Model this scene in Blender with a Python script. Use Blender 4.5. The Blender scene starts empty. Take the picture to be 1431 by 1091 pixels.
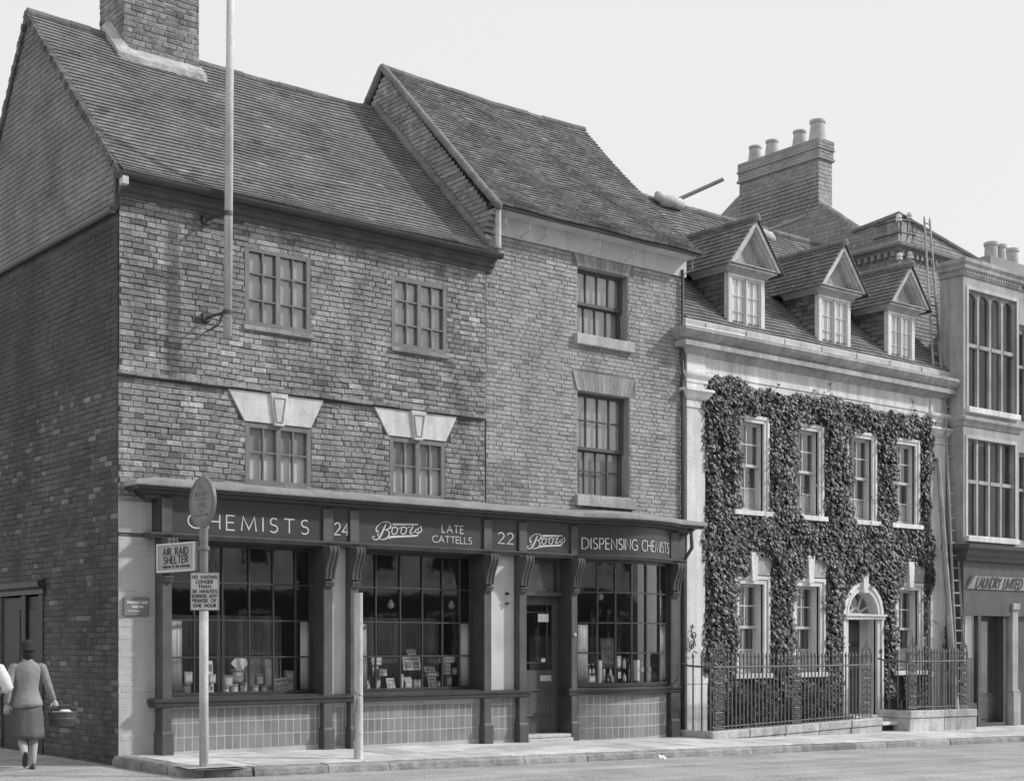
import bpy, math, random
from mathutils import Vector, Matrix
rnd = random.Random(7)
scene = bpy.context.scene
COL = scene.collection
RAD = math.radians

# ------------------------------------------------------------------ camera, sky, sun, exposure
FPX, CX, VH, EYE = 2018.0, 715.5, 900.0, 1.55
TH = math.atan(FPX / 2475.0)
FW = (math.sin(TH), math.cos(TH)); RT = (math.cos(TH), -math.sin(TH))
CAMX, CAMY = -8.4857, -19.1189
cam_d = bpy.data.cameras.new('camera'); cam = bpy.data.objects.new('camera', cam_d); COL.objects.link(cam)
cam.location = (CAMX, CAMY, EYE); cam.rotation_euler = (RAD(90), 0, -TH)
cam_d.sensor_width = 36; cam_d.lens = 36 * FPX / 1431.0; cam_d.shift_y = (VH - 545.5) / 1431.0
cam_d.clip_start = 0.1; cam_d.clip_end = 2000
scene.camera = cam

SUNV = Vector((1.5, -1.0, 1.3)).normalized()
SEL = math.asin(SUNV.z); SAZ = math.atan2(SUNV.x, SUNV.y)
w = bpy.data.worlds.new('World'); scene.world = w; w.use_nodes = True
nt = w.node_tree; nt.nodes.clear()
sky = nt.nodes.new('ShaderNodeTexSky'); sky.sky_type = 'NISHITA'; sky.sun_disc = False
sky.sun_elevation = SEL; sky.sun_rotation = SAZ; sky.air_density = 1.0; sky.dust_density = 3.0; sky.ozone_density = 1.0
bw = nt.nodes.new('ShaderNodeRGBToBW')
mm = nt.nodes.new('ShaderNodeMath'); mm.operation = 'MULTIPLY_ADD'; mm.inputs[1].default_value = 0.12; mm.inputs[2].default_value = 5.0
bg = nt.nodes.new('ShaderNodeBackground'); bg.inputs[1].default_value = 0.125
wo = nt.nodes.new('ShaderNodeOutputWorld')
nt.links.new(sky.outputs[0], bw.inputs[0]); nt.links.new(bw.outputs[0], mm.inputs[0]); nt.links.new(mm.outputs[0], bg.inputs[0])
nt.links.new(bg.outputs[0], wo.inputs[0])
sd = bpy.data.lights.new('sun', 'SUN'); sd.energy = 2.6; sd.angle = RAD(3.5); sd.color = (1, 1, 1)
so = bpy.data.objects.new('sun', sd); COL.objects.link(so)
so.rotation_euler = (-SUNV).to_track_quat('-Z', 'Y').to_euler(); so.location = (20, -20, 25)
vs = scene.view_settings
vs.view_transform = 'Standard'; vs.look = 'None'; vs.exposure = 0.35; vs.gamma = 1.0; vs.use_curve_mapping = False

def at(u, v, Y=0.0):
    """point of the plane y=Y seen at photo pixel (u, v) - used once to survey the facades"""
    k = (u - CX) / FPX
    dx = FW[0] + k * RT[0]; dy = FW[1] + k * RT[1]
    t = (Y - CAMY) / dy
    return (CAMX + t * dx, Y, EYE - t * (v - VH) / FPX)
def atx(u, v, X):
    k = (u - CX) / FPX
    dx = FW[0] + k * RT[0]; dy = FW[1] + k * RT[1]
    t = (X - CAMX) / dx
    return (X, CAMY + t * dy, EYE - t * (v - VH) / FPX)
def ux(u, Y=0.0): return at(u, 900, Y)[0]
def vz(u, v, Y=0.0): return at(u, v, Y)[2]

# ------------------------------------------------------------------ materials (all neutral grey, the photograph is black and white)
MATS = {}
def mat(name, base, rough=0.85, var=0.25, vs_=1.3, fine=0.12, fs=40.0, bump=0.15, bs=70.0, bd=0.004, tone=False, spec=0.3, metal=0.0, streak=0.0, grain=0.0):
    if name in MATS: return MATS[name]
    m = bpy.data.materials.new(name); m.use_nodes = True; MATS[name] = m
    n = m.node_tree.nodes; l = m.node_tree.links; n.clear()
    out = n.new('ShaderNodeOutputMaterial'); b = n.new('ShaderNodeBsdfPrincipled'); l.new(b.outputs[0], out.inputs[0])
    b.inputs['Roughness'].default_value = rough; b.inputs['Metallic'].default_value = metal
    b.inputs['Specular IOR Level'].default_value = spec
    tc = n.new('ShaderNodeTexCoord')
    def noise(scale, detail=4, vec=None, rgh=0.6):
        t = n.new('ShaderNodeTexNoise'); t.inputs['Scale'].default_value = scale; t.inputs['Detail'].default_value = detail
        t.inputs['Roughness'].default_value = rgh
        l.new(vec if vec else tc.outputs['Object'], t.inputs['Vector']); return t.outputs[0]
    def rng(src, lo, hi, a=0.3, z=0.7):
        r = n.new('ShaderNodeMapRange'); r.inputs[1].default_value = a; r.inputs[2].default_value = z
        r.inputs[3].default_value = lo; r.inputs[4].default_value = hi; l.new(src, r.inputs[0]); return r.outputs[0]
    def mul(a, c):
        r = n.new('ShaderNodeMath'); r.operation = 'MULTIPLY'; l.new(a, r.inputs[0])
        if isinstance(c, float): r.inputs[1].default_value = c
        else: l.new(c, r.inputs[1])
        return r.outputs[0]
    v = rng(noise(vs_), 1 - var, 1 + var)
    v = mul(v, rng(noise(fs, 3), 1 - fine, 1 + fine))
    if streak:
        mp = n.new('ShaderNodeMapping'); mp.inputs['Scale'].default_value = (6, 6, 0.5); l.new(tc.outputs['Object'], mp.inputs[0])
        v = mul(v, rng(noise(1.0, 5, mp.outputs[0]), 1 - streak, 1 + streak * 0.4))
    if grain:
        mp = n.new('ShaderNodeMapping'); mp.inputs['Scale'].default_value = (0.25, 3.0, 1); l.new(tc.outputs['Object'], mp.inputs[0])
        v = mul(v, rng(noise(1.0, 6, mp.outputs[0]), 1 - grain, 1 + grain))
    if tone:
        a = n.new('ShaderNodeAttribute'); a.attribute_name = 'tone'; v = mul(v, a.outputs['Fac'])
    v = mul(v, float(base))
    cb = n.new('ShaderNodeCombineColor')
    for i in range(3): l.new(v, cb.inputs[i])
    l.new(cb.outputs[0], b.inputs['Base Color'])
    if bump:
        bp = n.new('ShaderNodeBump'); bp.inputs['Strength'].default_value = min(1, bump * 3); bp.inputs['Distance'].default_value = bd
        l.new(noise(bs, 5), bp.inputs['Height']); l.new(bp.outputs[0], b.inputs['Normal'])
    return m

def glassmat(name, tint=0.8, ior=0.07, wob=0.0):
    m = bpy.data.materials.new(name); m.use_nodes = True; n = m.node_tree.nodes; l = m.node_tree.links; n.clear()
    out = n.new('ShaderNodeOutputMaterial'); mx = n.new('ShaderNodeMixShader'); t = n.new('ShaderNodeBsdfTransparent'); g = n.new('ShaderNodeBsdfGlossy')
    t.inputs[0].default_value = (tint, tint, tint, 1); g.inputs['Roughness'].default_value = 0.03; g.inputs[0].default_value = (.9, .9, .9, 1)
    lw = n.new('ShaderNodeLayerWeight'); lw.inputs[0].default_value = 0.5
    pw = n.new('ShaderNodeMath'); pw.operation = 'POWER'; pw.inputs[1].default_value = 4.0; l.new(lw.outputs['Facing'], pw.inputs[0])
    fr = n.new('ShaderNodeMath'); fr.operation = 'MULTIPLY_ADD'; fr.inputs[1].default_value = 0.9; fr.inputs[2].default_value = ior; l.new(pw.outputs[0], fr.inputs[0])
    l.new(fr.outputs[0], mx.inputs[0]); l.new(t.outputs[0], mx.inputs[1]); l.new(g.outputs[0], mx.inputs[2]); l.new(mx.outputs[0], out.inputs[0])
    if wob:
        tc = n.new('ShaderNodeTexCoord'); no = n.new('ShaderNodeTexNoise'); no.inputs['Scale'].default_value = 3.0
        bp = n.new('ShaderNodeBump'); bp.inputs['Strength'].default_value = wob; bp.inputs['Distance'].default_value = 0.02
        l.new(tc.outputs['Object'], no.inputs[0]); l.new(no.outputs[0], bp.inputs['Height']); l.new(bp.outputs[0], g.inputs['Normal']); l.new(bp.outputs[0], lw.inputs['Normal'])
    return m

M_BRICKA = mat('brick_old', 0.275, 0.9, 0.34, 1.1, 0.34, 34, 0.8, 36, 0.012, tone=True, streak=0.28)
M_BRICKB = mat('brick_buff', 0.34, 0.9, 0.18, 0.7, 0.24, 36, 0.6, 40, 0.009, tone=True, streak=0.22)
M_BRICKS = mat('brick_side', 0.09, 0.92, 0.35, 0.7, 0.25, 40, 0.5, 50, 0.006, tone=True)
M_BRICKF = mat('brick_far', 0.29, 0.9, 0.2, 0.8, 0.15, 45, 0.3, 60, 0.004, tone=True)
M_MORTA = mat('mortar_dark', 0.115, 0.95, 0.5, 0.9, 0.3, 60, 0.4, 80)
M_MORTB = mat('mortar_grey', 0.20, 0.95, 0.6, 0.9, 0.3, 60, 0.4, 80)
M_MORTL = mat('mortar_light', 0.35, 0.95, 0.3, 2.0, 0.3, 60, 0.4, 80)
M_PAINTB = mat('painted_brick', 0.46, 0.8, 0.12, 1.0, 0.08, 45, 0.35, 60, tone=True, streak=0.12)
M_TILE = mat('roof_tile', 0.145, 0.9, 0.24, 1.3, 0.3, 26, 0.5, 50, 0.005, tone=True)
M_CEMENT = mat('cement', 0.42, 0.9, 0.3, 4.0, 0.2, 30, 0.8, 30, 0.02)
M_CEMENTD = mat('cement_dark', 0.2, 0.9, 0.3, 3.0, 0.3, 25, 0.8, 25, 0.02)
M_STONE = mat('portland_stone', 0.70, 0.85, 0.16, 1.3, 0.12, 26, 0.4, 30, 0.008, streak=0.24)
M_STONEG = mat('weathered_stone', 0.40, 0.9, 0.25, 1.2, 0.15, 25, 0.4, 35, 0.006, streak=0.3)
M_STONEM = mat('dull_stone', 0.5, 0.9, 0.2, 2.0, 0.12, 30, 0.4, 35, 0.006, streak=0.2)
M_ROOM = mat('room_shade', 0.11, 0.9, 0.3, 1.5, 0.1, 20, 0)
M_STONEL = mat('lintel_stone', 0.60, 0.85, 0.14, 4.0, 0.1, 40, 0.3, 40, 0.006, streak=0.25)
M_SHOP = mat('shop_paint', 0.045, 0.45, 0.25, 3.0, 0.15, 60, 0.1, 80, 0.002, spec=0.5, streak=0.2)
M_SHOPL = mat('shop_paint_worn', 0.085, 0.5, 0.25, 3.0, 0.15, 60, 0.1, 80, 0.002, spec=0.5, streak=0.2)
M_FASC = mat('fascia_board', 0.045, 0.4, 0.2, 1.5, 0.1, 60, 0.05, 80, 0.002, spec=0.5)
M_LETTER = mat('gilt_letter', 0.55, 0.4, 0.1, 5, 0.05, 60, 0, spec=0.5)
M_RENDER = mat('render_panel', 0.56, 0.85, 0.1, 2.5, 0.06, 50, 0.2, 90, 0.002, streak=0.12)
M_WTILE = mat('glazed_tile', 0.23, 0.3, 0.18, 2.0, 0.05, 50, 0.05, 20, 0.002, tone=True, spec=0.5)
M_GROUT = mat('tile_grout', 0.42, 0.9, 0.15, 3, 0.1, 60, 0)
M_LINING = mat('shop_lining', 0.06, 0.6, 0.2, 3.0, 0.15, 60, 0.1, 80, 0.002, spec=0.4)
M_WINF = mat('window_frame_grey', 0.17, 0.6, 0.2, 3, 0.15, 60, 0.15, 90)
M_WINW = mat('window_frame_white', 0.55, 0.55, 0.12, 3, 0.1, 60, 0.15, 90)
M_SASHD = mat('sash_dark', 0.09, 0.5, 0.2, 3, 0.15, 60, 0.1, 90)
M_BLIND = mat('blind_cloth', 0.78, 0.95, 0.12, 2.0, 0.05, 30, 0.2, 20, 0.01, streak=0.2)
M_BLINDG = mat('drab_blind', 0.24, 0.95, 0.3, 1.5, 0.1, 20, 0.2, 20, 0.01, streak=0.3)
M_BLINDG2 = mat('dusty_blind', 0.42, 0.95, 0.22, 1.5, 0.1, 20, 0.2, 20, 0.01, streak=0.3)
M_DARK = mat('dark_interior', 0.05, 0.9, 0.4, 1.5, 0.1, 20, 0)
M_DARKW = mat('dark_wood', 0.07, 0.6, 0.3, 2.0, 0.15, 20, 0.1, 40)
M_IRON = mat('wrought_iron', 0.055, 0.55, 0.3, 5, 0.2, 60, 0.3, 90, spec=0.5)
M_IRONG = mat('iron_greyed', 0.12, 0.6, 0.3, 5, 0.2, 60, 0.3, 90, spec=0.5)
M_PIPE = mat('painted_iron_pipe', 0.16, 0.6, 0.25, 3, 0.2, 60, 0.2, 60, spec=0.4)
M_PIPEL = mat('pale_pipe', 0.45, 0.6, 0.2, 5, 0.1, 60, 0.2, 60)
M_WOODP = mat('pale_pole_wood', 0.56, 0.7, 0.2, 2, 0.2, 40, 0.3, 50, streak=0.4)
M_WOODL = mat('ladder_wood', 0.36, 0.8, 0.25, 3, 0.2, 40, 0.3, 50, streak=0.3)
M_PAVE = mat('flagstone', 0.53, 0.85, 0.22, 2.2, 0.28, 50, 0.35, 50, 0.004, tone=True)
M_KERB = mat('kerb_granite', 0.27, 0.85, 0.3, 5, 0.35, 60, 0.7, 40, 0.015, tone=True)
M_ROAD = mat('road_surface', 0.36, 0.9, 0.2, 0.9, 0.45, 38, 0.7, 50, 0.015, grain=0.2)
M_LEAF = mat('ivy_leaf', 0.072, 0.5, 0.2, 1.5, 0.1, 30, 0, tone=True, spec=0.4)
M_TWIG = mat('ivy_stem', 0.06, 0.9, 0.3, 4, 0.3, 40, 0.3, 60)
M_SIGN = mat('sign_enamel', 0.55, 0.45, 0.12, 6, 0.08, 60, 0.05, 60, spec=0.5)
M_SIGNG = mat('sign_grey', 0.17, 0.5, 0.15, 6, 0.1, 60, 0.15, 60, spec=0.5)
M_SIGNM = mat('sign_drab', 0.33, 0.5, 0.15, 6, 0.12, 60, 0.1, 60, spec=0.5)
M_BLACK = mat('black_paint', 0.025, 0.5, 0.1, 6, 0.1, 60, 0, spec=0.4)
M_WHITE = mat('white_card', 0.75, 0.7, 0.06, 6, 0.04, 60, 0)
M_LABEL = mat('label_paper', 0.75, 0.7, 0.25, 14, 0.2, 70, 0)
M_TIN = mat('tin_print', 0.28, 0.4, 0.3, 12, 0.2, 60, 0, spec=0.5)
M_CARTON = mat('carton', 0.5, 0.7, 0.25, 10, 0.15, 60, 0)
M_CURT = mat('curtain_cloth', 0.8, 0.9, 0.1, 3, 0.06, 40, 0)
M_BOTTLE = mat('bottle_glass_dark', 0.05, 0.15, 0.2, 6, 0.1, 60, 0, spec=0.6)
M_POT = mat('chimney_pot', 0.42, 0.8, 0.2, 3, 0.15, 40, 0.3, 50)
M_LEAD = mat('lead_sheet', 0.30, 0.6, 0.2, 3, 0.15, 40, 0.3, 30, 0.01)
M_SKIN = mat('skin', 0.42, 0.6, 0.08, 8, 0.05, 60, 0.05, 90)
M_TWEED = mat('tweed_jacket', 0.26, 0.95, 0.12, 6, 0.15, 90, 0.33, 8, 0.02)
M_SKIRT = mat('wool_skirt', 0.12, 0.95, 0.12, 6, 0.15, 90, 0.33, 6, 0.025)
M_FELT = mat('dark_felt', 0.035, 0.95, 0.2, 8, 0.2, 90, 0.3, 90, 0.002)
M_SHOE = mat('black_leather', 0.03, 0.4, 0.2, 8, 0.1, 60, 0.1, 60, spec=0.5)
M_BLOUSE = mat('white_blouse', 0.7, 0.9, 0.08, 6, 0.05, 60, 0.2, 60)
M_GLOVE = mat('pale_glove', 0.5, 0.85, 0.08, 6, 0.05, 60, 0.1, 60)
M_WICKER = mat('wicker', 0.07, 0.7, 0.3, 12, 0.4, 60, 0.8, 50, 0.01)
M_SACK = mat('sackcloth', 0.5, 0.95, 0.2, 5, 0.2, 50, 0.4, 60, 0.01)
M_PORC = mat('porcelain', 0.65, 0.3, 0.1, 6, 0.05, 60, 0)
M_GLASS = glassmat('window_glass', 0.92, 0.15, 0.05)
M_GLASSD = glassmat('leaded_glass', 0.8, 0.035, 0.05)
M_GLASSO = glassmat('old_glass', 0.8, 0.08, 0.35)

# ------------------------------------------------------------------ mesh builder
class MB:
    def __init__(s): s.v = []; s.f = []; s.t = []; s.tone = 1.0
    def add(s, vs, fs, tone=None):
        o = len(s.v); s.v.extend(vs); tn = s.tone if tone is None else tone
        for f in fs: s.f.append(tuple(o + i for i in f)); s.t.append(tn)
    def quad(s, a, b, c, d, tone=None): s.add([a, b, c, d], [(0, 1, 2, 3)], tone)
    def box(s, x0, x1, y0, y1, z0, z1, tone=None):
        if x0 > x1: x0, x1 = x1, x0
        if y0 > y1: y0, y1 = y1, y0
        if z0 > z1: z0, z1 = z1, z0
        s.add([(x0,y0,z0),(x1,y0,z0),(x1,y1,z0),(x0,y1,z0),(x0,y0,z1),(x1,y0,z1),(x1,y1,z1),(x0,y1,z1)],
              [(0,3,2,1),(4,5,6,7),(0,1,5,4),(1,2,6,5),(2,3,7,6),(3,0,4,7)], tone)
    def obox(s, c, ex, ey, ez, tone=None):
        """box about c with half-axis vectors"""
        c, ex, ey, ez = Vector(c), Vector(ex), Vector(ey), Vector(ez)
        P = [c+a*ex+b*ey+d*ez for d in (-1,1) for a, b in ((-1,-1),(1,-1),(1,1),(-1,1))]
        s.add([tuple(p) for p in P], [(0,3,2,1),(4,5,6,7),(0,1,5,4),(1,2,6,5),(2,3,7,6),(3,0,4,7)], tone)
    def tube(s, pts, r, n=8, caps=True, tone=None, flat=None):
        pts = [Vector(p) for p in pts]; rs = r if isinstance(r, (list, tuple)) else [r]*len(pts)
        V = []; F = []
        up = None
        for i, p in enumerate(pts):
            d = (pts[min(i+1, len(pts)-1)] - pts[max(i-1, 0)])
            if d.length < 1e-9: d = Vector((0,0,1))
            d.normalize()
            if up is None:
                up = Vector((0,0,1)) if abs(d.z) < 0.9 else Vector((0,1,0))
            a = d.cross(up)
            if a.length < 1e-6: a = d.cross(Vector((1,0,0)))
            a.normalize(); b = a.cross(d).normalized(); up = b
            for k in range(n):
                t = 2*math.pi*k/n
                V.append(tuple(p + a*rs[i]*math.cos(t) + b*rs[i]*math.sin(t)*(flat or 1)))
        for i in range(len(pts)-1):
            for k in range(n):
                F.append((i*n+k, i*n+(k+1)%n, (i+1)*n+(k+1)%n, (i+1)*n+k))
        if caps:
            F.append(tuple(range(n))[::-1]); F.append(tuple(range((len(pts)-1)*n, len(pts)*n)))
        s.add(V, F, tone)
    def lathe(s, c, prof, n=16, tone=None, sx=1.0, sy=1.0):
        V = []; F = []
        for r, z in prof:
            for k in range(n):
                t = 2*math.pi*k/n; V.append((c[0]+r*sx*math.cos(t), c[1]+r*sy*math.sin(t), c[2]+z))
        for i in range(len(prof)-1):
            for k in range(n): F.append((i*n+k, i*n+(k+1)%n, (i+1)*n+(k+1)%n, (i+1)*n+k))
        F.append(tuple(range(n))[::-1]); F.append(tuple(range((len(prof)-1)*n, len(prof)*n)))
        s.add(V, F, tone)
    def loft(s, rings, tone=None, cap=True):
        n = len(rings[0]); V = [tuple(p) for r in rings for p in r]; F = []
        for i in range(len(rings)-1):
            for k in range(n): F.append((i*n+k, i*n+(k+1)%n, (i+1)*n+(k+1)%n, (i+1)*n+k))
        if cap: F.append(tuple(range(n))[::-1]); F.append(tuple(range((len(rings)-1)*n, len(rings)*n)))
        s.add(V, F, tone)
    def prism(s, poly, axis, a0, a1, tone=None):
        """poly of 2-D points extruded along axis 'x','y' or 'z'"""
        def P(p, a):
            if axis == 'x': return (a, p[0], p[1])
            if axis == 'y': return (p[0], a, p[1])
            return (p[0], p[1], a)
        n = len(poly); V = [P(p, a0) for p in poly] + [P(p, a1) for p in poly]
        F = [tuple(range(n))[::-1], tuple(range(n, 2*n))] + [(i, (i+1)%n, n+(i+1)%n, n+i) for i in range(n)]
        s.add(V, F, tone)
    def sweep(s, path, prof, tone=None, caps=True):
        """prof (out, z) along a plan path [(x,y)..]; out is to the right of travel (-y when walking +x)"""
        n = len(path); m = len(prof); V = []; F = []
        for i, p in enumerate(path):
            def nrm(a, b):
                dx, dy = b[0]-a[0], b[1]-a[1]; L = math.hypot(dx, dy) or 1; return (dy/L, -dx/L)
            n0 = nrm(path[i-1], p) if i > 0 else nrm(p, path[i+1]); n1 = nrm(p, path[i+1]) if i < n-1 else n0
            mx, my = n0[0]+n1[0], n0[1]+n1[1]; L2 = mx*mx+my*my or 1; k = 2.0/L2
            for o, z in prof: V.append((p[0]+mx*k*o, p[1]+my*k*o, z))
        for i in range(n-1):
            for j in range(m): F.append((i*m+j, (i+1)*m+j, (i+1)*m+(j+1)%m, i*m+(j+1)%m))
        if caps: F.append(tuple(range(m))); F.append(tuple(range((n-1)*m, n*m))[::-1])
        s.add(V, F, tone)

SMOOTH = set()
def link(name, mb, material, parent=None, bevel=0.0, smooth=False, label=None, org=None):
    if org is None:
        r = parent
        while r is not None and r.parent is not None: r = r.parent
        org = tuple(r.location) if (r is not None and not r.get('_loc')) else (0, 0, 0)
    me = bpy.data.meshes.new(name)
    me.from_pydata([(p[0]-org[0], p[1]-org[1], p[2]-org[2]) for p in mb.v], [], mb.f)
    at_ = me.attributes.new('tone', 'FLOAT', 'FACE'); at_.data.foreach_set('value', mb.t)
    if smooth: me.polygons.foreach_set('use_smooth', [True]*len(me.polygons))
    me.materials.append(material); me.update()
    o = bpy.data.objects.new(name, me); COL.objects.link(o)
    if parent is not None: o.parent = parent
    if bevel:
        b = o.modifiers.new('bevel', 'BEVEL'); b.width = bevel; b.segments = 1; b.limit_method = 'ANGLE'; b.angle_limit = RAD(50)
    if label: o['label'] = label
    return o
def thing(name, label, cat, loc=(0,0,0), group=None, rotz=0.0, local=False):
    o = bpy.data.objects.new(name, None); COL.objects.link(o); o.location = loc; o.rotation_euler = (0,0,rotz)
    o['label'] = label; o['category'] = cat; o.empty_display_size = 0.3
    if group: o['group'] = group
    if local: o['_loc'] = 1
    return o
def tag(o, label, cat, group=None):
    o['label'] = label; o['category'] = cat
    if group: o['group'] = group
    return o
def struct(name, mb, m, **k):
    o = link(name, mb, m, **k); o['kind'] = 'structure'; return o
def copytree(o, parent=None):
    c = o.copy(); COL.objects.link(c); c.parent = parent
    for ch in list(o.children): copytree(ch, c)
    return c

# frames: map (along, out, up) to world
def FR_front(y0=0.0): return lambda a, d, z: (a, y0 - d, z)
def FR_left(x0=0.0): return lambda a, d, z: (x0 - d, a, z)      # face looking to -x
def FR_up(): return None

def bricks(mb, fr, a0, a1, z0, z1, holes=(), course=0.083, st=0.252, hd=0.128, j=0.010, span=None, bond='flemish', out=0.012, jit=1.0, tone=None, rs=1, hz=(), sag=None):
    R = random.Random(rs); k = 0; z = z0
    while z + course * 0.5 < z1:
        zt = min(z + course, z1); zm = (z+zt)/2
        lo, hi = (a0, a1) if span is None else span(zm)
        if hi - lo > 0.05:
            a = a0 - (0.0 if k % 2 == 0 else (st+hd)/2 if bond == 'flemish' else (st/2 if bond == 'run' else 0)) - R.random()*0.02*jit
            i = 0; hs = sorted([(h[0], h[1]) for h in holes if h[2] < zm < h[3]])
            while a < hi:
                wd = {'flemish': (st if i % 2 == 0 else hd), 'run': st, 'stack': st}[bond]
                if bond == 'flemish' and R.random() < 0.08: wd = st if wd == hd else hd
                segs = [(max(a, lo), min(a+wd, hi))]
                for h0, h1 in hs:
                    ns = []
                    for s0, s1 in segs:
                        if h1 <= s0 or h0 >= s1: ns.append((s0, s1)); continue
                        if h0 > s0: ns.append((s0, h0))
                        if h1 < s1: ns.append((h1, s1))
                    segs = ns
                for s0, s1 in segs:
                    if s1 - s0 < 0.03: continue
                    t = tone(R, (s0+s1)/2, zm) if tone else 1.0
                    q = 0.0035 * jit; g = j/2; gv = g*(.45 if bond == 'flemish' else 1)
                    def J(): return (R.random()-0.5)*q
                    sg = sag((s0+s1)/2) if sag else 0
                    x0, x1, y0, y1 = s0+gv+J()*.5, s1-gv+J()*.5, z+g+J()+sg, zt-g+J()+sg
                    dd = out + (R.random()-0.5)*0.006*jit; tl = (R.random()-0.5)*0.004*jit
                    c = 0.005 + R.random()*0.003*jit
                    back = -0.004
                    A = [(x0,back,y0),(x1,back,y0),(x1,back,y1),(x0,back,y1)]
                    Bv = [(x0,dd-c,y0),(x1,dd-c+tl,y0),(x1,dd-c+tl,y1),(x0,dd-c,y1)]
                    C = [(x0+c+J(),dd,y0+c+J()),(x1-c+J(),dd+tl,y0+c+J()),(x1-c+J(),dd+tl,y1-c+J()),(x0+c+J(),dd,y1-c+J())]
                    mb.add([fr(*p) for p in A+Bv+C],
                           [(0,1,5,4),(1,2,6,5),(2,3,7,6),(3,0,4,7),(4,5,9,8),(5,6,10,9),(6,7,11,10),(7,4,8,11),(8,9,10,11)], t)
                a += wd; i += 1
        z += course; k += 1

def holed(mb, fr, a0, a1, z0, z1, holes=(), d=0.0, depth=0.0, top=None):
    """flat wall skin with rectangular openings; reveals go in by depth"""
    xs = sorted(set([a0, a1] + [min(max(h[i], a0), a1) for h in holes for i in (0, 1)])); zs = sorted(set([z0, z1] + [min(max(h[i], z0), z1) for h in holes for i in (2, 3)]))
    for i in range(len(xs)-1):
        for k in range(len(zs)-1):
            xm, zm = (xs[i]+xs[i+1])/2, (zs[k]+zs[k+1])/2
            if any(h[0] < xm < h[1] and h[2] < zm < h[3] for h in holes): continue
            mb.quad(fr(xs[i],d,zs[k]), fr(xs[i+1],d,zs[k]), fr(xs[i+1],d,zs[k+1]), fr(xs[i],d,zs[k+1]))
    if depth:
        for h in holes:
            x0,x1,y0,y1 = h[:4]
            mb.quad(fr(x0,d,y0), fr(x0,d,y1), fr(x0,d-depth,y1), fr(x0,d-depth,y0))
            mb.quad(fr(x1,d,y0), fr(x1,d-depth,y0), fr(x1,d-depth,y1), fr(x1,d,y1))
            mb.quad(fr(x0,d,y1), fr(x1,d,y1), fr(x1,d-depth,y1), fr(x0,d-depth,y1))
            mb.quad(fr(x0,d,y0), fr(x0,d-depth,y0), fr(x1,d-depth,y0), fr(x1,d,y0))

def tiles(mb, S, ns, nt_, rs=3, lift=0.035, thick=0.032, jit=1.0, lap=1.35, tonev=0.28, skip=None, base=1.0, ts=None):
    """S(s,t)->Vector on the roof slope, s along 0..1, t up 0..1"""
    R = random.Random(rs)
    def N(s, t):
        e = 1e-3; a = S(min(s+e,1), t)-S(max(s-e,0), t); b = S(s, min(t+e,1))-S(s, max(t-e,0)); return a.cross(b).normalized()
    for j in range(nt_):
        t0 = j/nt_; t1 = min(1.0, (j+lap)/nt_); off = 0.5 if j % 2 else 0.0
        rowt = 1 + (R.random()-0.5)*0.08
        for i in range(-1, ns+1):
            s0 = (i+off)/ns; s1 = (i+1+off)/ns
            if s1 <= 0.001 or s0 >= 0.999: continue
            s0, s1 = max(s0, 0), min(s1, 1)
            if skip and skip((s0+s1)/2, t0): continue
            g = 0.0004/ (ns/40)
            n = N((s0+s1)/2, min(t0, .98)); dt = (R.random()-0.5)*0.10/nt_*jit
            l0 = lift*(0.9+0.3*(R.random()-.3)*jit); l1 = lift*(0.9+0.3*(R.random()-.3)*jit)
            a = S(s0+g, max(0, t0+dt)); b = S(s1-g, max(0, t0+dt*0.5)); c = S(s1-g, t1); d = S(s0+g, t1)
            if t0+dt < 0: a = a; 
            tn = base*rowt*(1 + (R.random()-0.5)*2*tonev)
            if R.random() < 0.03: tn *= 0.7 if R.random() < .6 else 1.5
            if ts: tn *= ts((s0+s1)/2, t0)
            A, B = a+n*l0, b+n*l1; a2, b2 = a+n*(l0-thick), b+n*(l1-thick); C, D = c+n*0.004, d+n*0.004
            mb.add([tuple(p) for p in (A,B,C,D,a2,b2)], [(0,1,2,3),(4,5,1,0),(5,2,1),(0,3,4)], tn)

def ridge(mb, p0, p1, r=0.10, seg=0.32, rs=1, sagf=None):
    R = random.Random(rs); p0, p1 = Vector(p0), Vector(p1); L = (p1-p0).length; n = max(1, int(L/seg))
    for i in range(n):
        a = p0.lerp(p1, i/n); b = p0.lerp(p1, (i+0.98)/n)
        if sagf: a = a+Vector((0,0,sagf(i/n))); b = b+Vector((0,0,sagf((i+1)/n)))
        dz = (R.random()-0.5)*0.015
        mb.tube([a+Vector((0,0,dz)), b+Vector((0,0,dz+(R.random()-.5)*.01))], r*(0.97+0.06*R.random()), 10, tone=0.8+0.5*R.random())

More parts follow.
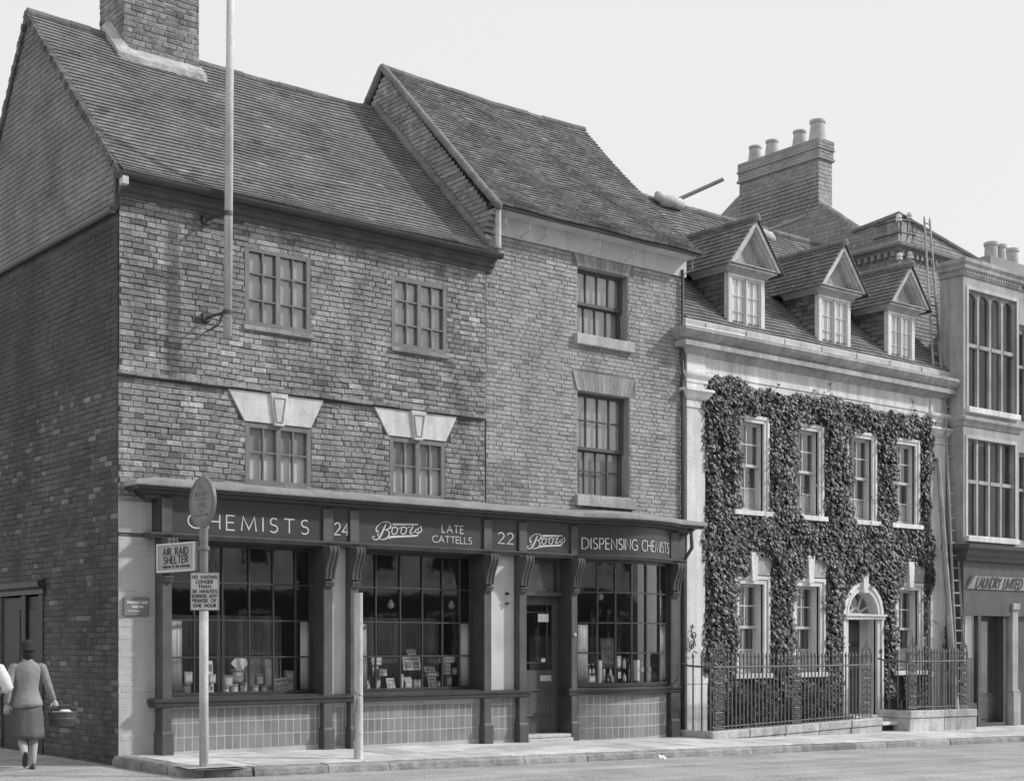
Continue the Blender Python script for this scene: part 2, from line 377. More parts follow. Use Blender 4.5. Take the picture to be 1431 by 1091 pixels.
def grid_window(parent, name, x0, x1, z0, z1, y, cols, rows, fw=0.05, bw_=0.02, depth=0.04, mframe=None, mglass=None, back=None, backy=0.12, sill=None, fr=None, label=None, mull=()):
    """cols/rows: inner bar positions in world x / z.  y = plane of the frame front"""
    mb = MB(); d = depth
    mb.box(x0, x0+fw, y, y+d, z0, z1); mb.box(x1-fw, x1, y, y+d, z0, z1)
    mb.box(x0+fw, x1-fw, y, y+d, z0, z0+fw); mb.box(x0+fw, x1-fw, y, y+d, z1-fw, z1)
    yb = y+0.006
    xs = [x0+fw] + list(cols) + [x1-fw]
    for c in cols:
        wd = fw*0.55 if c in mull else bw_/2
        mb.box(c-wd, c+wd, yb if c not in mull else y+0.002, y+d-0.004, z0+fw, z1-fw)
    for r in rows:
        for i in range(len(xs)-1):
            a = xs[i] + (0 if i == 0 else (fw*0.55 if xs[i] in mull else bw_/2)); b = xs[i+1] - (0 if i == len(xs)-2 else (fw*0.55 if xs[i+1] in mull else bw_/2))
            mb.box(a, b, yb+0.002, y+d-0.006, r-bw_/2, r+bw_/2)
    o = link(name, mb, mframe or M_WINF, parent, bevel=0.003, label=label)
    g = MB(); g.quad((x0+fw*.5, y+d-0.012, z0+fw*.5), (x1-fw*.5, y+d-0.012, z0+fw*.5), (x1-fw*.5, y+d-0.012, z1-fw*.5), (x0+fw*.5, y+d-0.012, z1-fw*.5))
    link('glass', g, mglass or M_GLASSO, o)
    if back:
        for bname, bm_, bz0, bz1 in back:
            q = MB(); n = 14; V = []
            for i in range(n+1):
                xx = x0+0.01+(x1-x0-0.02)*i/n; yy = y+backy+(0.0015*math.sin(i*2.1+x0*3) if bname != 'dark_backing' else 0); V.append((xx, yy, bz0)); V.append((xx, yy, bz1))
            q.add(V, [(2*i, 2*i+2, 2*i+3, 2*i+1) for i in range(n)])
            link(bname, q, bm_, o)
    return o

# ------------------------------------------------------------------ lettering by strokes
def arc(cx, cy, rx, ry, a0, a1, n=10): return [(cx+rx*math.cos(RAD(a0+(a1-a0)*i/n)), cy+ry*math.sin(RAD(a0+(a1-a0)*i/n))) for i in range(n+1)]
GL = {
 'A': (.80, [[(0,0),(.40,1),(.80,0)], [(.16,.34),(.64,.34)]]),
 'B': (.56, [[(0,0),(0,1),(.28,1)]+arc(.28,.76,.22,.24,90,-90)+[(0,.52)], [(.28,.52)]+arc(.30,.26,.26,.26,90,-90)+[(0,0)]]),
 'C': (.78, [arc(.5,.5,.5,.5,52,308,16)]),
 'D': (.76, [[(0,0),(0,1),(.24,1)]+arc(.24,.5,.52,.5,90,-90,12)+[(0,0)]]),
 'E': (.50, [[(.50,1),(0,1),(0,0),(.50,0)], [(0,.52),(.44,.52)]]),
 'F': (.48, [[(.48,1),(0,1),(0,0)], [(0,.52),(.42,.52)]]),
 'G': (.84, [arc(.5,.5,.5,.5,52,330,16)+[(.84,.46),(.58,.46)]]),
 'H': (.70, [[(0,0),(0,1)], [(.70,0),(.70,1)], [(0,.52),(.70,.52)]]),
 'I': (.02, [[(0.01,0),(0.01,1)]]),
 'K': (.62, [[(0,0),(0,1)], [(.58,1),(0.02,.48),(.64,0)]]),
 'L': (.46, [[(0,1),(0,0),(.46,0)]]),
 'M': (.92, [[(0,0),(.10,1),(.46,.12),(.82,1),(.92,0)]]),
 'N': (.72, [[(0,0),(0,1),(.72,0),(.72,1)]]),
 'O': (1.0, [arc(.5,.5,.5,.5,90,450,22)]),
 'P': (.52, [[(0,0),(0,1),(.27,1)]+arc(.27,.74,.25,.26,90,-90)+[(0,.48)]]),
 'R': (.60, [[(0,0),(0,1),(.27,1)]+arc(.27,.74,.25,.26,90,-90)+[(0,.48)], [(.25,.47),(.60,0)]]),
 'S': (.52, [arc(.28,.75,.23,.25,40,255,9)+arc(.25,.26,.26,.26,75,-140,9)]),
 'T': (.66, [[(0,1),(.66,1)], [(.33,1),(.33,0)]]),
 'U': (.66, [[(0,1),(0,.34)]+arc(.33,.34,.33,.34,180,360,10)+[(.66,1)]]),
 'W': (1.1, [[(0,1),(.28,0),(.55,.95),(.82,0),(1.10,1)]]),
 'Y': (.66, [[(0,1),(.33,.5),(.66,1)], [(.33,.5),(.33,0)]]),
 '0': (.56, [arc(.28,.5,.28,.5,90,450,16)]),
 '2': (.56, [arc(.28,.72,.26,.28,160,-35,9)+[(.02,.02),(.58,.02)]]),
 '3': (.52, [arc(.24,.76,.22,.24,150,-80,9), arc(.24,.27,.27,.27,95,-150,9)]),
 '4': (.60, [[(.44,0),(.44,1),(0,.28),(.60,.28)]]),
 '5': (.50, [[(.46,1),(.08,1),(.04,.56)]+arc(.22,.31,.27,.30,110,-140,9)]),
 '7': (.52, [[(0,1),(.52,1),(.18,0)]]),
 '9': (.54, [arc(.27,.70,.25,.28,-30,330,12), [(.52,.72),(.46,.28),(.16,0)]]),
 '&': (.66, [[(.66,0),(.10,.74)]+arc(.26,.82,.17,.18,200,-10,7)+[(.12,.42)]+arc(.24,.22,.24,.22,130,330,8)+[(.62,.46)]]),
 '.': (.05, [[(0,0),(.05,.0)]]), '-': (.3, [[(0,.5),(.3,.5)]]),
}
def stroke(mb, pts, wd, to3, lift, closed=False):
    P = [Vector((p[0], p[1])) for p in pts]; n = len(P); L = []; Rr = []
    ws = wd if isinstance(wd, (list, tuple)) else [wd]*n
    closed = (P[0]-P[-1]).length < 1e-6
    for i in range(n):
        a = P[i]-P[i-1] if i > 0 else (P[n-1]-P[n-2] if closed else P[1]-P[0]); b = P[i+1]-P[i] if i < n-1 else (P[1]-P[0] if closed else a)
        if a.length < 1e-9: a = b
        if b.length < 1e-9: b = a
        a = a.normalized(); b = b.normalized(); na = Vector((-a.y, a.x)); nb = Vector((-b.y, b.x)); m = na+nb
        k = 2/max(m.length_squared, 0.9)
        off = m*k*ws[i]/2; L.append(P[i]+off); Rr.append(P[i]-off)
    th = 0.004; V = []
    for q in (L, Rr):
        for p in q: V.append(to3(p.x, p.y, lift+th))
    for q in (L, Rr):
        for p in q: V.append(to3(p.x, p.y, lift-0.002))
    F = []
    for i in range(n-1):
        F += [(i, i+1, n+i+1, n+i), (i, 2*n+i, 2*n+i+1, i+1), (n+i, n+i+1, 3*n+i+1, 3*n+i)]
    F += [(0, n, 3*n, 2*n), (n-1, 2*n+n-1, 3*n+n-1, 2*n-1)]
    mb.add(V, F)
def text(mb, s, to3, x0, x1, zb, zt, wt=0.12, gap=0.28, lift=0.0, word=0.45):
    """fit string s between x0..x1 and zb..zt (z can vary with x via tuples)"""
    tot = 0
    for i, ch in enumerate(s): tot += (word if ch == ' ' else GL[ch][0]) + (gap if i < len(s)-1 else 0)
    sc = (x1-x0)/tot; h = zt-zb; x = 0; k = 0
    for ch in s:
        if ch != ' ':
            for st_ in GL[ch][1]:
                pts = [(x0+(x+p[0])*sc, zb+p[1]*h) for p in st_]
                stroke(mb, pts, wt*h, to3, lift+0.0004*(k % 4)); k += 1
        x += (word if ch == ' ' else GL[ch][0]) + gap
def gz(x, y): return -0.015*x + 0.012*min(0.0, y)      # pavement level
# ================================================================== GROUND
def kerb_y(x): return -2.50 - 0.033*max(0, x)
mb = MB()
xs = [-70, -30, -12, -6, -3, -0.1, 2, 6, 12, 20, 30, 50, 110]; ys = [-60, -30, -22, -14, -9, -5, -2.4, 0, 4, 12, 40]
def rz(x, y):
    cam_ = 0.0
    if -14 < y < -2.4: cam_ = 0.06*math.sin(math.pi*(y+14)/11.6)
    return -0.015*max(min(x, 60), -20) - 0.15 + cam_
V = [(x, y, rz(x, y)) for y in ys for x in xs]; nx = len(xs)
mb.add(V, [(j*nx+i, j*nx+i+1, (j+1)*nx+i+1, (j+1)*nx+i) for j in range(len(ys)-1) for i in range(nx-1)])
road = struct('road', mb, M_ROAD)
# pavement of flagstones
mb = MB(); R = random.Random(5)
mbb = MB()
for x0, x1 in [(-0.05, 8), (8, 20), (20, 45)]:
    mbb.add([(x0,0.4,gz(x0,0)-.008),(x0,kerb_y(x0)+.05,gz(x0,kerb_y(x0))-.008),(x1,kerb_y(x1)+.05,gz(x1,kerb_y(x1))-.008),(x1,0.4,gz(x1,0)-.008)], [(0,1,2,3)])
struct('pavement_bed', mbb, M_MORTB)
x = 0.10
while x < 30:
    wd = 0.55 + R.random()*0.5; x1 = x+wd
    yy = 0.35; ye = kerb_y(x)+0.27
    while yy > ye+0.05:
        L = 0.6+R.random()*0.5; y1 = max(yy-L, ye)
        if y1-ye < 0.2: y1 = ye
        g = 0.007; tn = 0.84+0.30*R.random(); dz = (R.random()-.5)*0.005
        mb.add([(x+g,yy-g,gz(x,yy)+dz),(x+g,y1+g,gz(x,y1)+dz),(x1-g,y1+g,gz(x1,y1)-dz),(x1-g,yy-g,gz(x1,yy)-dz),
                (x+g,yy-g,gz(x,yy)-.03),(x+g,y1+g,gz(x,y1)-.03),(x1-g,y1+g,gz(x1,y1)-.03),(x1-g,yy-g,gz(x1,yy)-.03)],
               [(0,1,2,3),(0,4,5,1),(1,5,6,2),(2,6,7,3),(3,7,4,0)], tn)
        yy = y1
    x = x1
struct('pavement', mb, M_PAVE, bevel=0.003)
# kerb stones, front edge and the turn into the side lane
def kstone(mb, p, q, R, wd=0.26):
    p, q = Vector(p), Vector(q); d = (q-p); L = d.length; d.normalize(); nrm = Vector((d.y, -d.x, 0)); n = max(2, int(L/0.12)); tn = 0.7+0.6*R.random()
    V = []; F = []
    for i in range(n+1):
        c = p.lerp(q, (0.004+i*(L-0.008)/n)/L); o = (R.random()-.5)*.022; h = (R.random()-.5)*.012
        zt = gz(c.x, c.y)+h
        for o_, z_ in ((-wd, zt), (-0.03+o*.5, zt), (0.0+o, zt-0.03), (0.012+o, zt-0.09+h), (0.01+(R.random()-.5)*.02, zt-0.22)): V.append(tuple(Vector((c.x, c.y, 0))+nrm*o_+Vector((0,0,z_))))
    for i in range(n):
        for k in range(4): F.append((i*5+k, i*5+k+1, (i+1)*5+k+1, (i+1)*5+k))
    F += [(0,1,2,3,4)[::-1], tuple(n*5+k for k in range(5))]
    mb.add(V, F, tn)
mb = MB(); R = random.Random(9); x = 0.75
while x < 32:
    L = 0.75+R.random()*0.75; kstone(mb, (x, kerb_y(x), 0), (x+L, kerb_y(x+L), 0), R); x += L
for a, b in [(0,1),(1,2)]:
    def cp(i):
        t = math.pi/2*i/2; return (0.72-0.80*math.sin(t), -1.72-0.80*math.cos(t), 0)
    kstone(mb, cp(b), cp(a), R)
kstone(mb, (-0.08,-0.95,0), (-0.08,-1.72,0), R); kstone(mb, (-0.08,-0.02,0), (-0.08,-0.95,0), R)
struct('kerb', mb, M_KERB)

# ================================================================== LEFT BRICK HOUSE (no. 24)
JX = 6.55
A_ = thing('brick_house', 'old brick house on the left with four small casement windows and a side gable', 'house', (0,0,0))
WA = [(at(340,0)[0], at(432,0)[0], 6.28, 7.46), (ux(545), ux(622), 6.30, 7.44), (ux(342), ux(434), 3.93, 4.85), (ux(544), ux(621), 3.91, 4.87)]
holesA = [w_ for w_ in WA]
lint = []
for w_ in WA[2:]:
    c = (w_[0]+w_[1])/2; lint.append((c-0.83, c+0.80, w_[3]+0.0, 5.33))
fr = FR_front(0)
mb = MB(); holed(mb, fr, 0.012, JX, -0.3, 8.0, holes=holesA+[(0.60, JX, -0.3, 3.12)], depth=0.0)
link('front_wall', mb, M_MORTA, A_)
mb = MB(); mb.quad((0,5.8,-.3),(6.5,5.8,-.3),(6.5,5.8,8.1),(0,5.8,8.1)); link('rear_wall', mb, M_MORTA, A_)
def tA(R, a, z):
    t = 0.80+0.4*R.random()
    if R.random() < .08: t *= 0.6
    if R.random() < .07: t *= 1.4
    if a > 3.2 and z > 5.7 and z < 7.9 and a < 4.7 + .3*math.sin(z*5): t = 0.95+0.3*R.random()    # patch repaired in paler brick
    return t
def lin_ok(a, z):
    for l in lint:
        if l[2] < z < l[3]:
            k = (z-l[2])/(l[3]-l[2]); h0 = 0.57+0.25*k
            c = (l[0]+l[1])/2
            if abs(a-c) < h0: return False
    return True
mb = MB()
hl = [(l[0]+0.14, l[1]-0.14, l[2], l[3]) for l in lint]
sagA = lambda a: 0.010*math.sin(a*1.9)+0.006*math.sin(a*4.7+1)
bricks(mb, fr, 0.0, 6.5, 3.55, 5.33, holes=holesA+hl, tone=tA, rs=11, course=0.0831, j=0.0105, out=0.013, jit=2.2, sag=sagA)
bricks(mb, FR_front(-0.032), 0.0, 6.5, 5.36, 7.86, holes=holesA, tone=tA, rs=12, course=0.0829, j=0.0105, out=0.013, jit=2.2, sag=sagA)
link('brickwork', mb, M_BRICKA, A_)
mb = MB(); holed(mb, FR_front(-0.03), 0.012, 6.52, 5.345, 7.9, holes=WA[:2], d=0.0, depth=0.05)
mb.quad((0.012,-.03+0.06,5.345),(6.52,0.03,5.345),(6.52,-0.03+0.06,5.345),(0.012,0.03,5.345))
mb2 = MB()
for (p, q) in [((0.0,5.335),(6.5,5.335))]:
    pass
# front of the upper wall sits three centimetres proud: rebuild it at y=-0.03 and close its underside
mb = MB(); holed(mb, FR_front(-0.03), 0.012, 6.52, 5.35, 7.9, holes=WA[:2], d=0.0)
mb.quad((0.0,-.03,5.35),(6.5,-.03,5.35),(6.5,0.0,5.35),(0.0,0.0,5.35)); mb.quad((6.52,-.03,5.35),(6.52,0.02,5.35),(6.52,0.02,7.9),(6.52,-.03,7.9)); mb.quad((0.012,-.03,5.35),(0.012,0.02,5.35),(0.012,0.02,7.9),(0.012,-.03,7.9))
link('upper_wall', mb, M_MORTA, A_)
mb = MB(); R = random.Random(3); x = 0.0
while x < 6.5:
    L = min(0.235*(1+0.1*R.random()), 6.5-x); dz = (R.random()-.5)*.01
    mb.box(x+.003, x+L-.003, -0.075-R.random()*.008, 0.0, 5.33+dz, 5.385+dz, tone=0.6+0.6*R.random()); x += L
link('string_course', mb, M_BRICKA, A_, bevel=0.004)
# stone lintels with keystones over the lower windows
for l in lint:
    mb = MB(); c = (l[0]+l[1])/2; zb, zt = l[2]+0.01, l[3]-0.02
    mb.prism([(c-0.57,zb),(c-0.085,zb),(c-0.125,zt),(c-0.84,zt)], 'y', -0.035, 0.03)
    mb.prism([(c+0.085,zb),(c+0.57,zb),(c+0.80,zt),(c+0.125,zt)], 'y', -0.035, 0.03)
    lo = link('lintel', mb, M_STONEL, A_, bevel=0.006)
    k = MB(); k.prism([(c-0.082,zb-.03),(c+0.082,zb-.03),(c+0.15,zt+.01),(c-0.15,zt+.01)], 'y', -0.075, 0.03)
    ko = link('keystone', k, M_STONEL, lo, bevel=0.008)
    k = MB()
    for pp in ([(c-0.05,zb+.03),(c+0.05,zb+.03),(c+0.10,zt-.06),(c-0.10,zt-.06)],):
        for i in range(4):
            a = pp[i]; b = pp[(i+1)%4]; k.tube([(a[0],-0.078,a[1]),(b[0],-0.078,b[1])], 0.012, 6)
    link('keystone_moulding', k, M_STONEG, lo)
# windows
for i, w_ in enumerate(WA):
    x0,x1,z0,z1 = w_; W = x1-x0; m_ = (x0+x1)/2
    yf = -0.045 if i < 2 else -0.012
    if i < 2:
        cols = [x0+W*.285, m_, x0+W*.74] ; cols = [x0+.07+(W/2-.09)*.5, m_, x1-.07-(W/2-.09)*.5]
        rows = [z0+(z1-z0)*k/3+0.0 for k in (1,2)]
        back = [('blind', M_BLINDG2, z0+.02, z1-.02)]
    else:
        cols = [x0+.07+(W/2-.09)*.5, m_, x1-.07-(W/2-.09)*.5]; rows = [z0+(z1-z0)*.53]
        back = [('blind', M_BLIND, z0+.02, z0+(z1-z0)*.53), ('drab_blind', M_BLINDG2, z0+(z1-z0)*.53, z1-.02)]
    mbw = None
    grid_window(A_, 'window', x0, x1, z0, z1, yf, cols, rows, fw=0.075, bw_=0.026, depth=0.07, mframe=M_WINF, mglass=M_GLASS, back=back, backy=0.085, mull=(m_,))
    s = MB(); s.box(x0-.03, x1+.03, yf-.05, yf+.03, z0-.07, z0-.003); link('window_sill', s, M_BRICKA if i < 2 else M_WINF, A_, bevel=.006)
# soldier arches over the upper windows, a touch darker
# side gable
def spanG(z):
    if z < 8.1: return (0.0, 5.78)
    k = (z-8.1)/(11.38-8.1); return (max(0.0, -0.12+3.30*k), 5.80-2.58*k)
mb = MB(); frl = FR_left(0.0)
DO = (2.78, 4.55, -0.3, 2.42)
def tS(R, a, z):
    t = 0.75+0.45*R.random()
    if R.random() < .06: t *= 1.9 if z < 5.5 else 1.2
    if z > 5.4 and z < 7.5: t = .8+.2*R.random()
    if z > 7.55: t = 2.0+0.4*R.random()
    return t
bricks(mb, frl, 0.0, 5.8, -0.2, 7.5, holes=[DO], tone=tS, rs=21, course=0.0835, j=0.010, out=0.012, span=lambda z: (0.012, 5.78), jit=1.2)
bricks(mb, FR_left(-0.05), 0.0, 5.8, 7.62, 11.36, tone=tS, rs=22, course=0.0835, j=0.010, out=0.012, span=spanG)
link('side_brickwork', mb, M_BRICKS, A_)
mb = MB(); holed(mb, frl, 0.0, 5.8, -0.3, 7.62, holes=[DO], depth=0.12); 
P = [(0.0,7.62),(5.8,7.62),(5.8,8.1),(3.22,11.40),(-0.05,8.12)]
mb.prism(P, 'x', -0.05, 0.12)
link('side_wall', mb, M_MORTA, A_)
mb = MB(); mb.tube([(-0.09, -0.03, 7.60), (-0.09, 5.85, 7.62)], 0.055, 10); link('drip_course', mb, M_FASC, A_)
# verge: mortar bedded edge tiles along the gable
mb = MB(); R = random.Random(4)
for (p, q) in [((-0.06,-0.30,8.05),(-0.06,3.22,11.46)), ((-0.06,5.95,8.0),(-0.06,3.22,11.46))]:
    p, q = Vector(p), Vector(q); n = 46
    for i in range(n):
        a = p.lerp(q, i/n); b = p.lerp(q, (i+1)/n-0.002); d = (b-a)/2; nn = Vector((0,-d.z,d.y)).normalized() if d.y > 0 else Vector((0,d.z,-d.y)).normalized()
        mb.obox((a+b)/2-nn*0.05+Vector(((R.random()-.5)*.02,0,0)), (0.05,0,0), d, nn*(0.05+.012*R.random()), tone=0.55+0.5*R.random())
link('verge', mb, M_TILE, A_)
# roof A, slight bell-cast and sag
def SA(s, t):
    x = -0.06+6.60*s; y = -0.34+3.56*t; z = 8.02+3.42*t - 0.04*math.sin(math.pi*t) - 0.05*math.sin(math.pi*s)*t - 0.012*math.sin(s*13+t*5)
    if t < .12: z += 0.05*(1-t/.12)**2
    return Vector((x, y, z))
mb = MB(); tiles(mb, SA, 40, 42, rs=31, tonev=0.13, jit=0.35, base=1.25)
roofA = link('roof', mb, M_TILE, A_)
mb = MB()
n = 12
V = []
for i in range(n+1):
    for t in (0, .12, .5, 1.0):
        p = SA(i/n, t); V.append(tuple(p+Vector((0, .012, -.02))))
mb.add(V, [(i*4+k, (i+1)*4+k, (i+1)*4+k+1, i*4+k+1) for i in range(n) for k in range(3)])
mb.quad((-.06,3.22,11.40),(6.55,3.22,11.40),(6.55,5.95,8.0),(-.06,5.95,8.0))
link('roof_underlay', mb, M_FASC, roofA)
mb = MB(); ridge(mb, (-0.08,3.22,11.43), (6.45,3.22,11.40), 0.085, 0.33, 5, lambda t: -0.05*math.sin(math.pi*t)); link('ridge_tiles', mb, M_TILE, roofA)
# eaves: boxed cornice and gutter
mb = MB(); mb.sweep([(-0.02, 0.0), (6.62, 0.0)], [(0,7.80),(0.07,7.80),(0.08,7.86),(0.14,7.88),(0.16,7.96),(0.22,7.98),(0.22,8.02),(0,8.04)]); link('eaves_cornice', mb, M_SHOPL, A_)
mb = MB(); 
gp = [(0.0+0.30+0.085*math.cos(RAD(a)), 8.055+0.085*math.sin(RAD(a))) for a in range(180, 361, 20)]
mb.sweep([(-0.12, 0.0), (6.62, 0.0)], gp+[(g[0]*0.0+0.30+(g[0]-0.30)*.86, 8.055+(g[1]-8.055)*.86) for g in gp[::-1]]); link('gutter', mb, M_SHOP, A_, smooth=False)
mb = MB(); mb.box(-0.10, 0.0, -0.36, -0.26, 7.88, 8.03); link('gutter_stop', mb, M_PIPEL, A_, bevel=.01)
# chimney A
mb = MB(); cx0, cx1, cy0, cy1, cz0, cz1 = 1.36, 2.70, 2.86, 3.80, 10.6, 13.2
mb.box(cx0+.012, cx1-.012, cy0+.012, cy1-.012, cz0, cz1)
ch = link('chimney', mb, M_MORTL, A_)
def tC(R, a, z): return 0.6+0.5*R.random()
mb = MB(); bricks(mb, FR_front(cy0+.012), cx0, cx1, cz0, cz1, tone=tC, rs=41, course=0.092, j=0.014, jit=2.2, st=0.24, hd=.12)
bricks(mb, FR_left(cx0+.012), cy0, cy1, cz0, cz1, tone=tC, rs=42, course=0.092, j=0.014, jit=2.2, st=0.24, hd=.12)
bricks(mb, lambda a, d, z: (cx1-.012+d, a, z), cy0, cy1, cz0, cz1, tone=tC, rs=43, course=0.092, j=0.014, jit=1.6, st=0.24, hd=.12)
link('chimney_brickwork', mb, M_BRICKA, ch)
mb = MB(); 
R = random.Random(8)
def fillet(mb, pts, r):
    P = []; 
    for i in range(len(pts)-1):
        a, b = Vector(pts[i]), Vector(pts[i+1]); n = max(2, int((b-a).length/0.06))
        for k in range(n): P.append(a.lerp(b, k/n)+Vector(((R.random()-.5)*.008, (R.random()-.5)*.008, (R.random()-.5)*.008)))
    P.append(Vector(pts[-1])); mb.tube(P, [r*(0.93+0.12*R.random()) for _ in P], 8)
zr = lambda y: 8.02+3.42*(y+0.34)/3.56
def flash(mb, pts, outs, ups):
    # a smooth cement strip: from the brick face down on to the tiles
    V = []
    for p, o, u in zip(pts, outs, ups):
        p = Vector(p); V += [tuple(p+Vector(u)), tuple(p+Vector(o)), tuple(p+Vector(o)-Vector((0,0,.10)))]
    mb.add(V, [(3*i, 3*i+1, 3*i+4, 3*i+3) for i in range(len(pts)-1)]+[(3*i+1, 3*i+2, 3*i+5, 3*i+4) for i in range(len(pts)-1)]+[(0,2,1), (3*len(pts)-3, 3*len(pts)-2, 3*len(pts)-1)])
pts_ = []; outs_ = []; ups_ = []
for k in range(9):
    y_ = cy1-.45-(cy1-.45-cy0)*k/8; pts_.append((cx0, y_, zr(y_))); outs_.append((-.16-.02*R.random(), -.04 if k < 8 else -.16, .05-(0 if k < 8 else .13))); ups_.append((-.002, 0, .17+.02*R.random()))
for k in range(1, 15):
    x_ = cx0+(cx1-cx0+.04)*k/14; pts_.append((x_, cy0, zr(cy0))); outs_.append((0, -.20-.015*R.random(), -.12)); ups_.append((0, -.002, .07+.015*R.random()))
flash(mb, pts_, outs_, ups_)
link('mortar_flashing', mb, M_CEMENT, ch)
mb = MB(); mb.box(cx0-.05, cx1+.05, cy0-.05, cy1+.05, 13.2, 13.4)
for px_ in (1.7, 2.35): mb.lathe((px_, 3.33, 13.4), [(.15,0),(.13,.5),(.16,.52),(.16,.6),(.12,.6)], 14)
link('chimney_cap', mb, M_POT, ch)
# pale painted pier at the corner, beside the shop front
mb = MB()
bricks(mb, FR_front(-0.001), 0.0, 0.56, 3.12, 3.56, tone=lambda R,a,z: .95+.1*R.random(), rs=51, course=0.0835, j=0.008, jit=1.5)
bricks(mb, FR_front(-0.001), 0.0, 0.56, -0.05, 3.07, tone=lambda R,a,z: .95+.1*R.random(), rs=52, course=0.0835, j=0.008, jit=1.5)
mb.box(0.004, 0.55, -0.012, 0.0, -.1, 3.06); mb.box(0.004, 0.55, -0.012, 0.0, 3.12, 3.56)
pier = link('painted_pier', mb, M_PAINTB, A_)
# side door in the lane
yd0, yd1 = 2.86, 4.5
mb = MB(); mb.box(0.02, 0.06, yd0, yd1, -.2, 2.30); sdoor = link('side_door', mb, M_BLACK, A_)
mb = MB()
for a, b, c, d in [(2.95,3.35,.1,.9),(2.95,3.35,1.1,2.1),(3.75,4.2,.1,.9),(3.75,4.2,1.1,2.1)]:
    mb.box(0.006, 0.03, a, b, c, d)
link('door_panel', mb, M_BLACK, sdoor, bevel=.01)
mb = MB(); mb.box(-0.03, 0.05, 2.70, 2.88, -.18, 2.33); mb.box(-0.03, 0.05, 3.42, 3.60, -.18, 2.33)
link('door_frame', mb, M_BLACK, A_, bevel=.008)
mb = MB(); mb.sweep([(0.0, 5.0), (0.0, 2.62)], [(0,2.33),(.05,2.33),(.06,2.40),(.13,2.44),(.15,2.52),(0,2.58)]); link('door_hood', mb, M_FASC, A_)

# ================================================================== TALL BRICK HOUSE (no. 22)
BX = 11.30
B_ = thing('tall_brick_house', 'taller narrow brick house in the middle, two dark sash windows one above the other', 'house', (JX,0,0))
S1 = (ux(806), ux(878), at(806,466,0)[2], 8.27); S2 = (ux(806), ux(880), at(806,690,0)[2]-0.02, 6.06)
HB = [S1, S2]
ZB = 8.82
mb = MB(); holed(mb, FR_front(0.0), JX-.03, BX, -0.3, ZB, holes=HB+[(JX-.03, 10.95, -0.3, 3.12)], depth=0.0)
link('front_wall', mb, M_MORTB, B_)
mb = MB(); mb.quad((JX,6.0,-.3),(BX,6.0,-.3),(BX,6.0,8.9),(JX,6.0,8.9)); link('rear_wall', mb, M_MORTB, B_)
mb = MB(); mb.prism([(0,-.3),(6.0,-.3),(6.0,8.9),(3.0,12.0),(0.0,8.95)], 'x', BX-.14, BX-.012); link('end_wall', mb, M_MORTB, B_)
def arch_hole(S, h): c = (S[0]+S[1])/2; return (S[0]-.12, S[1]+.12, S[3], S[3]+h)
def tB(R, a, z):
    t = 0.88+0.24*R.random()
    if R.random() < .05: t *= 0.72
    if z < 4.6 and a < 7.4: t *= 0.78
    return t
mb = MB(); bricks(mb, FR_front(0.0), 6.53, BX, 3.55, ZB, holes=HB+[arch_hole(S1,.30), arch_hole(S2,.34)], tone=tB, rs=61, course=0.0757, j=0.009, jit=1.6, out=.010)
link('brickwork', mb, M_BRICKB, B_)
# return face of this house showing above roof of the neighbour: brick gable
mb = MB()
def spanB(z):
    k = (z-8.8)/(12.05-8.8); return (max(-0.05, -0.18+3.1*k), 6.1-3.1*k)
bricks(mb, lambda a, d, z: (6.50-d, a, z), -0.2, 6.2, 7.9, 12.0, span=spanB, tone=lambda R,a,z: .75+.5*R.random(), rs=63, course=0.0835, j=0.012, jit=1.8)
link('gable_brickwork', mb, M_BRICKB, B_)
mb = MB(); mb.prism([(-0.02,7.8),(6.1,7.8),(6.1,8.9),(3.0,12.02),(-0.06,8.90)], 'x', 6.50, 6.64); link('gable_wall', mb, M_MORTB, B_)
# gauged arches
for S, h, n in ((S1, .29, 13), (S2, .33, 15)):
    mb = MB()
    c = (S[0]+S[1])/2; W = (S[1]-S[0]); R = random.Random(2)
    for i in range(n):
        a = (i+.03)/n-.5; b = (i+.97)/n-.5; k = 1.17
        mb.prism([(c+a*W,S[3]),(c+b*W,S[3]),(c+b*W*k,S[3]+h),(c+a*W*k,S[3]+h)], 'y', -0.014-R.random()*.004, 0.004, tone=0.75+0.3*R.random())
    link('brick_arch', mb, M_BRICKB, B_)
# side fill of arch holes in mortar comes from the wall skin behind
for S, kind in ((S1, 0), (S2, 1)):
    x0,x1,z0,z1 = S; x1g = x1-0.0
    yf = 0.15
    rv = MB(); rv.box(x1-.012, x1+.0, 0.0, yf+.08, z0, z1); rv.box(x0, x0+.012, 0, yf+.08, z0, z1); rv.box(x0+.012, x1-.012, 0.0, yf+.08, z1-.012, z1)
    link('window_reveal', rv, M_BRICKB, B_)
    W = x1-x0; zm = z0+(z1-z0)*(0.46 if kind else .45)
    c = [x0+.08+(W-.16)*k/4 for k in (1,2,3)]
    if kind: rt = [zm+(z1-zm)/2+.01]; rb = [z0+.1+(zm-z0-.1)/2]
    else: rt = []; rb = []
    if not kind: zm = z0+(z1-z0)*.48
    bk = [('dark_backing', M_DARK, z0, z1)]
    up = grid_window(B_, 'window', x0+.012, x1-.012, zm-.02, z1-.012, yf, c, rt, fw=0.06, bw_=.028, depth=.045, mframe=M_SASHD, mglass=M_GLASS, back=[('blind', M_BLINDG2, zm, z1-.02)] , backy=.08)
    lo = grid_window(B_, 'window', x0+.012, x1-.012, z0, zm+.02, yf+.05, c, rb, fw=0.06, bw_=.028, depth=.045, mframe=M_SASHD, mglass=M_GLASS, back=[('blind', M_BLINDG2, z0, zm)], backy=.08)
    sl = MB(); sl.box(x0-.07, x1+.08, -0.10, yf, z0-.19, z0-.002); link('window_sill', sl, M_STONEG, B_, bevel=.008)
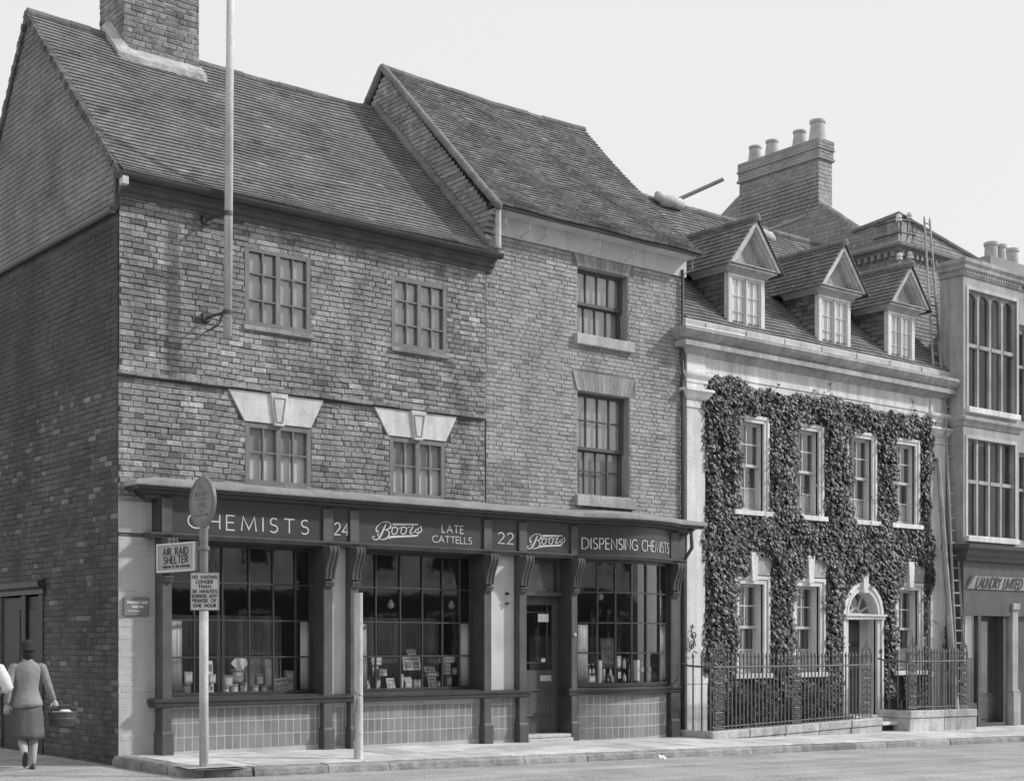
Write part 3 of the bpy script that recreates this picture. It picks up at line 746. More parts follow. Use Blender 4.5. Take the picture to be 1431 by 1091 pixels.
# eaves: plain pale soffit board with iron gutter brackets, gutter above
mb = MB(); mb.box(6.52, BX+.02, -0.045, 0.0, 8.48, 8.86); mb.box(6.52, BX+.02, -0.30, -0.035, 8.80, 8.825); link('eaves_board', mb, M_RENDER, B_)
gp = [(0.34+0.075*math.cos(RAD(a)), 8.90+0.075*math.sin(RAD(a))) for a in range(180, 361, 20)]
mb = MB(); mb.sweep([(6.40, 0.0), (11.38, 0.0)], gp+[(0.34+(g[0]-0.34)*.85, 8.90+(g[1]-8.90)*.85) for g in gp[::-1]]); link('gutter', mb, M_PIPE, B_)
for u in (662+40, 735, 760, 833, 880, 958):
    x_ = ux(u, -.2) if u != 958 else 11.22
    mb = MB(); mb.tube([(x_,-.30,8.86),(x_,-.30,8.58),(x_,-.03,8.50)], 0.011, 5); link('gutter_bracket', mb, M_PIPEL, B_)
mb = MB(); mb.tube([(6.53,-.34,8.85),(6.53,-.34,8.14)], 0.05, 10); mb.lathe((6.53,-.34,8.78), [(.06,0),(.065,.02),(.065,.08),(.05,.1)], 10); link('downpipe', mb, M_PIPEL, B_, smooth=False)
mb = MB(); mb.tube([(11.20,-.06,8.6),(11.20,-.06,3.9)], 0.030, 8); mb.tube([(11.20,-.06,3.9),(11.14,-.34,3.7),(11.16,-.34,3.35),(11.20,-.08,3.1),(11.20,-.08,-.1)], 0.035, 8)
link('downpipe', mb, M_SASHD, B_, smooth=True)
def SB(s, t):
    x0 = 6.46; x = x0+(11.44-x0)*s; y = -0.44+3.44*t; z = 8.78+3.36*t-0.07*math.sin(math.pi*t)-0.05*math.sin(math.pi*s)*t+0.012*math.sin(s*17+t*9)
    if t < .15: z += 0.06*(1-t/.15)**2
    return Vector((x, y, z))
mb = MB(); tiles(mb, SB, 30, 47, rs=71, tonev=0.26, jit=1.1, lift=.032, thick=.029, base=1.1)
roofB = link('roof', mb, M_TILE, B_)
mb = MB(); V = []
for i in range(n+1):
    for t in (0, .15, .5, 1.0): V.append(tuple(SB(i/n, t)+Vector((0, .012, -.02))))
mb.add(V, [(i*4+k, (i+1)*4+k, (i+1)*4+k+1, i*4+k+1) for i in range(n) for k in range(3)])
mb.quad((6.46,3.0,12.08),(11.44,3.0,12.08),(11.44,6.3,8.75),(6.46,6.3,8.75))
link('roof_underlay', mb, M_FASC, roofB)
mb = MB(); ridge(mb, (6.50,3.0,12.13), (11.46,3.0,12.11), 0.085, 0.36, 15, lambda t: -0.05*math.sin(math.pi*t)); link('ridge_tiles', mb, M_TILE, roofB)
mb = MB(); R = random.Random(14)
for (p, q) in [((6.47,-0.44,8.80),(6.47,3.0,12.17)), ((6.47,6.3,8.8),(6.47,3.0,12.17))]:
    fillet(mb, [p, q], 0.072)
link('verge_mortar', mb, M_CEMENTD, roofB, smooth=True)
mb = MB(); fillet(mb, [(6.47,-0.30,zr(-.30)+.06),(6.47,3.22,zr(3.22)+.05)], 0.09); link('abutment_flashing', mb, M_CEMENTD, A_, smooth=True)
# brick corbel under the gable foot
mb = MB()
for i in range(5): mb.box(6.42, 6.60, -0.08-.06*i, 0.02, 8.36+.085*i, 8.435+.085*i, tone=.6+.1*i)
link('gable_foot', mb, M_BRICKB, B_, bevel=.004)
# ================================================================== SHOP FRONT
SF = thing('shop_front', 'dark painted chemist shop front with lettered fascia, tiled base and bowed window', 'shop front', (0.5,0,0))
YP = -0.25; YG = 0.07
def bow(x, base, c0, c1, sag):
    k = (x-(c0+c1)/2)/((c1-c0)/2); return base - sag*(1-k*k) if abs(k) <= 1 else base
P1 = (ux(227,YP), ux(240,YP)); P2 = (ux(452.5,YP), ux(465,YP)); P3 = (ux(490,YP), ux(501,YP)); P4 = (ux(677,YP), ux(687,YP))
P5 = (ux(726,YP), ux(736,YP)); P6 = (ux(799,YP), ux(807,YP)); P7 = (ux(938,YP), ux(948,YP))
PILS = [P1,P2,P3,P4,P5,P6,P7]
B0, B1 = P6[1], P7[0]; SAG = 0.32
def bowpath(x0, x1, base, n=18, s=SAG): return [(x0+(x1-x0)*i/n, bow(x0+(x1-x0)*i/n, base, x0, x1, s)) for i in range(n+1)]
XL, XR = 0.46, P7[1]+.02
# pilasters with base blocks
for i, (a, b) in enumerate(PILS):
    zb = gz(a, -.3)
    mb = MB(); mb.box(a, b, YP, 0.0, zb+.32, 3.06); mb.box(a-.018, b+.018, YP-.035, 0.0, zb-.04, zb+.30); mb.prism([(YP-.035,zb+.30),(0,zb+.30),(0,zb+.335),(YP-.004,zb+.335)], 'x', a-.012, b+.012)
    p = link('pilaster', mb, M_SHOPL, SF, bevel=.006)
    # console: five reeds following an S profile
    c = MB(); zt = 3.045; H = 0.55
    prof = [(0.0,zt),(0.17,zt),(0.20,zt-.03),(0.20,zt-.09),(0.17,zt-.17),(0.12,zt-.27),(0.08,zt-.38),(0.065,zt-.47),(0.065,zt-.50),(0.0,zt-.50)]
    wd = (b-a)+.02; n5 = 5
    for r in range(n5):
        x0 = a-.01+wd*r/n5; x1 = x0+wd/n5-.003; o = 0.012 if r % 2 else 0.0
        c.prism([(YP-q[0]+(o if q[0] > 0 else 0), q[1]) for q in prof][::-1], 'x', x0, x1)
    for r in range(3): c.box(a-.004, b+.004, YP-.07+.012*r, YP-.001, zt-.535-.028*r-.02, zt-.535-.028*r+.002)
    link('console', c, M_SHOPL, p, bevel=.004)
# fascia: main board
YF = -0.22
mb = MB(); mb.box(XL+.04, P6[1]-.02, YF, 0.0, 3.125, 3.66); fas = link('fascia', mb, M_FASC, SF)
mb = MB(); bp = bowpath(P6[1]-.02, P7[0]+.02, YF); mb.sweep(bp, [(0,3.125),(0,3.66),(-.2,3.66),(-.2,3.125)]); fas2 = link('fascia', mb, M_FASC, SF, label='curved fascia board above the bowed window')
for (a, b) in PILS:
    q = MB(); q.box(a-.01, b+.01, YF-.035, YF+.02, 3.128, 3.62); link('fascia_strip', q, M_SHOPL, fas, bevel=.004)
# moulding under the fascia
full = [(XL, YF+.04)] + [(P6[1]-.02, YF+.04)] + bowpath(P6[1], P7[0], YF+.04)[1:-1] + [(P7[0]+.02, YF+.04), (XR+.02, YF+.04), (XR+.02, 0.05)]
full0 = [(XL, 0.0)] + full
mb = MB(); mb.sweep(full0, [(-.03,3.05),(.06,3.05),(.07,3.07),(.09,3.09),(.10,3.11),(.10,3.125),(-.03,3.127)]); link('fascia_moulding', mb, M_SHOPL, SF)
# top cornice
YC = -.20
cpath = [(0.34, 0.0), (0.34, YC), (P6[1]-.02, YC)] + bowpath(P6[1], P7[0]+.02, YC, s=.29)[1:-1] + [(P7[0]+.02, YC), (11.16, YC), (11.16, 0.05)]
mb = MB(); mb.sweep(cpath, [(-.18,3.60),(.02,3.60),(.04,3.64),(.10,3.67),(.12,3.70),(.23,3.71),(.24,3.74),(.25,3.745),(-.18,3.76)]); cor = link('cornice', mb, M_SHOP, SF)
mb = MB(); mb.sweep(cpath, [(-.19,3.762),(.252,3.75),(.282,3.765),(.285,3.80),(.272,3.805),(.272,3.83),(.23,3.84),(-.10,3.90),(-.19,3.93)]); link('cornice_leadwork', mb, M_LEAD, cor)
# stall riser with glazed tiles
def riser(x0, x1, y, rs):
    z0 = gz((x0+x1)/2, -.2)-.02; holes = []
    b = MB(); b.box(x0, x1, y+.001, 0.02, z0, .66); o = link('stall_riser', b, M_GROUT, SF)
    t = MB(); bricks(t, FR_front(y), x0+.002, x1-.002, gz(x0,-.2)+.03, .655, course=.205, st=.128, hd=.128, j=.011, bond='stack', out=.002, jit=.25, tone=lambda R,a,z: .88+.2*R.random(), rs=rs)
    link('glazed_tiles', t, M_WTILE, o)
riser(P1[1], P2[0], -.13, 1); riser(P2[1], P3[0], -.13, 2); riser(P3[1], P4[0], -.13, 3); riser(P4[1], P5[0], -.13, 4)
mb = MB(); bp = bowpath(B0, B1, -.14); mb.sweep(bp, [(0,-.25),(0,.66),(-.15,.66),(-.15,-.25)]); br = link('stall_riser', mb, M_GROUT, SF, label='curved tiled base under the bowed window')
t = MB(); L = [0]
for i in range(len(bp)-1): L.append(L[-1]+math.hypot(bp[i+1][0]-bp[i][0], bp[i+1][1]-bp[i][1]))
def frbow(a, d, z):
    for i in range(len(L)-1):
        if a <= L[i+1] or i == len(L)-2:
            k = (a-L[i])/(L[i+1]-L[i]); p, q = bp[i], bp[i+1]; dx, dy = q[0]-p[0], q[1]-p[1]; m = math.hypot(dx, dy)
            return (p[0]+dx*k+dy/m*d, p[1]+dy*k-dx/m*d, z)
bricks(t, frbow, .004, L[-1]-.004, gz(10,-.2)+.03, .655, course=.205, st=.125, hd=.125, j=.011, bond='stack', out=.003, jit=.25, tone=lambda R,a,z: .85+.25*R.random(), rs=6)
link('glazed_tiles', t, M_WTILE, br)
# sill moulding all the way, broken at the door
sp = [(0,.655),(.05,.66),(.065,.685),(.065,.72),(.10,.735),(.10,.765),(0,.79)]
mb = MB()
mb.sweep([(XL+.02,0),(XL+.02,YP+.02),(P5[1]+.03,YP+.02),(P5[1]+.03,0)], [(q[0]*.6, q[1]) for q in sp]); 
mb.sweep([(P6[0]-.03,0),(P6[0]-.03,YP+.02),(P6[1],YP+.02)]+bowpath(B0,B1,YP+.06)[1:-1]+[(P7[0],YP+.02),(XR,YP+.02),(XR,.05)], [(q[0]*.6, q[1]) for q in sp]); link('sill_moulding', mb, M_SHOP, SF)
# light rendered panels between pilasters
for a, b in ((P2[1],P3[0]), (P4[1],P5[0])):
    mb = MB(); mb.box(a, b, -.10, 0.0, .78, 3.05); link('rendered_panel', mb, M_RENDER, SF)
mb = MB(); mb.tube([(ux(708,-.12),-.10,vz(708,829,-.12)),(ux(708,-.12),-.17,vz(708,829,-.12))], .022, 8); mb.tube([(ux(708,-.12),-.10,vz(708,843,-.12)),(ux(708,-.12),-.17,vz(708,843,-.12))], .022, 8)
link('wall_bolt', mb, M_SHOP, SF)
# big windows: reveals, head, bottom, glazing
def bigwin(xl, xr, uc, name_label):
    mb = MB()
    mb.box(xr-.008, xr+.02, YG-.004, YP+.012, .802, 3.027); mb.box(xl-.02, xl+.008, YG-.004, YP+.012, .802, 3.027)     # side linings
    mb.box(xl, xr, YG-.05, YP+.05, .765, .80); mb.box(xl, xr, YP+.14, YG+.05, 3.03, 3.06)
    link('window_lining', mb, M_LINING, SF)
    cols = [ux(u, YG) for u in uc]; rows = [1.36, 1.905, 2.455]
    return grid_window(SF, 'display_window', xl, xr, .80, 3.03, YG, cols, rows, fw=.05, bw_=.026, depth=.05, mframe=M_SHOP, mglass=M_GLASS, label=name_label)
bigwin(P1[1], P2[0], (272,311.5,349,382.6,413.7), None)
bigwin(P3[1], P4[0], (526,560,591,619,643), None)
# bowed window
YB = YP+.08
bp = bowpath(B0, B1, YB, 24); fr_ = MB()
cols = [472,548,616,678,733]; ucs = [680+c/3.03 for c in cols]
def xb(u):
    x = ux(u, YB-.15)
    for _ in range(8): x = ux(u, bow(x, YB, B0, B1, SAG))
    return x
fr_.sweep(bp, [(0,.80),(0,.87),(-.05,.87),(-.05,.80)]); fr_.sweep(bp, [(0,2.99),(0,3.05),(-.05,3.05),(-.05,2.99)])
for z in (1.40,1.93,2.47): fr_.sweep(bp, [(-.008,z-.013),(-.008,z+.013),(-.045,z+.013),(-.045,z-.013)])
for x in [B0+.02]+[xb(u) for u in ucs]+[B1-.02]:
    y = bow(x, YB, B0, B1, SAG); wv = .022 if x < B0+.1 or x > B1-.1 else .013
    e = .01; sl = (bow(x+e,YB,B0,B1,SAG)-bow(x-e,YB,B0,B1,SAG))/(2*e); m = math.hypot(1, sl)
    fr_.obox((x, y+.024, 1.93), (wv/m, wv*sl/m, 0), (.018*sl/m, -.024/m, 0) if False else (-.024*sl/m, .024/m, 0), (0,0,1.1))
bw_o = link('display_window', fr_, M_SHOP, SF, label='bowed display window of small panes')
g = MB(); gg = [(x, y+.03) for x, y in bp]; V = [(x,y,.84) for x,y in gg]+[(x,y,3.02) for x,y in gg]; k = len(gg)
g.add(V, [(i,i+1,k+i+1,k+i) for i in range(k-1)]); link('glass', g, M_GLASS, bw_o)
# fanlight and door
DX0, DX1 = P5[1], P6[0]; YD = 0.10; zs = gz(8,-.2)
mb = MB(); mb.box(DX1-.008, DX1+.02, YP+.012, YD-.004, -.02, 3.027); mb.box(DX0-.02, DX0+.008, YP+.012, YD-.004, -.02, 3.027); mb.box(DX0, DX1, YP+.12, YD+.06, 3.03, 3.06); link('door_lining', mb, M_LINING, SF)
mb = MB(); 
ft = 2.44
mb.box(DX0, DX1, YD-.12, YD+.04, ft-.05, ft+.03); mb.box(DX0, DX0+.06, YD-.05, YD+.04, ft+.03, 3.03); mb.box(DX1-.06, DX1, YD-.05, YD+.04, ft+.03, 3.03); mb.box(DX0+.06, DX1-.06, YD-.05, YD+.04, 2.96, 3.03)
fl = link('fanlight', mb, M_SHOPL, SF, bevel=.006)
g = MB(); g.quad((DX0+.05,YD,ft),(DX1-.05,YD,ft),(DX1-.05,YD,3.0),(DX0+.05,YD,3.0)); link('glass', g, M_GLASS, fl)
g = MB(); g.quad((DX0+.03,YD+.08,ft),(DX1-.03,YD+.08,ft),(DX1-.03,YD+.08,3.0),(DX0+.03,YD+.08,3.0)); link('fanlight_blind', g, M_BLINDG, fl)
zd0 = zs+.13; zd1 = ft-.05; W = DX1-DX0; st = .11
mb = MB(); zg0, zg1 = vz(760,936,YD), vz(760,845,YD)
mb.box(DX0, DX0+st*.5, YD, YD+.05, zd0, zd1); mb.box(DX1-st*1.3, DX1, YD, YD+.05, zd0, zd1)
a, b = DX0+st*.5, DX1-st*1.3
mb.box(a, b, YD, YD+.05, zg1, zd1); mb.box(a, b, YD, YD+.05, zd0, zg0)
for x in (a+.11, b-.11): mb.box(x-.008, x+.008, YD+.006, YD+.04, zg0, zg1)
for z in (zg0+.13, zg1-.13):
    mb.box(a, a+.102, YD+.006, YD+.04, z-.008, z+.008); mb.box(a+.118, b-.118, YD+.006, YD+.04, z-.008, z+.008); mb.box(b-.102, b, YD+.006, YD+.04, z-.008, z+.008)
door = link('shop_door', mb, M_SHOPL, SF, bevel=.003)
g = MB(); g.quad((a,YD+.03,zg0),(b,YD+.03,zg0),(b,YD+.03,zg1),(a,YD+.03,zg1)); link('glass', g, M_GLASS, door)
mb = MB(); pz0, pz1 = vz(760,1000,YD), vz(760,962,YD)
for (x0_,x1_,z0_,z1_) in ((a+.02,b-.02,pz1-.03,pz1),(a+.02,b-.02,pz0,pz0+.03),(a+.02,a+.05,pz0+.03,pz1-.03),(b-.05,b-.02,pz0+.03,pz1-.03)): mb.box(x0_,x1_,YD-.028,YD,z0_,z1_)
link('door_panel', mb, M_SHOPL, door, bevel=.008)
lz = vz(762,947,YD); lx = ux(762,YD)
mb = MB(); mb.box(lx-.13, lx+.13, YD-.016, YD, lz-.05, lz+.05); mb.box(lx-.11, lx+.11, YD-.03, YD-.016, lz-.0, lz+.035); link('letter_box', mb, M_PIPEL, door, bevel=.006)
hx = ux(787,YD-.05); hz_ = vz(787,930,YD)
mb = MB(); mb.tube([(hx,YD,hz_+.12),(hx,YD-.06,hz_+.09),(hx,YD-.07,hz_),(hx,YD-.06,hz_-.09),(hx,YD,hz_-.12)], .014, 8); mb.box(hx-.03,hx+.03,YD-.012,YD,hz_-.16,hz_+.16); link('door_handle', mb, M_PIPEL, door, bevel=.004)
mb = MB(); mb.lathe((0,0,0), [(.03,0),(.03,.02),(.015,.03)], 12); mb.v = [(hx+p[0], YD-p[2], hz_+.55+p[1]) for p in mb.v]; link('door_lock', mb, M_PIPEL, door)
mb = MB(); bx_ = (P6[0]+P6[1])/2; mb.lathe((0,0,0), [(.035,0),(.035,.015),(.02,.03)], 12); mb.v = [(bx_+p[0], YP-p[2], 1.72+p[1]) for p in mb.v]; link('bell_push', mb, M_PIPEL, SF)
mb = MB(); mb.box(DX0-.02+.02, DX1, YP-.06, YD+.3, zs-.05, zs+.06); mb.box(DX0, DX1, YP-.02, YD+.3, zs+.062, zs+.125); link('door_step', mb, M_STONEM, SF, bevel=.015)
mb = MB(); nx_, nz_ = ux(759,YD), vz(759,863,YD); mb.box(nx_-.12, nx_+.12, YD-.004, YD+.003, nz_-.07, nz_+.07); link('notice_card', mb, M_WHITE, door)
mb = MB(); nx_, nz_ = ux(759,YD), vz(759,922,YD); mb.box(nx_-.045, nx_+.045, YD-.004, YD+.003, nz_-.03, nz_+.03); link('notice_card', mb, M_WHITE, door)
mb = MB(); mb.box(P7[1]+.02, 11.255, -.07, 0.0, -.35, 3.60); link('end_pier', mb, M_SHOPL, SF, bevel=.006)
# interior: closed dark rooms, shelf floors, low panelled backs
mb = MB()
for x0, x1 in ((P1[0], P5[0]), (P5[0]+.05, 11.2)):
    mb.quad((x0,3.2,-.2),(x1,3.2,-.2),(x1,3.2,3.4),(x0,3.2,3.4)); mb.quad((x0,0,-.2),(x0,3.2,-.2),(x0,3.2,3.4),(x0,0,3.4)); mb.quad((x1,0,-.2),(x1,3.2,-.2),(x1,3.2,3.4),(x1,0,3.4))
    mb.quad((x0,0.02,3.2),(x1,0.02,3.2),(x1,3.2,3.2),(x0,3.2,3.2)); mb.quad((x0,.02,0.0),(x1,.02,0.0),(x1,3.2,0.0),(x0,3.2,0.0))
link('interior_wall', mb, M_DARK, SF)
def shelf(x0, x1, y0):
    mb = MB(); mb.box(x0, x1, y0, 1.05, .78, .82); link('display_shelf', mb, M_DARKW, SF)
    mb = MB(); mb.box(x0, x1, 1.06, 1.10, .8, 2.0)
    n = max(4, int((x1-x0)/.3))
    for i in range(n+1): xx = x0+(x1-x0)*i/n; mb.box(xx-.012, xx+.012, 1.045, 1.06, .82, 1.98)
    for z in (.84,1.4,1.97): mb.box(x0, x1, 1.035, 1.045, z-.012, z+.012)
    link('display_back', mb, M_BLINDG, SF)
shelf(P1[1], P2[0], YG+.06); shelf(P3[1], P4[0], YG+.06)
mb = MB(); bq = bowpath(B0+.02, B1-.02, YB+.08); mb.prism(bq+[(B1-.02,1.0),(B0+.02,1.0)], 'z', .80, .83); link('display_shelf', mb, M_DARKW, SF)
mb = MB(); mb.box(B0, B1, 1.06, 1.10, .8, 1.7); link('display_back', mb, M_DARKW, SF)
# lettering
def onf(y): return lambda x, z, l: (x, y-l, z)
def ins(name, s, u0, u1, v0b, v0t, y=YF, wt=.11, gap=.3, word=.5):
    x0, x1 = ux(u0, y), ux(u1, y); zb = vz(u0, v0b, y); zt = vz(u0, v0t, y)
    mb = MB(); text(mb, s, onf(y), x0, x1, zb, zt, wt, gap, .002, word); link(name, mb, M_LETTER, fas)
ins('lettering', 'CHEMISTS', 262.5, 431, 737, 716.5, wt=.098, gap=.42)
ins('lettering', '24', 467, 487, 747, 730, wt=.10, gap=.22)
ins('lettering', 'LATE', 617.5, 647.5, 743.5, 733, wt=.12, gap=.28)
ins('lettering', 'CATTELLS', 604, 659, 757, 748, wt=.12, gap=.14)
ins('lettering', '22', 695.5, 717, 759, 743.5, wt=.10, gap=.24)
bpF = bowpath(P6[1]-.02, P7[0]+.02, YF, 40)
def onbow(x, z, l):
    y = bow(x, YF, P6[1]-.02, P7[0]+.02, SAG); return (x, y-.004-l, z)
def xbf(u):
    x = ux(u, YF-.15)
    for _ in range(8): x = ux(u, bow(x, YF, P6[1]-.02, P7[0]+.02, SAG))
    return x
zb, zt = vz(812,766.5,YF-.02), vz(812,751.5,YF-.02)
mb = MB(); text(mb, 'DISPENSING CHEMISTS', onbow, xbf(813), xbf(934), zb, zt, .092, .24, .002, .35); link('lettering', mb, M_LETTER, fas2)
# script name, strokes with swelling width
SC = [
 ([(237,128),(210,150),(190,180),(183,215),(192,238),(205,232),(200,215)], [3,6,10,14,12,8,4]),
 ([(205,160),(232,128),(262,117),(295,118),(318,132),(326,158),(318,185),(298,205),(268,214)], [4,6,8,9,11,13,12,8,4]),
 ([(268,214),(298,225),(310,252),(305,290),(282,320),(250,332),(222,326),(205,308)], [5,9,13,14,12,9,7,5]),
 ([(280,140),(264,185),(248,230),(232,275),(212,312),(190,330),(168,332),(152,318),(150,300),(162,292),(172,302)], [8,15,17,17,14,11,9,9,10,8,5]),
 ([(222,262),(205,262),(196,278),(208,292),(222,284)], [5,6,7,6,4]),
 ([(322,200),(340,184),(362,180)], [4,5,5]),
 ([(362,180),(386,192),(392,222),(380,256),(358,270),(340,258),(336,228),(346,196),(362,180)], [8,10,11,10,9,10,11,9,8]),
 ([(392,200),(415,190),(440,180)], [4,5,5]),
 ([(452,178),(474,190),(480,222),(468,256),(448,270),(430,258),(426,228),(436,194),(452,178)], [8,10,11,10,9,10,11,9,8]),
 ([(480,200),(500,186),(520,180)], [4,5,5]),
 ([(556,140),(542,180),(524,225),(516,252),(524,264),(542,258),(562,238),(580,212)], [8,12,13,12,9,6,5,4]),
 ([(580,212),(600,198),(616,186),(632,168)], [5,5,5,4]),
 ([(632,168),(626,190),(634,215),(626,240),(604,252),(580,250),(568,234),(574,216),(592,210),(604,222),(598,240)], [5,9,12,11,9,9,9,8,7,5,4]),
 ([(345,147),(600,150)], [22,14]),
 ([(318,326),(330,302),(560,292),(590,280),(606,258)], [8,20,16,10,6]),
]
def script(x0, x1, zc, k=1.0, sh=0.0):
    mb = MB(); xa, xz = 150., 638.; sc = (x1-x0)/(xz-xa)
    asp = 0.64          # photo pixels are foreshortened along the wall: vertical units per horizontal unit
    for i, (pts, ws) in enumerate(SC):
        # smooth with Catmull-Rom
        P = []; Wd = []
        n = len(pts)
        for j in range(n-1):
            p0, p1, p2, p3 = pts[max(j-1,0)], pts[j], pts[j+1], pts[min(j+2,n-1)]
            for q in range(4 if n > 2 else 1):
                t_ = q/4.0; f = lambda a,b,c,d: 0.5*((2*b)+(-a+c)*t_+(2*a-5*b+4*c-d)*t_*t_+(-a+3*b-3*c+d)*t_**3)
                P.append((f(p0[0],p1[0],p2[0],p3[0]), f(p0[1],p1[1],p2[1],p3[1]))); Wd.append(ws[j]+(ws[j+1]-ws[j])*t_)
        P.append(pts[-1]); Wd.append(ws[-1])
        X = [(x0+(p[0]-xa)*sc, zc-((p[1]-228)-(p[0]-394)*.085)*sc*k) for p in P]
        stroke(mb, X, [w_*sc*k*1.35 for w_ in Wd], onf(YF), .002+.0004*(i % 5))
    link('script_lettering', mb, M_LETTER, fas)
x0_, x1_ = ux(520.5,YF), ux(589.5,YF)
script(x0_, x1_, vz(555,741.5,YF), .66)
x0_, x1_ = ux(736.5,YF), ux(789.5,YF)
script(x0_, x1_, vz(763,756,YF), .66)

# ---- things in the windows
GG = 'goods on show in the shop windows'
def good(kind, u0, v0, u1, v1, Y, lab, dep=None, m=None):
    """kind: tin, box, card, bottle, roll ; pixel box on the plane Y"""
    x0, x1 = ux(u0, Y), ux(u1, Y); z0, z1 = vz((u0+u1)/2, v1, Y), vz((u0+u1)/2, v0, Y); c = (x0+x1)/2; wd = x1-x0; h = z1-z0
    nm = {'tin': ('printed_tin','tin'), 'box': ('carton','box'), 'card': ('show_card','card'), 'bottle': ('bottle','bottle'), 'roll': ('paper_roll','roll')}[kind]
    T = thing(nm[0], lab, nm[1], (c, Y, z0), GG)
    if kind == 'tin':
        r = wd*.5; b = MB(); b.lathe((c, Y+r, z0), [(r*.97,0),(r,.006),(r,h*.86)], 18); link('tin_body', b, m or M_TIN, T, smooth=False)
        b = MB(); b.lathe((c, Y+r, z0+h*.86), [(r*1.03,0),(r*1.03,h*.12),(r*.9,h*.14)], 18); link('lid', b, M_CARTON, T)
        b = MB(); n_ = 6; V = []
        for i in range(n_+1):
            a = RAD(-150+90*i/n_); V += [(c+r*1.015*math.cos(a), Y+r+r*1.015*math.sin(a), z0+h*.15), (c+r*1.015*math.cos(a), Y+r+r*1.015*math.sin(a), z0+h*.75)]
        b.add(V, [(2*i,2*i+2,2*i+3,2*i+1) for i in range(n_)]); link('label', b, M_LABEL, T)
    elif kind == 'box':
        d_ = dep or wd*.7; b = MB(); b.box(x0, x1, Y, Y+d_, z0, z1); link('box_body', b, m or M_CARTON, T, bevel=.003)
        b = MB(); b.box(x0+wd*.15, x1-wd*.15, Y-.003, Y, z0+h*.2, z0+h*.75); b.box(x0+wd*.25, x1-wd*.25, Y-.005, Y-.003, z0+h*.5, z0+h*.6); link('label', b, M_WHITE if m else M_LABEL, T)
    elif kind == 'card':
        b = MB(); b.add([(x0,Y,z0),(x1,Y,z0),(x1,Y+.05,z1),(x0,Y+.05,z1),(x0,Y+.006,z0),(x1,Y+.006,z0),(x1,Y+.056,z1),(x0,Y+.056,z1)], [(0,1,2,3),(7,6,5,4),(0,4,5,1),(1,5,6,2),(2,6,7,3),(3,7,4,0)]); link('card_board', b, m or M_WHITE, T)
        b = MB()
        for (a,bb,cc,dd) in ((.1,.9,.7,.9),(.1,.45,.15,.6),(.55,.9,.35,.6),(.55,.9,.15,.28)):
            def Q(s,t): return (x0+wd*s, Y-.003+.05*t, z0+h*t)
            b.add([Q(a,cc),Q(bb,cc),Q(bb,dd),Q(a,dd)], [(0,1,2,3)], .4)
        link('printing', b, M_TIN, T)
    elif kind == 'bottle':
        r = wd*.5; b = MB(); b.lathe((c, Y+r, z0), [(r*.9,0),(r,.01),(r,h*.62),(r*.4,h*.76),(r*.35,h*.9),(r*.35,h*.92)], 14); link('bottle_body', b, m or M_BOTTLE, T, smooth=True)
        b = MB(); b.lathe((c, Y+r, z0+h*.9), [(r*.45,0),(r*.45,h*.1),(r*.3,h*.1)], 10); link('cap', b, M_WHITE, T)
        b = MB(); V = []
        for i in range(5):
            a = RAD(-150+90*i/4); V += [(c+r*1.03*math.cos(a), Y+r+r*1.03*math.sin(a), z0+h*.12), (c+r*1.03*math.cos(a), Y+r+r*1.03*math.sin(a), z0+h*.52)]
        b.add(V, [(2*i,2*i+2,2*i+3,2*i+1) for i in range(4)]); link('label', b, M_LABEL, T)
    else:
        r = wd*.5; b = MB(); b.lathe((c, Y+r, z0), [(r,0),(r,h),(r*.6,h)], 14); link('roll_body', b, M_CURT, T, smooth=False)
    return T
def g1(kind, X0, Y0, X1, Y1, Y, lab, m=None): good(kind, 230+X0/6.505, 880+Y0/6.505, 230+X1/6.505, 880+Y1/6.505, Y, lab, m=m)
W1 = ' in the left display window'
g1('box', 180,378,262,480, .42, 'upper carton beside the left curtain'+W1)
g1('tin', 168,482,262,596, .42, 'wide tin under the square carton by the left curtain'+W1)
g1('card', 372,278,450,598, .30, 'tall pale show card right of the street post'+W1)
g1('box', 405,402,468,480, .22, 'small carton before the tall card'+W1)
g1('box', 540,408,620,512, .30, 'carton on two tins left of the card fan'+W1)
g1('tin', 534,515,600,590, .30, 'small tin left of centre in the bottom row'+W1)
g1('tin', 628,352,748,482, .34, 'large printed tin under the fan of cards'+W1)
g1('tin', 600,490,690,588, .34, 'low tin beneath the left side of the large tin'+W1)
g1('tin', 694,478,765,580, .34, 'patterned tin beneath the right side of the large tin'+W1)
g1('tin', 845,395,917,502, .30, 'tin on top of two tins right of centre'+W1)
g1('tin', 800,502,872,576, .30, 'lower left tin under the raised tin right of centre'+W1)
g1('tin', 884,502,952,574, .30, 'lower right tin under the raised tin right of centre'+W1)
g1('box', 912,265,984,572, .46, 'tall narrow carton tower with dark top panel right of centre'+W1)
g1('card', 1012,440,1080,568, .26, 'pale leaning show card near the right curtain'+W1)
g1('card', 1060,432,1122,560, .34, 'tilted picture card next to the right curtain'+W1)
g1('box', 1108,368,1176,455, .42, 'upper carton of the stack by the right curtain'+W1)
g1('box', 1110,458,1176,566, .42, 'lower carton of the stack by the right curtain'+W1)
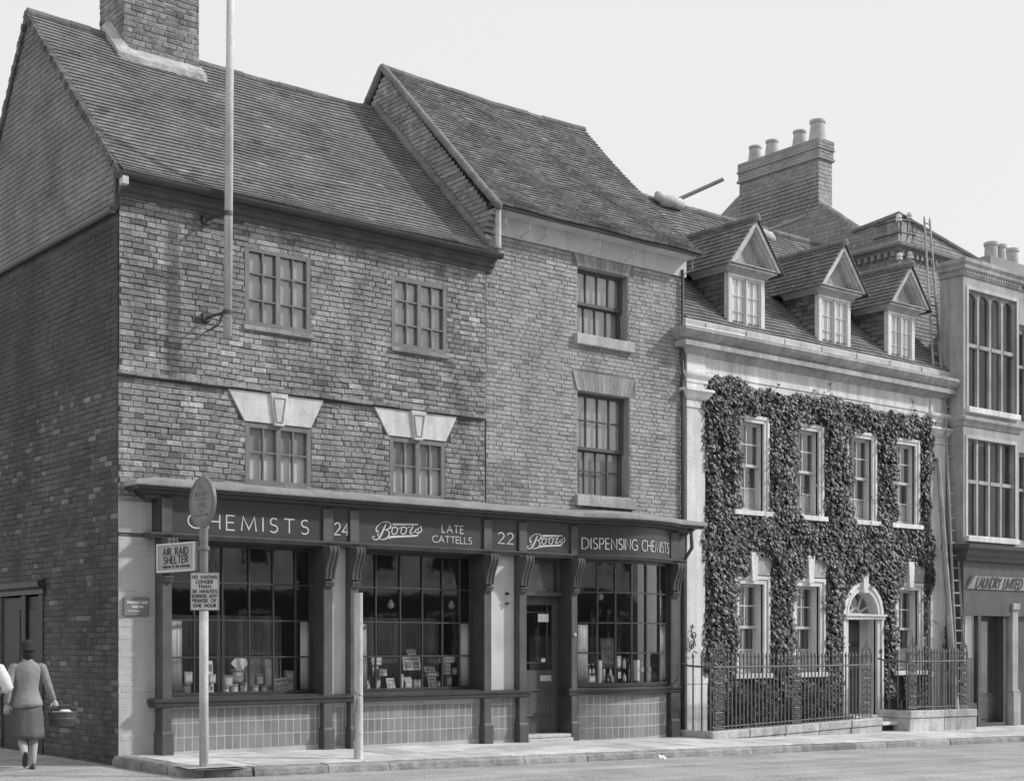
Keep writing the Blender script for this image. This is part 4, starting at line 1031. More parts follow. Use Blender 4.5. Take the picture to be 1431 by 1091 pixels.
# fan of cards
cxx, czz = ux(230+688/6.505,.38), vz(335,880+330/6.505,.38)
T = thing('card_fan', 'fan of pale cards spread on top of the large tin in the left display window', 'cards', (cxx,.38,czz), GG)
for i in range(5):
    b = MB(); a = RAD(-50+25*i); e1 = Vector((math.cos(a),0,-math.sin(a))); e2 = Vector((math.sin(a),0,math.cos(a)))
    b.obox(Vector((cxx,.38+.006*i,czz-.03))+e2*.09, e1*.045, (0,.002,0), e2*.08); link('card', b, M_WHITE, T)
def g2(kind, X0, Y0, X1, Y1, Y, lab, m=None): good(kind, 500+X0/8.418, 880+Y0/8.418, 500+X1/8.418, 880+Y1/8.418, Y, lab, m=m)
W2 = ' in the middle display window'
g2('box', 155,320,282,366, .36, 'topmost pale carton of the tall pile by the left edge'+W2, M_CARTON); g2('box', 158,368,278,412, .36, 'second carton down in the tall pile by the left edge'+W2)
g2('box', 172,415,244,544, .38, 'upright narrow carton under the pile by the left edge'+W2); g2('box', 215,546,270,696, .38, 'plain pedestal box at the foot of the left pile'+W2)
g2('box', 250,455,345,500, .26, 'upper flat carton left of centre'+W2); g2('box', 250,502,345,540, .26, 'lower flat carton left of centre'+W2)
g2('card', 352,565,446,690, .28, 'framed picture card with two dark panels'+W2)
g2('card', 592,228,690,290, .46, 'small framed sign at the very top of the centre display'+W2)
g2('card', 540,308,748,470, .42, 'wide board of small pictures at the centre'+W2)
g2('card', 555,548,640,600, .30, 'small dark card below the wide board'+W2); g2('box', 560,602,640,682, .30, 'patterned carton below the small dark card'+W2)
g2('box', 664,582,748,678, .32, 'striped carton right of the patterned one'+W2); g2('box', 512,515,538,692, .24, 'thin upright box beside the second glazing bar'+W2)
g2('card', 795,428,918,490, .40, 'pale angled sign above the tray of goods right of centre'+W2)
g2('box', 800,492,955,550, .34, 'shallow tray of small goods right of centre'+W2, M_TIN); g2('card', 840,555,935,680, .28, 'white show card under the shallow tray'+W2)
g2('box', 1012,305,1140,345, .38, 'top carton of the column by the right curtain'+W2); g2('box', 1012,347,1140,386, .38, 'second carton of the column by the right curtain'+W2)
g2('box', 1020,390,1094,440, .38, 'third carton of the column by the right curtain'+W2); g2('box', 1020,442,1094,482, .38, 'fourth carton of the column by the right curtain'+W2); g2('box', 1018,484,1094,526, .38, 'fifth carton of the column by the right curtain'+W2)
g2('box', 1045,535,1108,665, .40, 'grey pedestal box at the foot of the right column'+W2, M_TIN); g2('box', 1126,440,1168,524, .34, 'small upright carton next to the right curtain'+W2)
g2('tin', 948,602,980,668, .28, 'tiny canister between the tray and the right column'+W2)
g2('card', 92,600,150,700, .2, 'leaning pale card in the bottom left corner'+W2)
def g3(kind, X0, Y0, X1, Y1, Y, lab, m=None): good(kind, 800+X0/9.54, 870+Y0/9.54, 800+X1/9.54, 870+Y1/9.54, Y, lab, m=m)
W3 = ' in the bowed window'
g3('bottle', 222,545,258,690, .02, 'dark bottle, left one of the pair by the left curtain'+W3); g3('bottle', 270,545,304,688, .02, 'dark bottle, right one of the pair by the left curtain'+W3)
g3('box', 215,692,312,798, .02, 'grey box carrying the pair of dark bottles'+W3, M_TIN)
g3('roll', 350,500,412,798, -.02, 'tall white roll on the left side'+W3); g3('roll', 850,495,912,770, -.02, 'tall white roll right of the middle'+W3)
g3('box', 600,438,650,600, .05, 'white upright carton raised in the middle'+W3); g3('bottle', 690,470,724,608, .0, 'pale capped bottle raised beside the white carton'+W3, M_CURT)
g3('box', 600,612,655,770, .05, 'dark stand under the white upright carton'+W3, M_DARKW); g3('bottle', 690,670,725,778, -.08, 'short pale bottle in the bottom row at the centre'+W3, M_CURT)
g3('bottle', 762,540,784,778, .0, 'slim pale bottle beside the centre bar'+W3, M_CURT); g3('bottle', 925,530,965,668, .05, 'dark bottle with pale label right of the tall roll'+W3)
g3('bottle', 1028,522,1062,662, .08, 'dark bottle with square label near the right curtain'+W3); g3('box', 1005,655,1055,768, .08, 'pale stand under the bottle near the right curtain'+W3); g3('box', 1085,655,1130,765, .1, 'pale carton against the right curtain'+W3)
g3('bottle', 470,680,500,790, -.08, 'small bottle low on the left of centre'+W3); g3('bottle', 505,600,530,720, -.05, 'clear pale bottle left of centre above the small ones'+W3, M_CURT)
g3('box', 412,610,440,796, .03, 'narrow carton just right of the left tall roll'+W3); g3('bottle', 530,690,560,790, -.08, 'round bottle second from the left of centre'+W3, M_CURT)
g3('card', 395,205,570,600, .45, 'tall draped show card behind the bottles'+W3, M_BLINDG)
# curtains
def curtain(x0, x1, y, z0, z1, lab):
    mb = MB(); n = 26; V = []
    for i in range(n+1):
        x = x0+(x1-x0)*i/n; yy = y+.022*math.sin(i*1.9)+.012*math.sin(i*4.3)
        for z, k in ((z0,1.0),((z0+z1)/2,.9),(z1,.6)):
            V.append((x0+(x-x0)*(1 if z != (z0+z1)/2 else .97), y+(yy-y)*k, z))
    mb.add(V, [(3*i+k, 3*i+3+k, 3*i+4+k, 3*i+1+k) for i in range(n) for k in range(2)])
    o = link('curtain', mb, M_CURT, None, smooth=True); sm = o.modifiers.new('s','SOLIDIFY'); sm.thickness = .004
    tag(o, lab, 'curtain', 'short curtains in the shop windows')
curtain(ux(239.5,.2), ux(252,.2), .18, .84, 1.90, 'pleated pale half curtain at the left end of the left display window')
curtain(ux(419,.2), P2[0]-.02, .18, .86, 1.90, 'pleated pale half curtain at the right end of the left display window')
curtain(ux(505,.2), ux(510.5,.2), .18, .84, 1.88, 'narrow pale half curtain at the left end of the middle display window')
curtain(ux(643,.2), P4[0]-.02, .18, .86, 1.90, 'pleated pale half curtain at the right end of the middle display window')
curtain(ux(808,-.05), ux(821,-.05), -.04, .86, 1.90, 'pleated pale half curtain at the left end of the bowed window')
curtain(ux(921,-.12), B1-.06, -.13, .90, 1.90, 'pleated pale half curtain at the right end of the bowed window')
# hanging lamps inside
for (u, v, Y, lab) in ((306+0,0,0,''),):
    pass
for u, v, Y, lab in ((546,844,.7,'small bare lamp hanging on the left in the middle display window'), (631,845,.7,'small bare lamp hanging on the right in the middle display window'), (839,833,.6,'pale glass lampshade hanging on the left in the bowed window'), (912,862,.6,'pale glass lampshade hanging low on the right in the bowed window')):
    x_, z_ = ux(u, Y), vz(u, v, Y); T = thing('hanging_lamp', lab, 'lamp', (x_, Y, z_), 'lamps hanging in the shop windows')
    b = MB(); b.tube([(x_,Y,z_+.06),(x_,Y,3.19)], .004, 5); link('flex', b, M_DARKW, T)
    b = MB(); b.lathe((x_,Y,z_-.07), [(.02,0),(.055,.03),(.06,.07),(.03,.13),(.02,.15)], 14); link('lamp_shade', b, M_PORC, T, smooth=True)

# nameplate on the pale pier
pu0,pu1,pv0,pv1 = 171,206,834,860
T = thing('nameplate', 'small dark nameplate with pale lines of writing on the painted brick pier', 'plaque', (ux(188),-.03,vz(188,847)))
mb = MB(); mb.box(ux(pu0), ux(pu1), -.055, -.02, vz(188,pv1), vz(188,pv0)); link('plate', mb, M_SIGNG, T, bevel=.006)
mb = MB(); tf = onf(-.056)
zq = lambda v: vz(188, v)
text(mb, 'S.F.BURGESS & SONS', tf, ux(174.8), ux(203.6), zq(843.2), zq(839.8), .2, .22)
text(mb, 'SOLICITORS', tf, ux(182), ux(197.5), zq(848.9), zq(846.2), .2, .25)
text(mb, 'UPPER ENTRANCE'.replace('P','P'), tf, ux(176), ux(193.5), zq(854.4), zq(852.8), .18, .25)
link('lettering', mb, M_WHITE, T)
# ================================================================== IVY-CLAD STONE HOUSE
XI0, XI1 = 11.32, 19.68
I_ = thing('georgian_house', 'lower stone-trimmed house covered in ivy, with three pedimented dormers in its roof', 'house', (XI0,0,0))
UW = [(ux(q)-.89, ux(q)-.13) for q in (1071.5, 1148, 1222, 1282)]
LW = [(ux(q)-.88, ux(q)-.15) for q in (1072.5, 1150, 1287)]
ZU = (4.20, 5.92); ZL = (1.00, 2.74)
DX = (16.28, 17.02); DC = 16.68
holes = [(a,b,ZU[0],ZU[1]) for a,b in UW]+[(a,b,ZL[0],ZL[1]) for a,b in LW]
dh = (DC-.50, DC+.50, -.4, 2.85)
mb = MB(); holed(mb, FR_front(0), XI0, XI1, -.4, 7.6, holes=holes+[dh], depth=.04)
link('front_wall', mb, M_MORTA, I_)
mb = MB(); mb.quad((XI0,7.0,-.4),(XI1,7.0,-.4),(XI1,7.0,7.7),(XI0,7.0,7.7)); link('rear_wall', mb, M_MORTA, I_)
mb = MB()
bricks(mb, FR_front(0), 11.75, 19.2, 1.0, 6.6, holes=[(h[0]-.02,h[1]+.02,h[2],h[3]) for h in holes]+[(dh[0]-.1,dh[1]+.1,0,3.0)], course=.0835, tone=lambda R,a,z: .6+.4*R.random(), rs=81)
link('brickwork', mb, M_BRICKA, I_)
# windows with stone architraves
def stonewin(x0, x1, z0, z1, upper, lab=None):
    W = .13 if upper else .15
    m = MB()
    for k, (d, o) in enumerate(((.05,0.0),(.075,.09))):   # stepped architrave
        a0, a1, b1 = x0-W+(.0 if k else 0), x1+W, z1+W
        if k == 0:
            m.box(x0-W, x0, -.05, .30, z0-.02, z1+W); m.box(x1, x1+W, -.05, .30, z0-.02, z1+W); m.box(x0, x1, -.05, .30, z1, z1+W)
        else:
            m.box(x0-W-.01, x0-W+.06, -.075, -.052, z0-.02, z1+W+.01); m.box(x1+W-.06, x1+W+.01, -.075, -.052, z0-.02, z1+W+.01); m.box(x0-W+.06, x1+W-.06, -.075, -.052, z1+W-.06, z1+W+.01)
    o = link('window_surround', m, M_STONE, I_, bevel=.005)
    s = MB(); s.box(x0-W-.06, x1+W+.06, -.14, .28, z0-.12, z0-.022); link('window_sill', s, M_STONE, o, bevel=.008)
    if not upper:
        s = MB(); c = (x0+x1)/2; s.prism([(c-.07,z1+.05),(c+.07,z1+.05),(c+.11,z1+.62),(c-.11,z1+.62)], 'y', -.13, -.08+.1); link('keystone', s, M_STONE, o, bevel=.006)
        s = MB(); s.prism([(x0-W-.02,z1+W+.03),(x1+W+.02,z1+W+.03),(x1+W+.14,z1+.56),(x0-W-.14,z1+.56)], 'y', -.045, .0); link('lintel', s, M_STONEG, o, bevel=.005)
    zm = (z0+z1)/2+.02; c = (x0+x1)/2; yf = .08 if upper else .14
    bk = [('dark_backing', M_DARK, z0, z1)]
    grid_window(I_, 'window', x0, x1, zm-.025, z1, yf, [c], [(zm+z1)/2], fw=.055, bw_=.028, depth=.04, mframe=M_WINW, mglass=M_GLASS, back=[('dark_backing', M_ROOM, zm, z1)], backy=.12)  # dark sheet close behind the panes stands for the unlit room
    grid_window(I_, 'window', x0, x1, z0, zm+.025, yf+.045, [c], [(zm+z0)/2], fw=.055, bw_=.028, depth=.04, mframe=M_WINW, mglass=M_GLASS, back=[('dark_backing', M_ROOM, (zm+z0)/2, zm), ('net_curtain', M_BLIND, z0, (z0+zm)/2)], backy=.08)
for a, b in UW: stonewin(a, b, ZU[0], ZU[1], True)
for a, b in LW: stonewin(a, b, ZL[0], ZL[1], False)
# pilasters
PA = [(11.30, 11.80), (19.08, 19.64)]
for a, b in PA:
    for nm, zz, e in (('pilaster', 0, 0),):
        m = MB(); z0 = gz(a,0)-.1; z = .95
        m.box(a, b, -.08, 0, .95, 6.03)
        m.box(a-.04, b+.04, -.12, 0, .80, .947); m.box(a-.03, b+.03, -.11, 0, z0, .797)
        pl = link('pilaster', m, M_STONE, I_, bevel=.006)
        m = MB(); hx_ = a+.04
        path = [(a,0),(a,-.08),(b,-.08),(b,0)]
        m.sweep(path, [(0,6.035),(.02,6.035),(.02,6.07),(0,6.08)]); m.sweep(path, [(0,6.19),(.02,6.19),(.05,6.23),(.09,6.30),(.10,6.33),(.13,6.34),(.13,6.39),(0,6.40)])
        m.sweep(path, [(0,6.42),(.02,6.42),(.02,6.50),(.04,6.51),(.04,6.58),(.06,6.60),(.10,6.64),(.11,6.68),(.11,6.70),(0,6.71)])
        link('capital', m, M_STONE, pl)
        m = MB(); m.box(a+.002, b-.002, -.078, 0, 6.03, 6.74); link('capital_block', m, M_STONE, pl)
# frieze & cornice
m = MB(); m.box(XI0, XI1-.02, -.05, 0, 6.712, 7.04); 
for a, b in PA: m.box(a, b, -.085, -.052, 6.712, 7.04)
link('frieze', m, M_STONE, I_)
m = MB()
for x in (12.6, 13.9, 15.2, 16.5, 17.8): m.box(x, x+.006, -.0535, -.0515, 6.72, 7.03)
link('frieze_joint', m, M_STONEG, I_)
m = MB(); m.box(11.85, 19.05, -.03, 0, 6.5, 6.71); link('architrave', m, M_STONE, I_)
cp = [(XI0-.02, 0.12), (XI0-.02, -.04), (XI1-.05, -.04), (XI1-.05, .12)]
m = MB(); m.sweep(cp, [(-.1,7.03),(.03,7.03),(.05,7.07),(.10,7.12),(.14,7.15),(.12,7.155),(.25,7.145),(.26,7.15),(.26,7.24),(.22,7.25),(.22,7.28),(.27,7.30),(.34,7.36),(.36,7.40),(.38,7.41),(.38,7.46),(-.1,7.50)]); co = link('cornice', m, M_STONEG, I_)
m = MB(); m.sweep(cp, [(-.1,7.49),(.10,7.475),(.37,7.468),(.37,7.475),(.12,7.50),(.12,7.66),(.02,7.72),(-.1,7.72)]); link('blocking_course', m, M_STONEM, co)
m = MB(); R = random.Random(6)
for x in [XI0+.4+i*1.15 for i in range(7)]: m.box(x, x+.012, -.172, -.155, 7.52, 7.66)
link('lead_clip', m, M_LEAD, co)
m = MB(); fillet(m, [(XI0-.3,-.30,7.49),(12.6,-.34,7.49)], .035); link('broken_edge', m, M_STONE, co)
# roof
RY, RZ = 3.5, 11.28
def SI(s, t): 
    x = XI0-.02+(19.86-XI0)*s; y = -.08+(RY+.08)*t; z = 7.70+(RZ-7.70)*t-.03*math.sin(math.pi*t)+.01*math.sin(s*20+t*7)
    return Vector((x, y, z))
m = MB(); tiles(m, SI, 50, 40, rs=91, tonev=.18, jit=.6, base=1.2)
roofI = link('roof', m, M_TILE, I_)
m = MB(); V = [tuple(SI(s, t)+Vector((0,.012,-.02))) for s in (0,1) for t in (0,1)]; m.add(V, [(0,2,3,1)]); m.quad((XI0,RY,RZ-.02),(19.86,RY,RZ-.02),(19.86,7.2,7.6),(XI0,7.2,7.6)); 
m.add([(XI0,-.05,7.6),(XI0,RY,RZ-.04),(XI0,7.2,7.6)], [(0,1,2)]); link('roof_underlay', m, M_FASC, roofI)
m = MB(); ridge(m, (11.4,RY,RZ+.02), (19.86,RY,RZ+.02), .08, .45, 25); link('ridge_tiles', m, M_CEMENTD, roofI)
# dormers
DR = [(ux(a, .03), ux(b, .03), 0) for a, b in ((1018, 1069), (1144.5, 1189), (1241.5, 1278.5))]
def zr_i(y): return 7.70+(RZ-7.70)*(y+.08)/(RY+.08)
for i, (x0, x1, _) in enumerate(DR):
    D = bpy.data.objects.new('dormer', None); COL.objects.link(D); D.parent = I_
    c = (x0+x1)/2; yf = 0.03; zb, zt = 7.66, 8.81; W = x1-x0
    # front frame
    m = MB(); m.box(x0, x0+.11, yf, yf+.12, zb, zt); m.box(x1-.11, x1, yf, yf+.12, zb, zt); m.box(x0+.11, x1-.11, yf, yf+.12, zb, zb+.07); m.box(x0+.11, x1-.11, yf, yf+.12, zt-.06, zt)
    link('dormer_frame', m, M_STONE, D, bevel=.006)
    def sub_window(x0_, x1_):
        mm_ = MB(); a, b, y = x0_, x1_, yf+.03; f = .035
        mm_.box(a, a+f, y, y+.04, zb+.07, zt-.06); mm_.box(b-f, b, y, y+.04, zb+.07, zt-.06); mm_.box(a+f, b-f, y, y+.04, zb+.07, zb+.11); mm_.box(a+f, b-f, y, y+.04, zt-.10, zt-.06)
        cc = (a+b)/2; mm_.box(cc-.008, cc+.008, y+.008, y+.034, zb+.11, zt-.10)
        for q in (1, 2): z = zb+.11+(zt-zb-.21)*q/3; mm_.box(a+f, cc-.008, y+.009, y+.033, z-.008, z+.008); mm_.box(cc+.008, b-f, y+.009, y+.033, z-.008, z+.008)
        link('dormer_casement', mm_, M_WINW, D)
        g = MB(); g.quad((a,y+.025,zb+.1),(b,y+.025,zb+.1),(b,y+.025,zt-.08),(a,y+.025,zt-.08)); link('dormer_glass', g, M_GLASS, D)
    m_ = (x0+x1)/2; sub_window(x0+.11, m_-.02); sub_window(m_+.02, x1-.11)
    g = MB(); g.box(m_-.02, m_+.02, yf, yf+.1, zb+.07, zt-.06); link('mullion', g, M_WINW, D)
    g = MB(); g.quad((x0+.1,yf+.074,zb),(x1-.1,yf+.074,zb),(x1-.1,yf+.074,zt),(x0+.1,yf+.074,zt)); link('dormer_blind', g, M_CURT, D)
    # cheeks hung with tiles
    ybk = (zt-7.70)/(RZ-7.70)*(RY+.08)-.08
    for sx, xx in ((-1, x0), (1, x1)):
        m = MB(); m.prism([(yf+.1,zb),(ybk,zt+.05),(yf+.1,zt+.05)], 'x', xx+(0.01 if sx < 0 else -.05), xx+(.05 if sx < 0 else -.01)); ck = link('cheek', m, M_FASC, D)
        m = MB(); zz = zb+.02; R = random.Random(i)
        while zz < zt-.02:
            ye = (zz+.05-7.70)/(RZ-7.70)*(RY+.08)-.08; y = yf+.12
            while y < ye:
                y2 = min(y+.16, ye); 
                if y2-y > .02:
                    xa = xx-sx*.0; m.add([(xx+sx*.028,y+.002,zz),(xx+sx*.028,y2-.002,zz),(xx+sx*.008,y2-.002,zz+.13),(xx+sx*.008,y+.002,zz+.13),(xx,y+.002,zz),(xx,y2-.002,zz)], [(0,1,2,3),(4,5,1,0),(0,3,4),(5,2,1)], .6+.7*R.random())
                y = y2
            zz += .105
        link('cheek_tiles', m, M_TILE, ck)
    # entablature and pediment
    ov = .20
    m = MB(); pth = [(x0-.04, ybk-.1), (x0-.04, yf), (x1+.04, yf), (x1+.04, ybk-.1)]
    m.sweep(pth, [(-.05,zt+.001),(.02,zt+.001),(.04,zt+.04),(.12,zt+.08),(.15,zt+.09),(.15,zt+.13),(-.05,zt+.14)]); link('dormer_cornice', m, M_STONEG, D)
    ez = zt+.145; xa, xb_ = x0-.17, x1+.27; c = (xa+xb_)/2; pz = ez+.61*(xb_-xa); yq = yf-.20
    m = MB()
    for s in (-1, 1):
        e = Vector((c+s*(xb_-xa)/2, 0, ez)); p = Vector((c, 0, pz)); d = (p-e).normalized(); nn = Vector((-d.z*s*-1, 0, abs(d.x))) 
        nn = Vector((s*d.z if d.z > 0 else 0, 0, abs(d.x))); inn = -nn
        a, b = e, p
        for k, (o0, o1, y_) in enumerate(((0.0, .07, yq), (.07, .13, yq+.05), (.13, .18, yq+.11))):
            q0, q1, q2, q3 = a+inn*o0, b+Vector((0,0,-o0/abs(d.x))), b+Vector((0,0,-o1/abs(d.x))), a+inn*o1
            # meet at the vertical centre line and at the cornice top
            def base(o): return Vector((e.x-s*o/abs(d.z), 0, ez))
            P = [base(o0), Vector((c,0,pz-o0/abs(d.x))), Vector((c,0,pz-o1/abs(d.x))), base(o1)]
            m.prism([(p_.x, p_.z) for p_ in P], 'y', y_, yf+.06)
    link('pediment_moulding', m, M_STONEM, D)
    m = MB(); m.add([(xa+.1,yf+.04,ez),(xb_-.1,yf+.04,ez),(c,yf+.04,pz-.12)], [(0,1,2)]); m.box(xa+.08, xb_-.08, yq+.02, yf+.04, ez-.003, ez+.02); link('tympanum', m, M_STONEG, D)
    # little roof
    m = MB(); yr = (pz+.02-7.70)/(RZ-7.70)*(RY+.08)-.08; ye = (ez-7.70)/(RZ-7.70)*(RY+.08)-.08
    for s in (-1, 1):
        def SD(q, t, s=s):
            e0 = Vector((c+s*(xb_-xa+.10)/2, yq-.03, ez-.06)); p0 = Vector((c, yq-.03, pz+.03)); e1 = Vector((e0.x, ye, e0.z)); p1 = Vector((c, yr, p0.z))
            A0 = e0.lerp(p0, t); A1 = e1.lerp(p1, t); return A0.lerp(A1, q if s > 0 else 1-q) 
        tiles(m, SD, 13, 10, rs=100+i*2+s, tonev=.18, jit=.8, base=1.15, lift=.034, thick=.03)
        # underlay
        m.add([tuple(SD(0,0)), tuple(SD(1,0)), tuple(SD(1,1)), tuple(SD(0,1))], [(0,1,2,3)], .4)
    link('dormer_roof', m, M_TILE, D)
    m = MB(); ridge(m, (c, yq-.06, pz+.05), (c, yr, pz+.05), .075, .35, 3); m.lathe((c, yq-.02, pz-.02), [(.07,0),(.075,.08),(.05,.13),(.02,.15)], 10); link('dormer_ridge', m, M_CEMENTD, D)
# front door with arched head
ZS = 2.18; RO, RI = .68, .50; 
m = MB()
def ring(m, r0, r1, y0, y1, n=20, a0=0, a1=180):
    for k in range(n):
        t0, t1 = RAD(a0+(a1-a0)*k/n), RAD(a0+(a1-a0)*(k+1)/n)
        m.prism([(DC+r0*math.cos(t0),ZS+r0*math.sin(t0)),(DC+r1*math.cos(t0),ZS+r1*math.sin(t0)),(DC+r1*math.cos(t1),ZS+r1*math.sin(t1)),(DC+r0*math.cos(t1),ZS+r0*math.sin(t1))], 'y', y0, y1)
ring(m, RI+.0, RO, -.06, .0); ring(m, RO-.07, RO+.01, -.085, -.062); ring(m, RI, RI+.05, -.075, -.062)
m.box(DC-RO, DC-RI, -.06, .0, -.2, ZS); m.box(DC+RI, DC+RO, -.06, .0, -.2, ZS)
m.box(DC+RO-.07, DC+RO+.01, -.085, -.062, .1, ZS); m.box(DC-RO-.01, DC-RO+.07, -.085, -.062, .1, ZS)
m.box(DC-RO, DC+RO, -.13, -.088, ZS-.09, ZS); m.box(DC-RO-.02, DC+RO+.02, -.16, -.132, ZS-.03, ZS+.01)
m.box(DC+RI-.0, DC+RI+.012, .0, .42, -.2, ZS+.0); m.box(DC-RI-.012, DC-RI, .0, .42, -.2, ZS)
for k in range(16):
    t0, t1 = RAD(180*k/16), RAD(180*(k+1)/16)
    m.quad((DC+RI*math.cos(t0),0,ZS+RI*math.sin(t0)),(DC+RI*math.cos(t1),0,ZS+RI*math.sin(t1)),(DC+RI*math.cos(t1),.18,ZS+RI*math.sin(t1)),(DC+RI*math.cos(t0),.18,ZS+RI*math.sin(t0)))
ds = link('door_surround', m, M_STONE, I_)
m = MB(); m.prism([(DC-.06,ZS+.46),(DC+.06,ZS+.46),(DC+.10,ZS+.84),(DC-.10,ZS+.84)], 'y', -.14, 0); link('keystone', m, M_STONE, ds, bevel=.006)
# dark filler above arch inside the rectangular opening
m = MB()
for k in range(16):
    t0, t1 = RAD(180*k/16), RAD(180*(k+1)/16)
    m.quad((DC+RI*math.cos(t0),-.001,ZS+RI*math.sin(t0)),(DC+RI*math.cos(t1),-.001,ZS+RI*math.sin(t1)),(DC+RI*math.cos(t1),-.001,2.86),(DC+RI*math.cos(t0),-.001,2.86))
link('arch_spandrel', m, M_STONEG, ds)
m = MB()
for a in (22, 60, 120, 158): 
    t = RAD(a); m.obox((DC+.33*math.cos(t), .16, ZS+.33*math.sin(t)), (.16*math.cos(t),0,.16*math.sin(t)), (0,.015,0), (-.026*math.sin(t),0,.026*math.cos(t)))
def ring2(m, r0, r1, y0, y1): ring(m, r0, r1, y0, y1, 14)
ring2(m, .12, .18, .145, .175); ring2(m, .46, .50, .14, .18); m.box(DC-.5, DC+.5, .10, .2, ZS-.1, ZS+.04)
fo = link('fanlight', m, M_WINW, I_)
m = MB(); m.add([(DC+.5*math.cos(RAD(a)), .165, ZS+.5*math.sin(RAD(a))) for a in range(0, 181, 12)], [tuple(range(16))]); link('glass', m, M_GLASS, fo)
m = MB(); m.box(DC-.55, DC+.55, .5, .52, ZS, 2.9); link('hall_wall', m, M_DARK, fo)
m = MB(); m.box(DC-.44, DC+.44, .38, .42, .22, ZS-.1); dd = link('front_door', m, M_SHOP, I_)
m = MB()
for a, b in ((-.38,-.04),(.04,.38)):
    for z0, z1 in ((.32,.85),(1.0,1.5),(1.6,2.0)):
        m.box(DC+a, DC+b, .365, .38, z0, z1)
link('door_panel', m, M_SHOPL, dd, bevel=.01)
m = MB(); m.box(DC-.10, DC+.10, .355, .364, 1.52, 1.58); m.tube([(DC+.0,.36,1.52),(DC,.33,1.45),(DC,.36,1.38)], .012, 6); link('door_knocker', m, M_PIPEL, dd)
m = MB(); m.box(DC-.50, DC-.44, .36, .42, .2, ZS-.1); m.box(DC+.44, DC+.50, .36, .42, .2, ZS-.1); link('door_frame', m, M_WINW, dd)
m = MB(); zz = gz(17,-.8)
m.box(16.05, 17.38, -.72, -.3, zz+.13, zz+.20); m.box(16.05, 17.38, -.3, .45, zz-.1, zz+.32); link('door_step', m, M_STONE, I_, bevel=.012)
m = MB(); m.box(16.06, 17.37, -.60, -.31, zz-.1, zz+.128); link('door_step', m, M_SHOP, I_)  # dark box standing in for the shaded void under the slab
m = MB(); m.lathe((0,0,0), [(.035,0),(.04,.02),(.02,.04)], 12); m.v = [(DC+.60+p[0], -.06-p[2], 1.42+p[1]) for p in m.v]; link('bell_pull', m, M_IRON, I_)

# ---- ivy: leaves hung on the wall in overlapping clumps
IV = thing('climbing_ivy', 'thick dark ivy covering the front of the stone house around its windows and door', 'ivy', (12.2,0,0))
R = random.Random(77)
def nz2(x, z): return .5*math.sin(x*2.3+1.1)*math.sin(z*1.9+.4)+.3*math.sin(x*5.1+z*3.7)+.2*math.sin(x*9.7-z*7.3+2)
winb = [(a+.06, b+.13, ZU[0]-.06, ZU[1]+.16) for a,b in UW] + [(a-.08, b+.15, ZL[0]-.1, ZL[1]+.18) for a,b in LW]
kb = [((a+b)/2-.18, b+.26, ZL[1]+.1, ZL[1]+.55) for a,b in LW]
def ivy_ok(x, z):
    top = 6.64+.05*math.sin(x*1.7)+.035*math.sin(x*6.1)+(.07 if x < 13 else 0)-(x > 18.6)*.12
    if z > top: return False
    left = 11.78+.05*math.sin(z*3.1)-(.10 if 5.9 < z < 6.5 else 0); right = 19.12+.12*math.sin(z*2.3)+.05*math.sin(z*7)
    if z < 2.6: right -= .12*(2.6-z)
    if x < left or x > right: return False
    e = .05*math.sin(x*11+z*7)
    for i, (a, b, c, d) in enumerate(winb):
        if a+e < x < b+e*.3 and c+e < z < d+e: return False
    for (a, b, c, d) in kb:
        if a+e < x < b+e and c+e < z < d+e: return False
    if abs(x-DC) < .72+e*.5 and z < ZS: return False
    if (x-DC)**2+max(0, z-ZS)**2 < (.72+e*.5)**2 and z >= ZS: return False
    if z < .30+.12*math.sin(x*4.0): return False
    if z < 1.0 and any(a-.3 < x < b+.3 for a, b in LW) and math.sin(x*9+z*5) > -.2: return False
    return True
leaf = MB()
def add_leaf(mb, p, nrm, size, tone, R):
    nrm = nrm.normalized(); a = R.uniform(0, 2*math.pi)
    u = nrm.cross(Vector((0,0,1))); u = u.normalized() if u.length > .1 else Vector((1,0,0)); v = nrm.cross(u)
    ang = R.gauss(0, .6); dn = -v if v.z > 0 else v; dn = (dn*math.cos(ang)+u*math.sin(ang)); sd = nrm.cross(dn)
    s = size
    pts = [(-.35,0,0.0),(-.15,.42,-.06),(.12,.30,-.02),(.30,.46,-.10),(.55,.16,-.05),(.85,0,-.14),(.55,-.16,-.05),(.30,-.46,-.10),(.12,-.30,-.02),(-.15,-.42,-.06)]
    V = [tuple(p+dn*(q[0]*s)+sd*(q[1]*s)+nrm*(q[2]*s)) for q in pts]; V.append(tuple(p+dn*(.15*s)+nrm*(.05*s)))
    mb.add(V, [(10, i, (i+1) % 10) for i in range(10)], tone)
cnt = 0
while cnt < 18000:
    x, z = R.uniform(11.6, 19.4), R.uniform(.2, 6.85)
    if not ivy_ok(x, z): continue
    if R.random() < .4*max(0, math.sin(x*3.3+z*1.7+2)*math.sin(z*2.9-x*1.3)-.55)/.45: continue     # thin patches
    edge = not (ivy_ok(x+.12, z) and ivy_ok(x-.12, z) and ivy_ok(x, z+.12) and ivy_ok(x, z-.12))
    th = .07+.10*(nz2(x, z)+1)/2*2*.6
    if edge: th *= .65
    dpt = th*R.random()**.45
    p = Vector((x, -.02-dpt, z))
    nr = Vector((R.gauss(0,.45), -1, R.gauss(.45,.5)))
    add_leaf(leaf, p, nr, R.uniform(.045,.115)*(1.15 if R.random() < .2 else 1), R.uniform(.5,1.7)*(1.0 if R.random() > .06 else 1.9), R); cnt += 1
st_ = MB()
